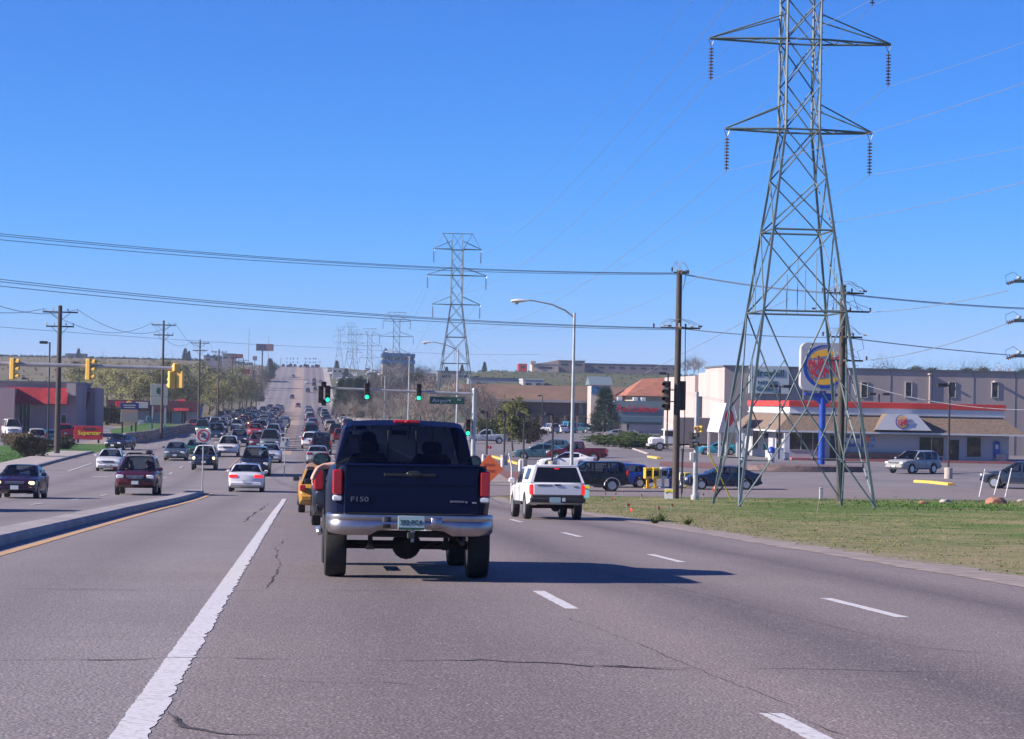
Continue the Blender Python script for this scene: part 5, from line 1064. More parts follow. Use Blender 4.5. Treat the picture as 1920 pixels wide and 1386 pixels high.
slab_sign('yard_sign', 1254, 937, .42, .52, M['signw'], M['signy'], 'small white and yellow sign at the foot of the tall brown pole')
slab_sign('yard_sign', 1098, 935, .40, .66, mat('sign_aqua', (.25, .55, .55), .5), M['signy'], 'small aqua and yellow sign just right of the small white pickup')
# newspaper boxes
for px, m_, lb in ((1214, (.62, .36, .02), 'dull yellow newspaper box, leftmost of the row'), (1228, (.75, .50, .01), 'bright yellow newspaper box beside the dull yellow one'), (1243, (.50, .54, .58), 'white newspaper box in the row behind the pole'), (1257, (.02, .09, .30), 'blue newspaper box just left of the tall brown pole'), (1278, (.60, .58, .50), 'cream box just right of the tall brown pole'), (1287, (.62, .50, .12), 'small yellow box between the tall brown pole and the pale signal post')):
    p = gp(px, 916 if px < 1270 else 914); o = empty('newspaper_box', p, R(10), lb, 'newspaper box', 'newspaper boxes at the corner'); mm = mat('box_'+str(px), m_, .5); k = 1.0 if px < 1270 else .72
    b = MB(); b.box((0, 0, .88*k), (.44, .42, .58*k), mm, bev=.03); b.box((0, 0, 1.22*k), (.46, .44, .12*k), mm, bev=.03); b.build('cabinet', o); MB().box((0, -.215, .93*k), (.32, .012, .34*k), M['glass'], bev=.004).build('window', o)
    b = MB(); b.box((0, 0, .32*k), (.14, .14, .62*k), mm); b.box((0, 0, .03), (.42, .42, .05), mm); b.build('pedestal', o)
    for k2 in (-1, 1): MB().box((k2*.1, -.225, .66*k), (.06, .02, .04), M['silver']).build('coin_slot', o)
# flags, stakes and posts on the verge
for i, (px, py) in enumerate(((1102, 936), (1129, 947), (1134, 939), (1147, 948), (1153, 939), (1167, 934), (1175, 963), (1233, 970), (1258, 963), (1276, 937), (1201, 942), (1309, 938), (1317, 940), (1398, 938), (1180, 975))):
    p = gp(px, py-4); b = MB(); big = i == 6; o = empty('marker_flag', p, r4.uniform(-.6, .6), f"orange marking flag in the verge grass, {nth(i)} going right from the white pickup", 'marking flag', 'orange marking flags')
    MB().tube((0, 0, 0), (0, 0, .30), .006, M['back'], n=4).build('stake', o); s = .13 if big else .09; MB().add([(0, 0, .30), (s, .02, .28), (s*.9, .03, .18), (0, 0, .19)], [(0, 1, 2, 3), (3, 2, 1, 0)], mat('flag_orange', (.85, .13, .07), .6)).build('flag', o)
a, c = gp(1371, 937), 0; t_ = at(1329, 849, gp(1371, 937).y-2.5); b = MB(); o = empty('guy_guard', a, 0, 'slanting yellow guy wire guard in front of the lattice tower', 'guy guard'); MB().tube((0, 0, 0), t_-a, .035, M['signy'], n=8).build('yellow_sleeve', o)
MB().tube(t_-a, p2+Vector((0, 0, zb2))-a if 0 else (t_-a)+((t_-a).normalized()*.4), .01, M['wire'], n=4).build('guy_wire', o)
p = gp(1341, 932); o = empty('fire_hydrant', p, 0, 'small orange hydrant at the foot of the lattice tower', 'hydrant'); MB().lathe([(.11, 0), (.11, .05), (.08, .06), (.075, .42), (.10, .44), (.10, .48), (.07, .56), (.03, .60), (.0001, .63)], M['signo'], 12).build('barrel', o)
for s in (-1, 1): MB().lathe([(.045, 0), (.045, .07), (.055, .07), (.055, .11), (.0001, .12)], M['signo'], 8, Matrix.Translation((0, 0, .34)) @ Matrix.Rotation(R(90*s), 4, 'Y') @ Matrix.Translation((0, 0, .06))).build('nozzle', o)
p = gp(1539, 937); o = empty('utility_marker', p, 0, 'short grey utility marker box in the grass behind the lattice tower', 'marker'); b = MB(); b.box((0, 0, .3), (.18, .14, .6), M['insulw'], bev=.03); b.box((0, 0, .62), (.2, .16, .06), M['insulw'], bev=.02); b.build('pillar', o)
p = gp(1531, 962); o = empty('survey_stake', p, R(5), 'thin slanting wooden stake in front of the grey marker box', 'stake'); MB().box((.03, 0, .25), (.03, .02, .5), mat('stake_wood', (.45, .33, .2), .8), X=Matrix.Rotation(R(8), 4, 'Y')).build('stake', o)
for px, py, tx, ty, lb in ((1836, 932, 1847, 880, 'leftmost'), (1864, 928, 1876, 884, 'middle'), (1885, 932, 1897, 878, 'rightmost')):
    p = gp(px, py); t_ = at(tx, ty, p.y)-p; o = empty('delineator_post', p, 0, f'{lb} of the three leaning pale posts by the boulder', 'post', 'leaning posts by the boulder'); MB().tube((0, 0, 0), t_, .035, M['signw'], n=8).build('post', o); MB().tube(t_*.86, t_*.97, .039, M['insulw'], n=8).build('reflective_band', o)
def rock(px, py, s, label, m=None, seed=1):
    p = gp(px, py); r = random.Random(seed); bm = bmesh.new(); bmesh.ops.create_icosphere(bm, subdivisions=2, radius=1)
    for v in bm.verts: k = 1+r.uniform(-.2, .16); v.co = Vector((v.co.x*k*s[0], v.co.y*k*s[1], max(-.1, v.co.z*k)*s[2]))
    me = bpy.data.meshes.new('boulder'); bm.to_mesh(me); bm.free(); me.materials.append(m or mat('red_rock', (.36, .17, .11), .95, noise=(3, (.20, .11, .08), .35, .65), bump=.6)); o = bpy.data.objects.new('boulder', me); COL.objects.link(o); o.location = p; return tag(o, label, 'boulder')
rock(1867, 945, (.62, .4, .36), 'reddish boulder in the long grass at the right', seed=2); rock(1731, 945, (.28, .2, .16), 'small pinkish stone left of the long grass at the right', seed=3); rock(1773, 942, (.35, .25, .16), 'flat pale stone in the long grass left of the reddish boulder', M['conc'], seed=5); rock(1916, 940, (.3, .2, .14), 'small pale stone at the right picture edge', M['conc'], seed=7)
for i, (px, py) in enumerate(((1240, 978), (1290, 985), (1228, 983))):
    p = gp(px, py); r = random.Random(i); b = MB(); vs = []; fs = []
    for _ in range(60): a = r.random()*6.28; l = r.uniform(.1, .3); h = r.uniform(.08, .28); k = len(vs); vs += [(-math.sin(a)*.02, math.cos(a)*.02, 0), (math.sin(a)*.02, -math.cos(a)*.02, 0), (math.cos(a)*l, math.sin(a)*l, h)]; fs.append((k, k+1, k+2))
    b.add(vs, fs, M['leaf_gr']); o = b.build('weed_clump', loc=p, smooth=0); tag(o, ['dark green weed clump at the grass edge, left one', 'dark green weed clump at the grass edge, right one', 'tiny weed clump at the grass edge beside the left weed clump'][i], 'weed')
# ------------------------------------------------------------------ buildings
wallm = lambda n, c, c2, sc=.5, st=(1, 1, .12): mat(n, c, .85, noise=(sc, c2, .35, .7, st), bump=.1)
M['cream'] = wallm('cream_wall', (.46, .39, .36), (.38, .32, .30)); M['grey'] = wallm('shaded_panel_wall', (.37, .315, .285), (.30, .26, .24)); M['bkwall'] = wallm('painted_block_wall', (.40, .40, .42), (.34, .34, .36))
M['shingle'] = mat('brown_shingle', (.205, .155, .115), .95, noise=(5, (.12, .088, .065), .35, .65, (1, 1, 2)), bump=.6); M['fascia'] = mat('white_fascia', (.52, .53, .54), .5); M['stripe'] = mat('red_stripe', (.50, .045, .03), .5)
M['brick'] = wallm('brown_brick', (.13, .085, .075), (.09, .06, .055), 1); M['brownroof'] = mat('brown_roof', (.19, .115, .075), .9, noise=(.3, (.14, .09, .06), .35, .65)); M['tile'] = mat('orange_tiles', (.34, .13, .075), .85, noise=(.8, (.25, .10, .06), .35, .65)); M['teal'] = wallm('grey_green_wall', (.16, .22, .23), (.13, .18, .19))
M['posterb'] = mat('poster_blue', (.03, .09, .28), .5, noise=(1.4, (.25, .35, .5), .5, .6)); M['bkblue'] = mat('sign_blue', (.008, .05, .32), .4); M['bun'] = mat('bun_yellow', (.80, .42, .03), .5); M['bkred'] = mat('letter_red', (.55, .015, .03), .5)
def Xat(px, Y, py=760): return at(px, py, Y).x
def Zat(px, py, Y): return at(px, py, Y).z
def logo(parent, X, R_):                    # round burger mark drawn in XY, facing +Z before X
    b = MB(); c = lambda a, r_: (r_*math.cos(R(a)), r_*math.sin(R(a)))
    out = [c(a, R_) for a in range(75, 341, 8)]; inn = [(x*1.0+R_*.05, y*1.0+R_*.04) for x, y in (c(a, R_*.90) for a in range(339, 74, -8))]
    n = len(out); m_ = len(inn); pts = out+inn; b.v = []; L = min(n, m_)
    vs = [(*out[i], .0) for i in range(L)]+[(*inn[m_-1-i], .0) for i in range(L)]+[(*out[i], .03) for i in range(L)]+[(*inn[m_-1-i], .03) for i in range(L)]
    fs = [(2*L+i, 2*L+i+1, 3*L+i+1, 3*L+i) for i in range(L-1)]+[(i, i+1, 2*L+i+1, 2*L+i) for i in range(L-1)]
    b.add(vs, fs, M['bkblue'], X); b.build('blue_swoosh', parent, smooth=0)
    T = X @ Matrix.Rotation(R(9), 4, 'Z')
    for s in (1, -1):
        y0 = .48*R_ if s > 0 else -.54*R_; pts = [(.58*R_*math.cos(R(a)), y0+s*.29*R_*math.sin(R(a))) for a in range(0, 181, 12)]
        if s < 0: pts = pts[::-1]
        MB().prism(pts, .035, M['bun'], T).build('bun', parent, smooth=0)
    b = MB(); b.add(*text_geo('BURGER', R_*.48, .02, .86, .012*R_), M['bkred'], T @ Matrix.Translation((.03*R_, .20*R_, .05))); b.add(*text_geo('KING', R_*.64, .02, .95, .018*R_), M['bkred'], T @ Matrix.Translation((.03*R_, -.24*R_, .05))); b.build('lettering', parent, smooth=0)
# restaurant
Y0 = 203; x0, x1 = Xat(1475, Y0), Xat(1893, Y0); z = lambda py: Zat(1475, py, Y0); g0 = gz(x0+5, Y0)
o = empty('restaurant', ((x0+x1)/2, Y0, g0), 0, 'low fast food restaurant with brown shingle roof and red stripe', 'restaurant'); hw = (x1-x0)/2; dep = 20
ze, zm, zr0, zr1 = z(808)-g0, z(776)-g0, z(762)-g0, z(751)-g0
MB().box((0, dep/2, ze/2-.2), (2*hw, dep, ze+.4), M['bkwall']).build('wall', o)
b = MB(); e = 1.25
A = [(-hw-e, -e, ze), (hw+e, -e, ze), (hw+e, dep+e, ze), (-hw-e, dep+e, ze), (-hw+.5, .5, zm), (hw-.5, .5, zm), (hw-.5, dep-.5, zm), (-hw+.5, dep-.5, zm)]
b.add(A, [(0, 1, 5, 4), (1, 2, 6, 5), (2, 3, 7, 6), (3, 0, 4, 7), (3, 2, 1, 0)], M['shingle']); b.build('roof', o, smooth=0)
b = MB(); 
for sx, sy, dx, dy in ((0, -e-.02, 2*hw+2*e+.1, .08), (0, dep+e+.02, 2*hw+2*e+.1, .08), (-hw-e-.02, dep/2, .08, dep+2*e), (hw+e+.02, dep/2, .08, dep+2*e)): b.box((sx, sy, ze-.02), (dx, dy, .16), M['fascia'])
b.build('eaves_board', o)
MB().box((0, dep/2, (zm+zr0)/2), (2*hw-.8, dep-.8, zr0-zm+.02), M['fascia']).build('parapet', o); MB().box((0, dep/2, zm+.12), (2*hw-.6, dep-.6, .1), M['fascia']).build('moulding', o)
MB().box((0, dep/2, (zr1+zr0)/2), (2*hw-.5, dep-.5, zr1-zr0), M['stripe'], bev=.03).build('red_band', o)
fx = lambda px: Xat(px, Y0)-o.location.x
b = MB(); xa, xb, xc, xd = fx(1634), fx(1739), fx(1657), fx(1712); yy = -1.5
b.add([(xa, yy, ze+.28), (xb, yy, ze+.28), (xd, yy+.15, zm+.22), (xc, yy+.15, zm+.22), (xa, 0, ze), (xb, 0, ze), (xd, .6, zm+.22), (xc, .6, zm+.22)], [(0, 1, 2, 3), (3, 2, 6, 7)], M['fascia']); b.add([(xa, yy, ze+.28), (xc, yy+.15, zm+.22), (xc, .6, zm+.22), (xa-.1, -.9, ze+.05), (xb, yy, ze+.28), (xd, yy+.15, zm+.22), (xd, .6, zm+.22), (xb+.1, -.9, ze+.05)], [(0, 1, 2, 3), (4, 7, 6, 5)], M['shingle'])
dm = b.build('gable_dormer', o, smooth=0); logo(dm, Matrix.Translation(((xc+xd)/2, yy+.0, (ze+zm)/2+.28)) @ FACE, .66)
def window(parent, xa, xb, za, zb, y, m=None, name='window', mull=1, fm=None):
    f_ = MB(); t_ = .07; fm = fm or M['insulw']; f_.box(((xa+xb)/2, y-.03, za-t_/2), (xb-xa+2*t_, .1, t_), fm); f_.box(((xa+xb)/2, y-.03, zb+t_/2), (xb-xa+2*t_, .1, t_), fm)
    for k in range(mull+1): f_.box((xa+(xb-xa)*k/mull, y-.03, (za+zb)/2), (t_, .1, zb-za), fm)
    w_ = f_.build(name, parent); MB().box(((xa+xb)/2, y-.01, (za+zb)/2), (xb-xa, .03, zb-za), m or M['pane']).build('pane', w_); return w_
zz = lambda py, px=1500: Zat(px, py, Y0)-g0
window(o, fx(1481), fx(1547), zz(843), zz(809), 0, mull=3); window(o, fx(1724), fx(1771), zz(855, 1740), zz(820, 1740), 0, mull=2); window(o, fx(1813), fx(1841), zz(857, 1820), zz(820, 1820), 0)
d = window(o, fx(1781), fx(1798), .05, zz(827, 1790), 0, name='door', fm=M['black']); MB().tube((fx(1784), -.1, .9), (fx(1784), -.1, 1.3), .02, M['silver']).build('handle', d)
for xa_, xb_, m_ in ((1580, 1612, M['posterb']), (1612, 1641, M['posterb'])):
    MB().box(((fx(xa_)+fx(xb_))/2, -.03, (zz(815)+zz(836))/2), (fx(xb_)-fx(xa_)-.06, .04, zz(815)-zz(836)), m_).build('poster', o)
q = MB(); q.add([(fx(1622), -.07, zz(816)), (fx(1633), -.07, zz(816)), (fx(1628), -.07, zz(833))], [(0, 2, 1)], M['signo']); q.build('poster_cone', o)
b = MB()
for k in range(3): b.box((fx(1588)+k*.55, -.07, zz(825)), (.38, .03, .55), M['signw'], bev=.08)
b.build('poster_cups', o)
MB().box((fx(1869), -.12, (zz(828, 1869)+zz(858, 1869))/2), (.62, .2, zz(828, 1869)-zz(858, 1869)), M['bkblue'], bev=.08).build('telephone_box', o); MB().box((fx(1869), -.24, zz(838, 1869)), (.3, .03, .45), M['signw'], bev=.04).build('telephone', o)
MB().box((hw*.05, -.55, .12), (2*hw*1.02, 1.1, .24), mat('red_kerb', (.33, .12, .11), .8)).build('red_kerb', o)
b = MB(); b.box((fx(1660), -.25, .42), (9, .5, .84), M['shingle'], bev=.02); b.build('planter_wall', o); MB().box((fx(1890)-.7, -.3, .45), (1.0, .5, .9), M['conc'], bev=.03).build('bin_enclosure', o)
window(o, fx(1560)-.2, fx(1560)+.6, .1, 2.4, 0, m=M['black'], name='service_door')
for yy_ in (3, 9, 14): 
    f_ = MB(); f_.box((-hw-.02, yy_, 1.6), (.05, 2.2, 1.7), M['glass']); f_.build('side_window', o)
# drive through canopy with gable
cx0, cx1 = Xat(1347, 212), Xat(1388, 212); q = empty('gable_canopy', ((cx0+cx1)/2, 212, g0), 0, 'white gabled canopy on posts left of the restaurant', 'canopy'); zc0, zc1 = Zat(1360, 811, 212)-g0, Zat(1366, 756, 212)-g0; hw2 = (cx1-cx0)/2
b = MB(); b.add([(-hw2, -.1, zc0), (hw2, -.1, zc0), (.35, -.1, zc1), (-.35, -.1, zc1), (-hw2, 6, zc0), (hw2, 6, zc0), (.35, 6, zc1), (-.35, 6, zc1)], [(0, 1, 2, 3), (5, 4, 7, 6), (0, 4, 5, 1)], M['fascia']); b.add([(-hw2, -.3, zc0), (-hw2, 6, zc0), (-.35, 6, zc1), (-.35, -.3, zc1), (hw2, -.3, zc0), (hw2, 6, zc0), (.35, 6, zc1), (.35, -.3, zc1)], [(0, 3, 2, 1), (4, 5, 6, 7), (3, 7, 6, 2)], M['fascia']); b.build('roof', q, smooth=0)
for x in (-hw2+.2, hw2-.2):
    for y in (.1, 5.8): MB().box((x, y, zc0/2), (.22, .22, zc0), M['fascia']).build('post', q)
MB().add(*text_geo('BK', .8, .02, .8, .02), M['bkred'], Matrix.Translation((0, -.13, (zc0+zc1)/2)) @ FACE).build('lettering', q) if 0 else MB().lathe([(.0001, .04), (.5, .04), (.55, 0)], M['bkred'], 18, Matrix.Translation((0, -.11, (zc0+zc1)/2)) @ FACE @ Matrix.Scale(1.5, 4, (0, 1, 0)) @ Matrix.Scale(.8, 4, (1, 0, 0))).build('red_emblem', q)
# white posts in front of the left entrance, each its own thing
for i, px in enumerate((1393, 1450, 1472, 1477)):
    p = at(px, 860, 201.3); p.z = gz(p.x, 201.3); h_ = Zat(px, 812 if i != 1 else 822, 201.3)-p.z; o2 = empty('porch_post', p, 0, f'white square porch post under the restaurant eaves, {nth(i)} from the left', 'post', 'white porch posts'); MB().box((0, 0, h_/2), (.24, .24, h_), M['fascia']).build('shaft', o2); MB().box((0, 0, .1), (.34, .34, .2), M['fascia']).build('base', o2)
p = at(1460, 862, 201); p.z = gz(p.x, 201); o2 = empty('service_screen', p, 0, 'white low screen wall by the restaurant entrance', 'screen'); MB().box((0, 0, .55), (.9, .1, 1.1), M['fascia'], bev=.02).build('panel', o2); MB().box((0, 0, 1.13), (.96, .16, .06), M['fascia']).build('cap', o2)
p = gp(1446, 868); o2 = empty('trash_bin', p, 0, 'white and orange bin with a bright blue lid by the restaurant entrance', 'bin'); b = MB(); b.lathe([(.25, 0), (.30, .1), (.30, .85), (.26, .9)], M['signw'], 12); b.build('barrel', o2); MB().lathe([(.31, .88), (.36, .95), (.30, 1.25), (.14, 1.42), (.0001, 1.45)], M['bkblue'], 12).build('lid', o2)
# pole sign
Ys = 170; px_ = 1540; p = at(px_, 880, Ys); xg = p.x; gg = gz(xg, Ys); o = empty('pole_sign', (xg, Ys, gg), 0, 'tall round cornered hamburger restaurant sign on a blue pole', 'pole sign'); zt_, zb_ = Zat(1540, 643, Ys)-gg, Zat(1540, 733, Ys)-gg; ww = (Xat(1585, Ys)-Xat(1498, Ys)); hh = zt_-zb_; zc = (zt_+zb_)/2
MB().tube((0, 0, 0), (0, 0, zb_), .27, M['bkblue'], n=16).build('pole', o)
b = MB(); b.add([(-.3, -.2, zb_-1.0), (.3, -.2, zb_-1.0), (1.2, -.2, zb_-.32), (-1.2, -.2, zb_-.32), (-.3, .2, zb_-1.0), (.3, .2, zb_-1.0), (1.2, .2, zb_-.32), (-1.2, .2, zb_-.32)], [(0, 1, 2, 3), (5, 4, 7, 6), (1, 5, 6, 2), (4, 0, 3, 7)], M['bkblue']); b.box((0, 0, zb_-.26), (2.9, .5, .14), M['bkblue']); b.build('bracket', o)
r_ = .55; pts = []
for cx_, cy_, a0_ in ((ww/2-r_, hh/2-r_, 0), (-ww/2+r_, hh/2-r_, 90), (-ww/2+r_, -hh/2+r_, 180), (ww/2-r_, -hh/2+r_, 270)): pts += [(cx_+r_*math.cos(R(a0_+k*15)), cy_+r_*math.sin(R(a0_+k*15))) for k in range(7)]
pn = MB().prism(pts, .75, mat('sign_panel_white', (.40, .41, .42), .5), Matrix.Translation((0, .375, zc)) @ FACE).build('panel', o); logo(pn, Matrix.Translation((.03, -.38, zc)) @ FACE, min(ww, hh)*.46)
# island with planting round the pole sign
b = MB(); pc = at(1510, 880, 168)
vs = [(pc.x+4.6*math.cos(R(a))*k, 168+2.6*math.sin(R(a))*k, h_) for k, h_ in ((1, gg), (1, gg+.42), (.93, gg+.45), (.001, gg+.55)) for a in range(0, 360, 15)]
b.add(vs, [(l*24+i, l*24+(i+1) % 24, l*24+24+(i+1) % 24, l*24+24+i) for l in range(3) for i in range(24)], mat('dark_stone', (.10, .075, .08), .9, noise=(3, (.17, .12, .11), .4, .6))); tag(b.build('planter_island'), 'dark stone planter island around the blue sign pole', 'planter')
# grey furniture store
Yb = 246; X0_, X1_ = Xat(1358, Yb), 150; zt_ = Zat(1358, 688, Yb); gb_ = -3.6; o = empty('warehouse_store', (X0_, Yb, gb_), 0, 'long grey two storey furniture store behind the restaurant', 'store'); H = zt_-gb_
MB().box(((X1_-X0_)/2, 6, H/2-.3), (X1_-X0_, 12, H+.6), M['grey']).build('wall', o); MB().box((-.012, 6, H/2), (.03, 12.0, H), M['cream']).build('left_wall', o)  # left side paler, front greyer: sun and shade put into the wall colours
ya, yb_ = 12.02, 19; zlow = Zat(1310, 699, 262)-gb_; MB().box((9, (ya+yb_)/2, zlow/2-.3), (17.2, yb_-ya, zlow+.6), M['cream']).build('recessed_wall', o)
MB().box((.36, 17.4, 3.2), (.06, 2.6, 6.4), M['black']).build('loading_door', o)
zr_ = Zat(1243, 708, 287)-gb_; MB().box((9.1, 30.5, zr_/2-.3), (18.2, 22.9, zr_+.6), M['cream']).build('rear_wing', o)
MB().box(((X1_-X0_)/2, 6, H+.1), (X1_-X0_+.3, 12.3, .2), mat('parapet_cap', (.10, .11, .12), .6)).build('parapet_cap', o)
b = MB()
for k in range(20): b.box((4.6+k*4.9, -.012, H/2), (.05, .04, H-.02), M['brick'] if 0 else mat('joint', (.16, .14, .15), .9))
b.build('panel_joints', o)
for px in (1620, 1703, 1785, 1865): window(o, Xat(px-6, Yb)-X0_, Xat(px+6, Yb)-X0_, Zat(px, 745, Yb)-gb_, Zat(px, 717, Yb)-gb_, 0, fm=M['cream'])
for px in (1742, 1505): MB().tube((Xat(px, Yb)-X0_, -.12, 0), (Xat(px, Yb)-X0_, -.12, H-.5), .09, M['cream'], n=8).build('downpipe', o)
for px, py in ((1741, 702), (1863, 716)):
    q = MB(); q.box((Xat(px, Yb)-X0_, -.3, Zat(px, py, Yb)-gb_), (.35, .6, .2), M['cream'], bev=.04); q.build('wall_lamp', o)
s = empty('store_sign', (Xat(1440, Yb), Yb-.25, Zat(1440, 713, Yb)), 0, 'pale furniture store sign with dark green lettering behind the lattice tower', 'sign'); sw, sh = Xat(1478, Yb)-Xat(1403, Yb), Zat(1440, 688, Yb)-Zat(1440, 739, Yb)
MB().box((0, 0, 0), (sw, .3, sh), mat('pale_blue_panel', (.42, .48, .48), .5), bev=.03).build('panel', s); ink = mat('dark_green_ink', (.008, .07, .06), .5)
MB().add(*text_geo('Broyhill', 1.12, .03, 1.0, .01), ink, Matrix.Translation((0, -.17, sh*.25)) @ FACE).build('lettering', s); MB().add(*text_geo('HOME', .55, .03, 1.5), ink, Matrix.Translation((-.2, -.17, -sh*.10)) @ FACE).build('lettering', s); MB().add(*text_geo('Gallery', .8, .03, 1.05), ink, Matrix.Translation((-.3, -.17, -sh*.32)) @ FACE).build('lettering', s)
s = empty('wall_sign', (X0_-.03, 275, Zat(1292, 742, 272)), 0, 'white and green sign on the sunlit side wall of the grey store', 'sign'); b = MB(); b.box((-.08, 0, -.5), (.16, 6.2, 1.5), M['signg'], bev=.03); s1 = b.build('green_panel', s)
for k, (dy, dz, r2_) in enumerate(((-1.5, .8, .8), (-.2, 1.0, .95), (1.2, .85, .8))): MB().lathe([(.0001, .1), (r2_*.8, .1), (r2_, 0)], M['signw'], 12, Matrix.Translation((-.05, dy, dz)) @ Matrix.Rotation(R(-90), 4, 'Y')).build('white_disc', s)
MB().box((-.18, 0, -.5), (.03, 4.6, .3), M['signw']).build('lettering_bar', s)
# red roofed sliver + brown shopping row + orange roofed building
def building(name, px0, px1, Yf, dep, ptop, m, label, base=None, cat='building', cap=None, group=None):
    a, c = Xat(px0, Yf), Xat(px1, Yf); g = min(gz(a, Yf), gz(c, Yf)) if base is None else base; H_ = Zat((px0+px1)/2, ptop, Yf)-g
    o = empty(name, ((a+c)/2, Yf, g), 0, label, cat, group); MB().box((0, dep/2, H_/2-.5), (c-a, dep, H_+1), m).build('wall', o)
    if cap: MB().box((0, dep/2, H_+.15), (c-a+.4, dep+.4, .3), cap).build('roof_edge', o)
    return o, a, c, g, H_
Ym_ = 450; o, a, c, g, H_ = building('shopping_row', 928, 1245, Ym_, 30, 752, M['brick'], 'long brown brick shopping row with a brown roof beyond the car park')
hw = (c-a)/2; zt1_ = Zat(1000, 730, Ym_)-g; zf = H_
b = MB(); b.add([(-hw-8, -1.5, zf), (hw, -1.5, zf), (hw, 9, zt1_+.9), (-hw-8, 9, zt1_+.9), (-hw-8, 31, zf), (hw, 31, zf)], [(0, 1, 2, 3), (3, 2, 5, 4), (0, 3, 4), (1, 5, 2), (0, 4, 5, 1)], M['brownroof']); b.build('roof', o, smooth=0); MB().box((-4, -1.55, zf-.15), (2*hw+8, .2, .5), mat('grey_eaves', (.30, .29, .29), .7)).build('eaves_board', o)
MB().box((0, -2.2, H_*.48), (2*hw*.72, 4.4, .5), M['black']).build('walkway_roof', o)
fxm = lambda px: Xat(px, Ym_)-o.location.x
for px in (934, 960, 985, 1010, 1030, 1055, 1078, 1100, 1120): MB().box((fxm(px), -4.2, H_*.24), (.5, .5, H_*.48), M['brick']).build('column', o)
for px in (997, 1022, 1057, 1090, 1150): window(o, fxm(px-7), fxm(px+7), .3, H_*.40, 0, m=mat('shop_front', (.30, .36, .42), .2))
for px in (938, 1092): window(o, fxm(px-6), fxm(px+6), H_*.55, H_*.9, 0, m=mat('shop_front2', (.16, .19, .20), .2), mull=2)
zt2_, zt3_ = Zat(1125, 706, 440)-g, Zat(1125, 722, 440)-g; x_a, x_b = Xat(1108, 440)-Xat(1125, 440), Xat(1144, 440)-Xat(1125, 440); q = empty('clock_gable_tower', (Xat(1125, 440), 440, g), 0, 'square shop tower with grey blue gabled roof behind the dark conifer', 'tower')
MB().box(((x_a+x_b)/2, 3, zt3_/2), (x_b-x_a, 6, zt3_), M['cream']).build('wall', q); b = MB(); b.add([(x_a-.4, -.4, zt3_), (x_b+.4, -.4, zt3_), (x_b+.4, 3, zt2_), (x_a-.4, 3, zt2_), (x_a-.4, 6.4, zt3_), (x_b+.4, 6.4, zt3_)], [(0, 1, 2, 3), (3, 2, 5, 4), (0, 3, 4), (1, 5, 2), (0, 4, 5, 1)], mat('slate_blue_roof', (.12, .17, .20), .7)); b.build('roof', q, smooth=0); MB().box(((x_a+x_b)/2, -.05, zt3_-1.1), (x_b-x_a, .1, 1.5), mat('blue_band', (.02, .12, .26), .5)).build('blue_band', q)
o, a, c, g, H_ = building('seafood_restaurant', 1152, 1243, 405, 18, 752, M['teal'], 'grey green restaurant with red lettering beside the dark conifer', cat='restaurant')
hw = (c-a)/2; zl0_ = Zat(1200, 782, 405)-g; MB().box((0, -.05, zl0_/2-.7), (2*hw-.1, .1, zl0_-1.4), M['cream']).build('lower_wall', o); b = MB(); b.add([(-hw, -.06, zl0_), (hw, -.06, zl0_), (hw, -1.1, zl0_-.9), (-hw, -1.1, zl0_-.9)], [(3, 2, 1, 0), (0, 1, 2, 3)], mat('awning_blue', (.06, .12, .19), .7)); b.build('awning', o, smooth=0)
MB().add(*text_geo('Red Lobster', 1.75, .05, .88, .02), M['bkred'], Matrix.Translation((-.1, -.12, Zat(1190, 767, 405)-g)) @ FACE).build('lettering', o)
window(o, Xat(1175, 405)-(a+c)/2, Xat(1181, 405)-(a+c)/2, .6, 1.7, -.1)
for k, px in enumerate((1170, 1200, 1215)): MB().box((Xat(px, 405)-(a+c)/2, 6, H_+.35), (.9, .9, .7), M['fascia'], bev=.05).build('roof_vent', o)
o, a, c, g, H_ = building('orange_roof_building', 1186, 1262, 430, 14, 741, mat('pale_yellow', (.45, .36, .22), .8), 'pale yellow building with orange tiled hip roof above the seafood restaurant'); hw = (c-a)/2; zt1_ = Zat(1240, 713, 430)-g
b = MB(); b.add([(-hw-1.6, -1.2, H_-.2), (hw, -1.2, H_-.2), (hw, 15, H_-.2), (-hw-1.6, 15, H_-.2), (-hw+3, 7, zt1_+.3), (hw, 7, zt1_+.6)], [(0, 1, 5, 4), (2, 3, 4, 5), (3, 0, 4), (1, 2, 5), (3, 2, 1, 0)], M['tile']); b.build('roof', o, smooth=0)
# box truck
p = gp(1283, 846); o = empty('box_truck', p, W_, 'white nosed box truck parked in front of the sunlit store wall', 'truck'); Pm = mat('truck_white', (.60, .60, .60), .4)
b = MB(); b.box((0, 3.15, 1.05), (1.9, 1.5, .85), Pm, bev=.16); b.box((0, 1.75, 1.55), (2.0, 1.5, 1.7), Pm, bev=.12); b.build('cab', o); MB().box((0, 2.51, 1.95), (1.75, .06, .65), M['glass'], X=None).build('windscreen', o)
for s in (-1, 1): MB().box((s*1.005, 1.85, 1.9), (.02, .9, .6), M['glass'], bev=.006).build('side_window', o); MB().box((s*.7, 3.93, 1.05), (.3, .06, .22), M['lens'], bev=.02).build('headlight', o); MB().box((s*1.18, 2.35, 1.9), (.14, .1, .45), M['black'], bev=.02).build('mirror', o)
bx = MB().box((0, -2.3, 2.25), (2.45, 6.2, 2.9), mat('box_taupe', (.22, .18, .165), .6), bev=.04).build('cargo_box', o); MB().lathe([(.0001, .02), (.9, .02), (.95, 0)], mat('dull_green', (.05, .10, .07), .6), 24, Matrix.Translation((1.235, -3.2, 2.9)) @ Matrix.Rotation(R(90), 4, 'Y') @ Matrix.Scale(1.8, 4, (0, 1, 0)) @ Matrix.Scale(.7, 4, (1, 0, 0))).build('oval_mark', bx)
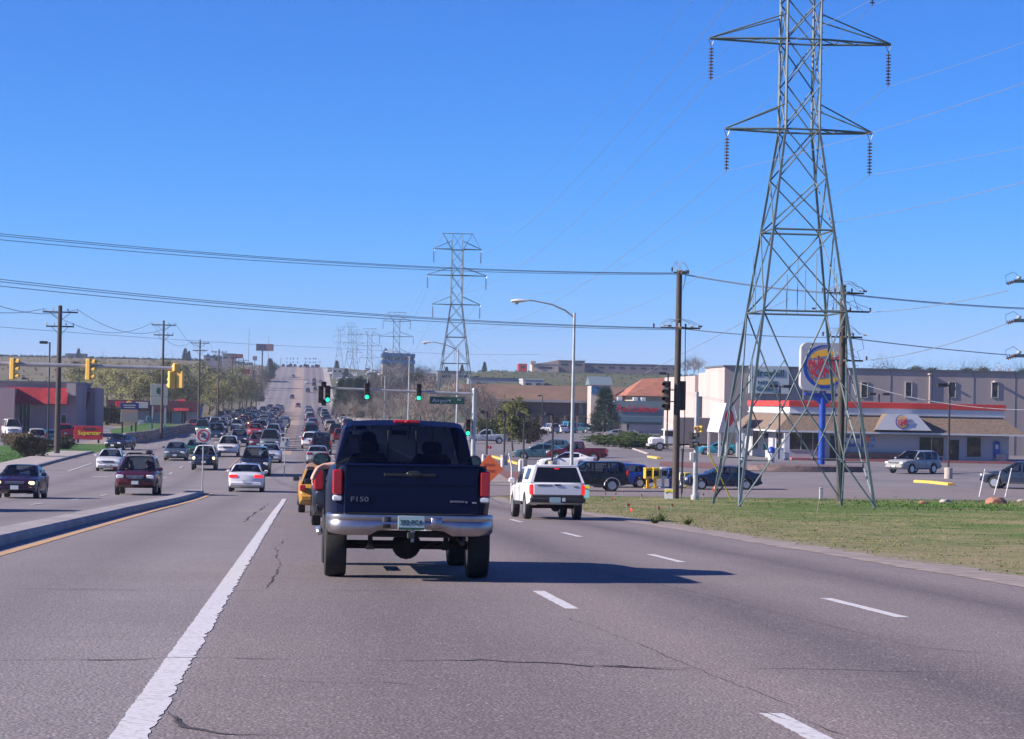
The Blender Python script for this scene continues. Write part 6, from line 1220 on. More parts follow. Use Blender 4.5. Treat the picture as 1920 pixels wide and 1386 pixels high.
MB().box((1.235, .2, 2.7), (.02, 1.1, 1.6), mat('panel_greenish', (.20, .25, .20), .6)).build('panel_mark', bx); MB().box((0, -.5, .72), (.9, 8.4, .2), M['under']).build('chassis', o); MB().box((0, 4.0, .62), (2.0, .2, .28), M['insulw'], bev=.03).build('bumper', o)
for y_ in (2.9, -3.2):
    for s in (-1, 1): w2 = wheel_mb(.48, .3, 18, X=Matrix.Translation((s*1.0, y_, .48))).build('wheel', o); rim_mb(.48, .3, X=Matrix.Translation((s*1.0, y_, .48))).build('rim', w2)
p = gp(1341, 853); o = empty('covered_boat', p, 0, 'low turquoise covered car behind the slanting yellow guy guard', 'car') if 0 else None
vehicle('coupe', gp(1345, 853), W_, (.04, .26, .36), 'turquoise low car at the foot of the box truck', 'vehicles in the restaurant car park')
# car park lamps
def lot_lamp(px, pyb, pyt, label, heads=2, bl=True, hs=1.0, group='black car park lamps'):
    p = gp(px, pyb); h = at(px, pyt, p.y).z-p.z; o = empty('car_park_lamp', p, 0, label, 'lamp post', group); MB().tube((0, 0, .5), (0, 0, h), .075, M['black'], n=8).build('pole', o)
    if bl: MB().lathe([(.30, 0), (.30, .8), (.0001, .82)], M['conc'], 14).build('concrete_base', o)
    for s in ((-1, 1) if heads == 2 else (-1,)): b = MB(); b.box((s*.25, 0, h-.05), (.5, .06, .06), M['black']); b.box((s*(.3+.3*hs), 0, h-.02), (.75*hs, .5, .26), M['black'], bev=.03); b.build('lamp_head', o)
lot_lamp(1460, 872, 724, 'black twin headed car park lamp before the restaurant left corner', bl=False); lot_lamp(1778, 898, 722, 'black single headed car park lamp on a pale concrete base before the restaurant door', 1)
q = Xat(1648, 228); o = empty('car_park_lamp', (q, 228, gz(q, 228)), 0, 'black twin headed lamp rising behind the restaurant roof', 'lamp post', 'black car park lamps'); h = Zat(1648, 739, 228)-gz(q, 228); MB().tube((0, 0, 0), (0, 0, h), .08, M['black'], n=8).build('pole', o)
for s in (-1, 1): MB().box((s*.75, 0, h), (.75, .4, .26), M['black'], bev=.03).build('lamp_head', o)
for i, (px, pyb, pyt) in enumerate(((912, 872, 772), (945, 872, 772), (981, 880, 776), (1035, 885, 776))): lot_lamp(px, pyb, pyt, f'black car park lamp behind the yellow kerb, {nth(i)} from the left', 1, hs=.5)
lot_lamp(1250, 853, 700, 'tall thin car park lamp behind the tall brown pole', 1, False); lot_lamp(1016, 806, 742, 'tall pale lamp in front of the shopping row', 1, False)
lot_lamp(89, 838, 642, 'tall thin black lamp left of the thick utility pole', 1, False, group='black lamps in the left car park'); lot_lamp(146, 800, 680, 'black box headed lamp right of the thick utility pole', 1, False, group='black lamps in the left car park'); lot_lamp(51, 800, 710, 'slim lamp before the red roofed building', 1, False, group='black lamps in the left car park')
# kerbs, islands
def kerb_line(pix, m, label=None, w_=.3, h_=.16, name='kerb_stone'):
    P = [gp(*q) for q in pix]; b = MB()
    for a, c in zip(P, P[1:]):
        d = (c-a); L_ = d.length; X = Matrix.Translation((a+c)/2) @ Matrix.Rotation(math.atan2(d.y, d.x), 4, 'Z'); b.box((0, 0, h_/2-.02), (L_+.05, w_, h_), m, X=X, bev=.03)
    return tag(b.build(name), label, 'kerb') if label else tag(b.build(name), kind='structure')
kerb_line([(1718, 905), (1750, 907), (1783, 911)], M['kerby'], 'yellow painted kerb end in front of the restaurant lamp', .5, .2)
kerb_line([(1218, 858), (1236, 861)], M['kerby'], 'short yellow painted kerb end left of the tall brown pole', .5, .2)
kerb_line([(925, 858), (960, 868), (1000, 880), (1040, 893)], M['kerby'], 'long yellow kerb slanting behind the slim bent post', .35, .2)
kerb_line([(1160, 833), (1215, 852)], M['conc']); kerb_line([(1100, 828), (1168, 828)], M['conc'])
for i, px in enumerate((906, 918, 942, 975)): p = gp(px, 872+i*4); o = MB().lathe([(.13, 0), (.13, .75), (.10, .85), (.0001, .88)], M['signw'], 10).build('bollard', loc=p); tag(o, f'white bollard by the yellow kerb, {nth(i)} from the left', 'bollard', 'white bollards')
poly_sheet('planting_bed', [tuple(gp(*q)[:2]) for q in ((905, 868), (960, 862), (1050, 890), (1045, 905), (960, 905))], mat('red_mulch', (.16, .07, .06), .95), .03)
poly_sheet('planting_bed', [tuple(gp(*q)[:2]) for q in ((1238, 866), (1330, 868), (1390, 876), (1560, 878), (1560, 885), (1300, 878), (1236, 874))], mat('red_mulch'), .03)
poly_sheet('lawn', [tuple(gp(*q)[:2]) for q in ((-40, 884), (-40, 838), (15, 836), (60, 846), (95, 856), (60, 868), (30, 884))], M['lawn'], .03)
poly_sheet('lawn', [tuple(gp(*q)[:2]) for q in ((205, 806), (280, 793), (340, 794), (345, 800), (250, 822), (215, 820))], M['lawn'], .03)
# rock retaining wall
P = [gp(*q) for q in ((243, 832), (285, 826), (330, 815), (385, 803))]; r = random.Random(5); b = MB()
for a, c in zip(P, P[1:]):
    n = int((c-a).length/.55)
    for i in range(n):
        for l in range(3): t_ = a.lerp(c, (i+.5*(l % 2)+r.uniform(-.1, .1))/n); s_ = r.uniform(.42, .62); b.box((t_.x-.25*l+r.uniform(-.05, .05), t_.y, t_.z+.18+l*.38), (s_*.8, s_, .40), mat('wall_rock', (.42, .32, .24), .95, noise=(1.2, (.22, .17, .14), .4, .6)), rz=r.uniform(-.3, .3), bev=.1)
tag(b.build('rock_wall'), 'low rock retaining wall along the left kerb beyond the junction', 'rock wall')
# ------------------------------------------------------------------ left side buildings and signs
M['mred'] = mat('red_metal_roof', (.36, .025, .03), .6, noise=(1.5, (.24, .015, .025), .4, .6, (1, 1, .05))); M['pink'] = wallm('mauve_wall', (.34, .25, .25), (.28, .20, .21))
Yr = 272; o, a, c, g, H_ = building('red_roof_store', -60, 143, Yr, 18, 719, M['pink'], 'mauve store with broad red awning at the left picture edge', cat='store'); f1 = lambda px: Xat(px, Yr)-(a+c)/2
zA, zB = Zat(80, 727, Yr)-g, Zat(80, 757, Yr)-g; b = MB(); b.add([(f1(14), -.1, zA), (f1(128), -.1, zA), (f1(128), -1.8, zB), (f1(14), -1.8, zB), (f1(14), -.1, zB-.1), (f1(128), -.1, zB-.1)], [(0, 3, 2, 1), (3, 4, 5, 2), (0, 4, 3), (1, 2, 5)], M['mred']); b.build('awning', o, smooth=0)
MB().box((f1(5), -1.2, (H_-.6)/2), (f1(14)-f1(-40), 2.4, H_-.6), M['pink']).build('side_bay', o); MB().box((f1(134), -.3, (Zat(134, 720, Yr)+Zat(134, 741, Yr))/2-g), (1.1, .5, 1.5), M['cream']).build('sign_panel', o)
window(o, f1(36), f1(57), .2, Zat(50, 758, Yr)-g, 0, m=M['glass'], mull=3); window(o, f1(115), f1(125), .2, 2.6, 0, name='door'); b = MB(); b.box((0, 9, H_+.15), (c-a+.3, 18.3, .3), mat('parapet_cap')); b.build('roof_edge', o)
q = empty('red_corner_wing', (Xat(160, 285), 285, g), 0, 'mauve corner wing with steep red roof right of the mauve store', 'building'); hz_ = Zat(160, 727, 285)-g; hw = (Xat(178, 285)-Xat(141, 285))/2; MB().box((0, 6, hz_/2-.5), (2*hw, 12, hz_+1), M['pink']).build('wall', q); b = MB(); b.add([(-hw-.1, -.1, hz_*.92), (hw*.5, -.1, hz_*.92), (hw*.1, -1.4, hz_*.5), (-hw-.1, -1.4, hz_*.5), (-hw-.1, -.1, hz_*.45), (hw*.1, -.1, hz_*.45)], [(0, 3, 2, 1), (3, 4, 5, 2), (0, 4, 3), (1, 2, 5)], M['mred']); b.build('awning', q, smooth=0)
Yq = 400; o, a, c, g, H_ = building('shop_row', 205, 372, Yq, 14, 757, wallm('grey_shop_wall', (.26, .27, .30), (.21, .22, .25)), 'low grey shop row with maroon fascia behind the second utility pole', cat='shops'); f2 = lambda px: Xat(px, Yq)-(a+c)/2
MB().box(((c-a)*0, -.3, H_-.4), (c-a+.4, 1.0, 1.9), mat('maroon_fascia', (.09, .02, .03), .7)).build('fascia', o); b = MB(); b.add([(f2(325), -1.2, H_-1.2), (f2(356), -1.2, H_-1.2), (f2(347), .5, H_+.9), (f2(334), .5, H_+.9)], [(0, 1, 2, 3)], M['mred']); b.build('red_gable', o, smooth=0)
MB().lathe([(.0001, .05), (.65, .05), (.7, 0)], M['bun'], 18, Matrix.Translation((f2(243), -.85, H_-.3)) @ FACE).build('yellow_disc_sign', o); MB().box((f2(267), -.85, H_-.3), (2.2, .1, 1.1), M['insulw'], bev=.03).build('sign_panel', o); MB().box((f2(226), -.85, H_-.3), (1.6, .1, 1.1), M['signr'], bev=.03).build('sign_panel', o)
for px in (285, 318, 345): window(o, f2(px-5), f2(px+5), .2, 2.4, 0, mull=2)
p = gp(333, 783); o = empty('box_truck', p, PI+.2, 'small white box truck facing us at the low grey shop row', 'truck'); MB().box((0, -1.2, 1.9), (2.3, 4.4, 2.5), Pm, bev=.05).build('cargo_box', o); b = MB(); b.box((0, 1.9, 1.1), (1.9, 1.9, 1.2), Pm, bev=.2); b.build('cab', o); MB().box((0, 2.82, 1.3), (1.6, .06, .5), M['glass'], bev=.02).build('windscreen', o); MB().box((0, -.3, .5), (1.6, 5.6, .3), M['under']).build('chassis', o)
for y_ in (1.7, -2.2):
    for s in (-1, 1): wheel_mb(.4, .25, 12, X=Matrix.Translation((s*.9, y_, .4))).build('wheel', o)
def board(name, px, pyb, Y, w_px, tops, label, posts=2, cat='sign', pm=None):
    x = Xat(px, Y); g = gz(x, Y); o = empty(name, (x, Y, g), 0, label, cat); k = Y/F*w_px; pz = 0
    for t0, t1, m_, wf_ in tops: zA, zB = Zat(px, t0, Y)-g, Zat(px, t1, Y)-g; pz = max(pz, zB); MB().box((0, 0, (zA+zB)/2), (k*wf_, .25, zA-zB), m_, bev=.02).build('panel', o)
    for s in ((-1, 1) if posts == 2 else (0,)): MB().box((s*k*.36, 0.05, pz/2), (.2, .2, pz), pm or M['black']).build('post', o)
    return o, g
Y_ = 236; x = Xat(167, Y_); o, g = board('sign_board', 167, 826, Y_, 52, [(799, 824, mat('board_red', (.42, .02, .03), .5), 1)], 'wide low red sign board with yellow lettering beside the left car park'); MB().add(*text_geo('Superstar', .62, .02, 1.0, .01), M['signy'], Matrix.Translation((.1, -.14, Zat(167, 812, Y_)-g)) @ FACE).build('lettering', o); MB().box((.1, -.14, Zat(167, 804, Y_)-g), (1.3, .02, .25), mat('maroon_fascia')).build('lettering_bar', o)
Y_ = 300; o, g = board('sign_board', 243, 800, Y_, 34, [(755, 768, mat('board_blue', (.01, .04, .15), .5), 1), (768, 774, mat('board_tan', (.36, .24, .17), .6), .9), (774, 792, mat('board_grey', (.24, .25, .24), .6), .94)], 'blue topped grey sign board on two dark posts on the left lawn')
MB().add(*text_geo('SUNDAY', .36, .01, 1.2), M['signw'], Matrix.Translation((0, -.14, Zat(243, 762, Y_)-g)) @ FACE).build('lettering', o) if 0 else [MB().box((0, -.14, Zat(243, py_, Y_)-g), (1.7-.2*k_, .02, .16), M['insulw']).build('lettering_bar', o) for k_, py_ in enumerate((760, 764))]
Y_ = 280; o, g = board('pylon_sign', 298, 805, Y_, 32, [(720, 744, mat('board_sage', (.30, .33, .28), .6), 1), (745, 760, mat('board_sage'), 1)], 'tall pale green sign board half hidden by the second utility pole', pm=M['insulw']); MB().lathe([(.0001, .03), (.42, .03), (.45, 0)], M['signg'], 14, Matrix.Translation((-.1, -.14, Zat(298, 733, Y_)-g)) @ FACE @ Matrix.Scale(.6, 4, (1, 0, 0))).build('leaf_mark', o)
for px, pyb, w_, h_, m_, lb in ((278, 795, .75, 1.4, mat('aqua_box', (.09, .20, .24), .6), 'blue green utility cabinet on the left lawn'), (265, 798, .9, .9, M['signw'], 'small white sign shape on the left lawn'), (370, 775, 1.9, .9, mat('aqua_box2', (.16, .34, .36), .6), 'small aqua sign board at the third utility pole'), (356, 802, 1.4, 1.0, M['insulw'], 'pale small sign board at the far end of the rock wall'), (246, 812, .3, 1.1, mat('drab_green', (.09, .12, .09), .7), 'short green pedestal on the left lawn')):
    p = gp(px, pyb); o = empty('small_sign' if w_ > .8 else 'utility_cabinet', p, .1, lb, 'sign' if w_ > .8 else 'cabinet'); MB().box((0, 0, h_*.6), (w_, .35 if w_ < .8 else .08, h_*.8), m_, bev=.03).build('body', o); MB().box((0, .03, h_*.1), (w_*.3, .2, h_*.25), M['insulw']).build('base', o)
Y_ = 330; x = Xat(317, Y_); MBo = MB(); p = gp(320, 790); o = empty('low_wall', p, 0, 'low blue grey block wall in front of the low grey shop row', 'wall'); MBo.box((0, 0, .6), (8.5, .4, 1.2), mat('bluegrey', (.20, .23, .28), .8)); MBo.build('wall', o); MB().box((0, 0, 1.22), (8.6, .5, .1), M['conc']).build('coping', o)
# billboards near the crest
Y_ = 1000; x = Xat(494, Y_); g = gz(x, Y_); o = empty('billboard', (x, Y_, g), 0, 'big V shaped billboard on a dark mast left of the hill road', 'billboard'); zA, zB = Zat(494, 645, Y_)-g, Zat(494, 658, Y_)-g
for s, m_ in ((-1, mat('bb_grey', (.22, .18, .18), .7)), (1, mat('bb_maroon', (.10, .055, .07), .7))): MB().box((s*1.95, 0, (zA+zB)/2), (4.1, .5, zA-zB), m_, rz=s*R(-12), bev=.05).build('panel', o)
MB().tube((-1, 0, 0), (-1, 0, zB), .3, M['black'], n=10).build('mast', o)
for i, (px, pyt, pyb, w_, Y_, m_, lb) in enumerate(((446, 664, 672, 15, 950, mat('hb_red', (.20, .045, .035), .7), 'faded red roadside sign on the left hill, upper one'), (459, 692, 701, 18, 700, mat('hb_red'), 'faded red roadside sign below the upper faded red one'), (476, 668, 676, 8, 1000, mat('bb_grey'), 'small grey hill sign left of the V shaped billboard'), (600, 694, 701, 6, 760, M['signy'], 'small yellow sign right of the hill road') , (741, 668, 671, 13, 900, mat('hb_red'), 'faded red strip sign left of the blue roofed building'))[:5]):
    if i == 3: px = 634; pyt, pyb = 720, 726
    o, g = board('roadside_sign', px, 700, Y_, w_, [(pyt, pyb, m_, 1)], lb, 1)
for px, pyt, Y_ in ((464, 617, 900), (501, 628, 1000), (90, 646, 400)):
    x = Xat(px, Y_); g = gz(x, Y_); o = MB().tube((0, 0, 0), (0, 0, Zat(px, pyt, Y_)-g), .16, M['back'], r2=.08, n=6).build('flagpole', loc=(x, Y_, g)); tag(o, {464: 'tall thin bare mast left of the V shaped billboard', 501: 'thin mast just above the V shaped billboard', 90: 'far thin mast near the left thick utility pole'}[px], 'mast')
# blue roofed building and far buildings on the right
Y_ = 850; o, a, c, g, H_ = building('blue_roof_building', 716, 775, Y_, 20, 682, mat('far_beige', (.24, .23, .20), .8), 'far multi storey building with blue roof bands left of the second tower'); hw = (c-a)/2
for t0, t1 in ((663, 670), (675, 682)): zA, zB = Zat(745, t0, Y_)-g, Zat(745, t1, Y_)-g; MB().box((0, 9.5, (zA+zB)/2), (2*hw+.6, 20.6, zA-zB), mat('roof_blue', (.012, .09, .22), .5)).build('blue_band', o)
zA, zB = Zat(745, 670, Y_)-g, Zat(745, 675, Y_)-g; MB().box((0, 9.5, (zA+zB)/2), (2*hw, 20, zA-zB+.1), mat('far_beige')).build('upper_wall', o); b = MB(); 
for k in range(9): b.box((-hw+1+k*1.3, -.1, (zA+zB)/2), (.5, .15, .9), M['glass'])
w9 = [MB().box((-hw+1+k*1.3, -.55, (zA+zB)/2), (.6, .12, .8), M['glass']).build('window', o) for k in range(9)]
q = MB(); zA = Zat(721, 651, Y_)-g; q.lathe([(1.0, zA-3.2), (1.0, zA-1.9), (1.25, zA-1.9), (.55, zA-.7), (.0001, zA)], mat('roof_blue'), 8, Matrix.Translation((-hw+1, 1, 0))); q.build('turret', o)
for i, (px0, px1, Y_, dep, pt_, m_, lb, cp) in enumerate(((880, 986, 760, 14, 710, (.22, .24, .29), 'far blue grey building with a row of round arches on the green hill', (.06, .08, .13)), (980, 1018, 740, 14, 712, (.33, .33, .34), 'far low pale building at the end of the arched one', (.5, .5, .5)), (1044, 1095, 1000, 30, 677, (.23, .18, .16), 'far brown block of the hilltop mall', (.18, .15, .14)), (1095, 1275, 1010, 30, 684, (.20, .16, .155), 'far long brown hilltop mall wing', (.10, .09, .09)), (996, 1046, 990, 10, 683, (.48, .36, .28), 'far salmon hilltop mall entrance front', None), (971, 987, 1000, 8, 682, (.35, .03, .04), 'tiny far red roofed kiosk on the hilltop', None), (820, 882, 800, 10, 697, (.26, .25, .24), 'far low building below the second lattice tower', (.10, .10, .11)), (780, 822, 820, 10, 700, (.15, .16, .20), 'far dark low building right of the blue roofed building', None), (380, 412, 1050, 12, 668, (.27, .26, .26), 'far pale house row on the left hill', (.09, .12, .13)), (415, 440, 1050, 12, 664, (.30, .25, .22), 'far beige house on the left hill', (.13, .12, .12)), (120, 158, 1240, 12, 664, (.14, .17, .20), 'far low building on the left skyline', (.05, .08, .10)), (622, 640, 1090, 12, 690, (.3, .3, .3), 'far pale dealer building beside the crest road', None))):
    xm = (Xat(px0, Y_)+Xat(px1, Y_))/2; o, a, c, g, H_ = building('far_building', px0, px1, Y_, dep, pt_, mat('fb%d' % i, m_, .8), lb, base=min(gz(Xat(px0, Y_), Y_), gz(Xat(px1, Y_), Y_), Zat(px0, pt_+8, Y_))-.5, cap=mat('fbc%d' % i, cp, .8) if cp else None)
    n = max(2, int((c-a)/5)) if i not in (4, 5) else 1
    for k in range(n):
        x = -(c-a)/2+(k+.5)*(c-a)/n
        if i == 0: MB().lathe([(.0001, .05), (1.0, .05), (1.0, 0)], M['glass'], 12, Matrix.Translation((x, -.02, H_-2.2)) @ FACE).build('arched_window', o)
        else: MB().box((x, -.03, H_-1.6), ((c-a)/n*.5, .1, .9), M['glass']).build('window', o)
    if i == 4: b = MB(); b.add([(-(c-a)/2, -.2, H_), ((c-a)/2, -.2, H_), ((c-a)/2, -.2, H_+1.8), (-(c-a)/2+2, -.2, H_+.2), (-(c-a)/2, .4, H_), ((c-a)/2, .4, H_), ((c-a)/2, .4, H_+1.8), (-(c-a)/2+2, .4, H_+.2)], [(0, 1, 2, 3), (5, 4, 7, 6), (3, 2, 6, 7), (1, 5, 6, 2)], mat('fb4')); b.build('sloping_parapet', o); MB().box((-(c-a)/2+.5, -.1, H_+.5), (2.4, 1.2, 1.6), mat('fb4')).build('end_pier', o)
# ------------------------------------------------------------------ trees
def crown_mb(seed, rx, rz_, n, leaf, m, zc, k=60, droop=0, open_=.35):
    r = random.Random(seed); vs = []; fs = []
    for _ in range(n):
        while 1:
            u = Vector((r.uniform(-1, 1), r.uniform(-1, 1), r.uniform(-1, 1)))
            if .25 < u.length < 1: break
        u *= r.uniform(.75, 1.08); c = Vector((u.x*rx, u.y*rx, zc+u.z*rz_)); s_ = rx*r.uniform(.13, .28)
        if r.random() < open_: continue
        for _ in range(k):
            d = Vector((r.gauss(0, 1), r.gauss(0, 1), r.gauss(0, .8)))*s_*.55; p = c+d; a = Vector((r.gauss(0, 1), r.gauss(0, 1), r.gauss(0, 1)-droop)).normalized(); b_ = a.orthogonal().normalized(); l = leaf*r.uniform(.6, 1.4); i = len(vs)
            vs += [p-b_*l*.5, p+a*l*.9, p+b_*l*.5, p-a*l*.5]; fs.append((i, i+1, i+2, i+3))
    return MB().add(vs, fs, m)
def limbs_mb(seed, h, r0, spread, m, depth=4, kids=3, twig=.35, up=.35, start=.22):
    r = random.Random(seed); b = MB()
    def grow(p, d, L, rad, lv):
        n = 4; pts = [p]; q = p; dd = d
        for i in range(n): dd = (dd+Vector((r.gauss(0, .13), r.gauss(0, .13), r.gauss(0, .06)+up*.1))).normalized(); q = q+dd*L/n; pts.append(q)
        b.pipe(pts, [rad*(1-.6*i/n) for i in range(n+1)], m, 6 if lv > 2 else 3)
        if lv <= 0: return
        for k in range(kids+(1 if lv > 2 else 0)):
            t_ = r.uniform(start if lv == depth else .25, 1); i = min(n-1, int(t_*n)); s_ = pts[i].lerp(pts[i+1], t_*n-i); e = Vector((r.gauss(0, 1), r.gauss(0, 1), r.uniform(.0, .9)+up)).normalized()
            grow(s_, (dd*.5+e*spread).normalized(), L*r.uniform(.5, .75), rad*.5*(1-.35*t_), lv-1)
    grow(Vector((0, 0, -.1)), Vector((0, 0, 1)), h*.62, r0, depth); return b
TP = {}
def tree(kind, p, s, label, group=None, rz=None, cat='tree'):
    if kind not in TP:
        o = empty({'conifer': 'conifer_tree', 'olive': 'leafy_tree', 'willow': 'willow_tree', 'bare': 'bare_tree', 'aspen': 'bare_birch_tree', 'shrub': 'shrub', 'shrubg': 'shrub', 'bush': 'round_bush', 'willow2': 'willow_tree', 'bare2': 'bare_tree'}[kind], (0, 0, 0))
        if kind == 'conifer':
            MB().tube((0, 0, -.2), (0, 0, 7.5), .2, M['bark'], r2=.04).build('trunk', o); r = random.Random(2); vs = []; fs = []
            for _ in range(950):
                z = .5+7.8*r.random()**1.15; R1 = 2.7*(1-z/8.9)**.75*r.uniform(.65, 1.12)*(.75 if z < 1.2 else 1); a = r.random()*6.283; q_ = R1*r.random()**.35; c = Vector((math.cos(a)*q_, math.sin(a)*q_, z))
                for _ in range(26): d = Vector((r.gauss(0, .26), r.gauss(0, .26), r.gauss(0, .2))); pp_ = c+d; ax = (Vector((math.cos(a), math.sin(a), r.gauss(.2, .5)))).normalized(); bb = ax.cross(Vector((r.gauss(0, 1), r.gauss(0, 1), 1))).normalized(); l = r.uniform(.12, .26); i = len(vs); vs += [pp_-bb*l*.25, pp_+ax*l, pp_+bb*l*.25]; fs.append((i, i+1, i+2))
            MB().add(vs, fs, M['leaf_con']).build('crown', o, smooth=0)
        elif kind == 'olive': limbs_mb(3, 6, .17, .9, M['bark']).build('trunk', o); crown_mb(5, 2.6, 2.4, 85, .17, M['leaf_ol'], 4.3, 60, open_=.3).build('crown', o, smooth=0)
        elif kind in ('willow', 'willow2'): limbs_mb(8+len(kind), 10, .3, .9, M['bark'], kids=3).build('trunk', o); crown_mb(9+len(kind), 4.4, 4.0, 120, .17, M['leaf_wil'], 6.6, 80, .8, .38).build('crown', o, smooth=0)
        elif kind in ('bare', 'bare2'): limbs_mb(12+len(kind), 9.5, .2, .95, M['bark'] , kids=4).build('trunk', o); crown_mb(13+len(kind), 3.8, 3.6, 95, .11, M['leaf_grey'], 6.0, 60, 0, .15).build('crown', o, smooth=0)
        elif kind == 'aspen': limbs_mb(21, 6.5, .09, .75, M['barkp'], kids=4, up=.8).build('trunk', o); crown_mb(22, 1.5, 2.2, 40, .06, M['leaf_pale'], 4.0, 40, 0, .2).build('crown', o, smooth=0)
        else: 
            mm = {'shrub': M['leaf_br'], 'shrubg': M['leaf_gr'], 'bush': M['leaf_br']}[kind]; limbs_mb(31, 1.3, .05, 1.0, M['bark'], depth=3).build('stem', o); crown_mb(32+len(kind), 1.15, .75, 60, .085, mm, .72, 60, 0, .05).build('crown', o, smooth=0)
        TP[kind] = o
    else: o = copy_tree(TP[kind])
    o.location = p; o.scale = s if isinstance(s, tuple) else (s, s, s); o.rotation_euler = (0, 0, rng.random()*6.28 if rz is None else rz)
    if 'group' in o: del o['group']
    return tag(o, label, cat, group)
p = at(1134, 800, 392); p.z = gz(p.x, 392); tree('conifer', p, (1.22, 1.22, .98), 'dark broad conifer beside the seafood restaurant sign')
p = gp(963, 858); tree('olive', p, (.74, .74, .86), 'leafy young tree between the black lamps of the right car park')
p = gp(1232, 800); tree('conifer', p, (.6, .6, .75), 'dark small conifer squeezed beside the sunlit store wall')
for i, (px, py, k, s_, lb) in enumerate(((905, 822, 'olive', .45, 'small leafy tree behind the metal signal post'), (935, 828, 'shrubg', 2.2, 'green shrub left of the young car park tree'), (990, 832, 'shrub', 2.0, 'dark shrub right of the young car park tree'), (1180, 838, 'shrubg', (4.5, 2.2, 1.2), 'long low green hedge before the white nosed truck, left part'), (1215, 842, 'shrubg', (4.0, 2.2, 1.1), 'long low green hedge under the white nosed truck'))):
    tree(k, gp(px, py), s_, lb, cat='tree' if k == 'olive' else 'shrub')
for i, (px, Y_, k, s_) in enumerate(((640, 430, 'bare', .8), (665, 400, 'bare2', .9), (700, 380, 'bare', 1.0), (735, 370, 'bare2', 1.05), (770, 355, 'bare', 1.05), (800, 340, 'bare2', 1.1), (835, 350, 'bare', 1.15), (868, 330, 'bare2', 1.0), (895, 345, 'bare', .95), (925, 360, 'bare', .9), (660, 500, 'bare', 1.2), (720, 470, 'bare2', 1.2), (790, 450, 'bare', 1.3), (855, 440, 'bare2', 1.25), (812, 300, 'bare2', .8), (752, 520, 'bare', 1.3), (905, 430, 'bare2', 1.1), (690, 560, 'bare2', 1.3), (830, 540, 'bare2', 1.3), (880, 520, 'bare', 1.3))):
    x = Xat(px, Y_); tree(k, (x, Y_, gz(x, Y_)), s_*(.62 if px < 740 else .82), f'bare grey brown tree behind the right traffic light arm, {nth(i)} of the grove', 'bare trees behind the right mast arm')
for i, (px, Y_) in enumerate(((655, 530), (670, 505), (640, 560), (684, 540))): x = Xat(px, Y_); tree('conifer', (x, Y_, gz(x, Y_)), (1.1, 1.1, 1.1), f'dark conifer beside the far street lights, {nth(i)} from the left of its group', 'dark conifers by the far street lights')
wl = [(175, 470), (200, 440), (228, 480), (250, 455), (262, 520), (285, 480), (312, 460), (325, 520), (340, 500), (352, 450), (375, 480), (392, 520), (405, 470), (418, 510), (430, 560), (448, 540), (462, 600), (472, 640), (215, 560), (300, 600), (362, 600), (400, 640), (150, 520), (480, 700)]
for i, (px, Y_) in enumerate(wl):
    x = Xat(px, Y_); s_ = rng.uniform(.85, 1.15)*(1+(Y_-450)/900); tree(['willow', 'willow2', 'bare'][i % 3 if i % 5 else 0], (x, Y_, gz(x, Y_)), s_, f'yellow green budding tree of the left creek grove, {nth(i)} planted from the left' if 0 else f'budding yellowish tree of the left creek grove, {nth(i)} in the grove', 'budding trees of the left creek grove')
for i, (px, pyb, s_) in enumerate(((62, 796, .9), (64, 796, .8), (70, 798, .95), (114, 796, .9), (157, 815, 1.0), (186, 793, 1.1), (24, 795, .8))): tree('aspen', gp(px, pyb), s_, f'bare white barked young tree before the mauve store, {nth(i)} counted there', 'bare white barked trees')
for i, (px, pyb, s_) in enumerate(((20, 836, 1.0), (45, 846, 1.3), (62, 858, 1.35), (78, 843, .9), (32, 841, 1.1), (118, 842, 1.0))): tree('bush', gp(px, pyb), (s_, s_, s_*.85), f'rounded dark bush on the left lawn, {nth(i)} of the clump', 'rounded bushes on the left lawn', cat='bush')
for i, (px, pyb, s_, k) in enumerate(((200, 797, 2.2, 'shrub'), (215, 795, 2.0, 'shrubg'), (190, 792, 2.0, 'shrub'), (228, 790, 1.8, 'shrub'), (140, 800, 1.3, 'shrubg'), (130, 798, 1.2, 'shrubg'))): tree(k, gp(px, pyb), s_, f"{'brown' if k == 'shrub' else 'green'} shrub between the mauve store and the blue topped sign, {nth(i)}", 'shrubs by the mauve store', cat='shrub')
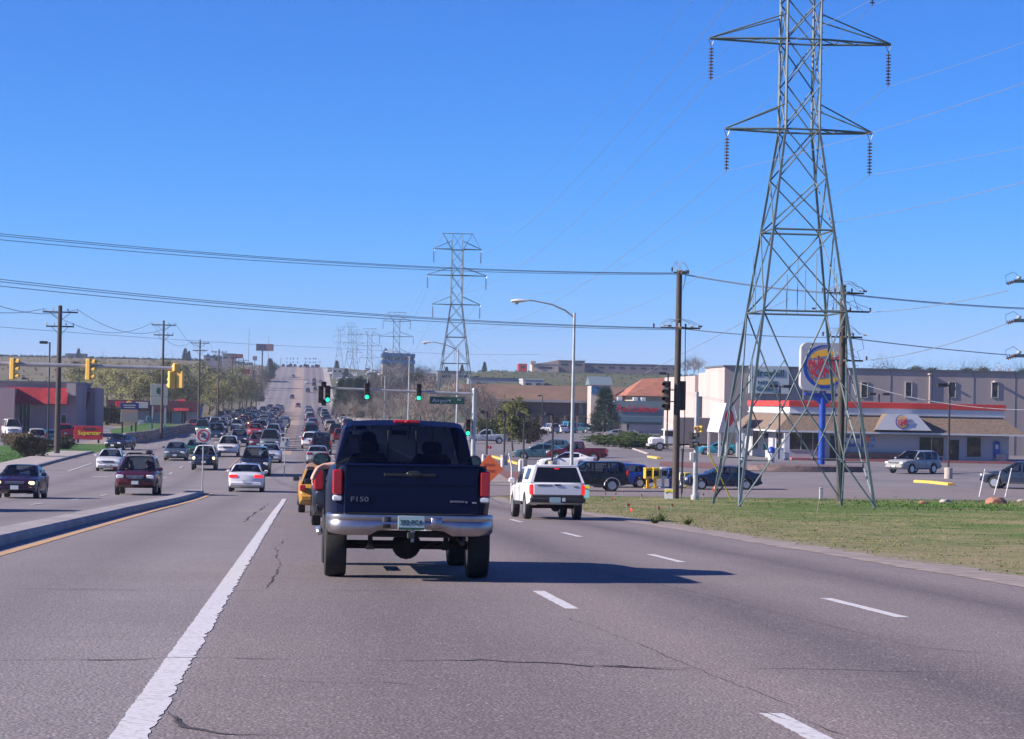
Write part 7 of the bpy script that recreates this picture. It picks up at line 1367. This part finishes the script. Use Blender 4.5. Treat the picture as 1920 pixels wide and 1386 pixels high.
for i, (px, Y_, k, s_) in enumerate(((345, 1180, 'conifer', 1.0), (352, 1180, 'conifer', .8), (388, 1100, 'conifer', .9), (400, 1090, 'conifer', 1.0), (145, 1230, 'conifer', .8), (480, 900, 'conifer', 1.2), (487, 860, 'conifer', 1.1), (475, 980, 'conifer', 1.3), (492, 1050, 'bare', 1.0), (505, 1080, 'conifer', 1.5), (512, 1100, 'olive', 1.4), (498, 1000, 'olive', 1.6), (470, 1000, 'bare', 1.0), (630, 1150, 'conifer', 1.3), (648, 1050, 'conifer', 1.4), (658, 1000, 'conifer', 1.3), (676, 950, 'conifer', 1.5), (692, 930, 'bare', 1.1), (697, 900, 'conifer', 1.4), (706, 890, 'olive', 1.5), (782, 860, 'bare', 1.1), (795, 860, 'bare2', 1.0), (836, 870, 'conifer', .8), (865, 880, 'conifer', .7), (907, 900, 'conifer', .8), (1660, 420, 'bare', 1.0), (1300, 900, 'bare', 1.1), (1285, 880, 'bare2', .9), (1310, 860, 'bare2', 1.0), (768, 820, 'shrubg', 3), (779, 810, 'shrubg', 3), (640, 980, 'conifer', 1.2), (716, 690, 'bare', 1.9), (726, 700, 'conifer', 2.3), (737, 690, 'bare', 2.0), (748, 700, 'bare2', 1.8), (761, 700, 'conifer', 2.2), (773, 700, 'olive', 2.2), (790, 700, 'bare2', 1.4), (808, 720, 'bare', 1.5))):
    s_ = s_*(.62 if k == 'conifer' and px > 560 else .8) if not isinstance(s_, tuple) else s_; x = Xat(px, Y_); tree(k, (x, Y_, gz(x, Y_)-.1), s_, f"far {'dark conifer' if k == 'conifer' else 'tree'} on the {'left' if px < 560 else 'right'} skyline, {nth(i)} in order", 'far skyline trees')
# countless scrub and tree line far off
def scrub(name, n, reg, sz, m, seed):
    r = random.Random(seed); vs = []; fs = []
    for _ in range(n):
        x, y = reg(r); s_ = r.uniform(*sz); c = Vector((x, y, gz(x, y)+s_*.45))
        for _ in range(26): a = Vector((r.gauss(0, 1), r.gauss(0, 1), r.gauss(0, .5))).normalized(); b_ = a.orthogonal().normalized(); p = c+a*s_*r.uniform(.1, .6); l = s_*.17; i = len(vs); vs += [p-b_*l, p+a.cross(b_)*l, p+b_*l, p-a.cross(b_)*l]; fs.append((i, i+1, i+2, i+3))
    b = MB().add(vs, fs, m); return tag(b.build(name, smooth=0), kind='stuff')
def side_reg(px0, px1, y0, y1):
    def f_(r): Y = r.uniform(y0, y1); return Xat(r.uniform(px0, px1), Y), Y
    return f_
scrub('scrub', 350, side_reg(-60, 480, 560, 1200), (.5, 1.5), mat('scrub_leaf', (.15, .14, .07), .9, noise=(.05, (.17, .145, .09), .4, .6)), 1)
scrub('scrub', 900, side_reg(780, 1320, 640, 960), (.3, .9), mat('scrub_green', (.07, .09, .035), .9), 2)
scrub('far_tree_line', 900, side_reg(-80, 470, 1270, 1330), (1.0, 2.2), mat('line_green', (.03, .05, .04), .9), 3)
scrub('far_tree_line', 420, side_reg(1600, 1980, 395, 402), (1.2, 3.0), mat('line_green'), 4) if 0 else None
for i in range(26):
    Y_ = 420+rng.random()*30; px = 1655+i*10.6+rng.uniform(-4, 4); x = Xat(px, Y_); g = gz(x, Y_); top = Zat(px, 697+rng.uniform(-9, 4)+(px-1655)*.016, Y_)-g; s_ = top/8.4; tree('conifer' if i % 4 else 'bare', (x, Y_, g), (s_*1.0, s_*1.0, s_), f'tree top showing above the grey store roof, {nth(i) if i < 20 else "late "+nth(i-20)} from its left end', 'trees behind the grey store')
# birds over the left skyline
bird = None
for i in range(34):
    Y_ = rng.uniform(500, 700); px = rng.uniform(60, 350); py = rng.uniform(648, 664); p = at(px, py, Y_)
    if bird is None:
        b = MB(); b.lathe([(.0001, -.28), (.06, -.18), (.08, 0), (.05, .2), (.0001, .3)], M['signw'], 8, Matrix.Rotation(R(90), 4, 'Y')); 
        for s in (-1, 1): b.add([(.1, 0, .03), (-.12, 0, .03), (-.1, s*.35, .2), (.08, s*.35, .2), (-.12, s*.75, .12), (-.02, s*.75, .12)], [(0, 1, 2, 3), (3, 2, 4, 5), (3, 2, 1, 0), (5, 4, 2, 3)], M['signw'])
        bird = o = b.build('gull')
    else: o = copy_tree(bird)
    o.location = p; o.scale = (.55, .55, .55); o.rotation_euler = (0, 0, rng.random()*6.28); tag(o, 'tiny white gull flying low over the left skyline', 'bird', 'gulls over the left skyline')
# tiny things of the street scene

hz = MB(); hz.box((0, 900, 38), (3600, 2060, 116), None); me = hz.build('haze', smooth=0); tag(me, kind='stuff'); me.data.materials.clear()
hm = bpy.data.materials.new('haze'); hm.use_nodes = True; t = hm.node_tree; t.nodes.remove(t.nodes['Principled BSDF']); v = t.nodes.new('ShaderNodeVolumePrincipled'); v.inputs['Color'].default_value = (.62, .74, .95, 1); v.inputs['Density'].default_value = .00016; v.inputs['Anisotropy'].default_value = .2
t.links.new(v.outputs[0], t.nodes['Material Output'].inputs['Volume']); me.data.materials.append(hm)
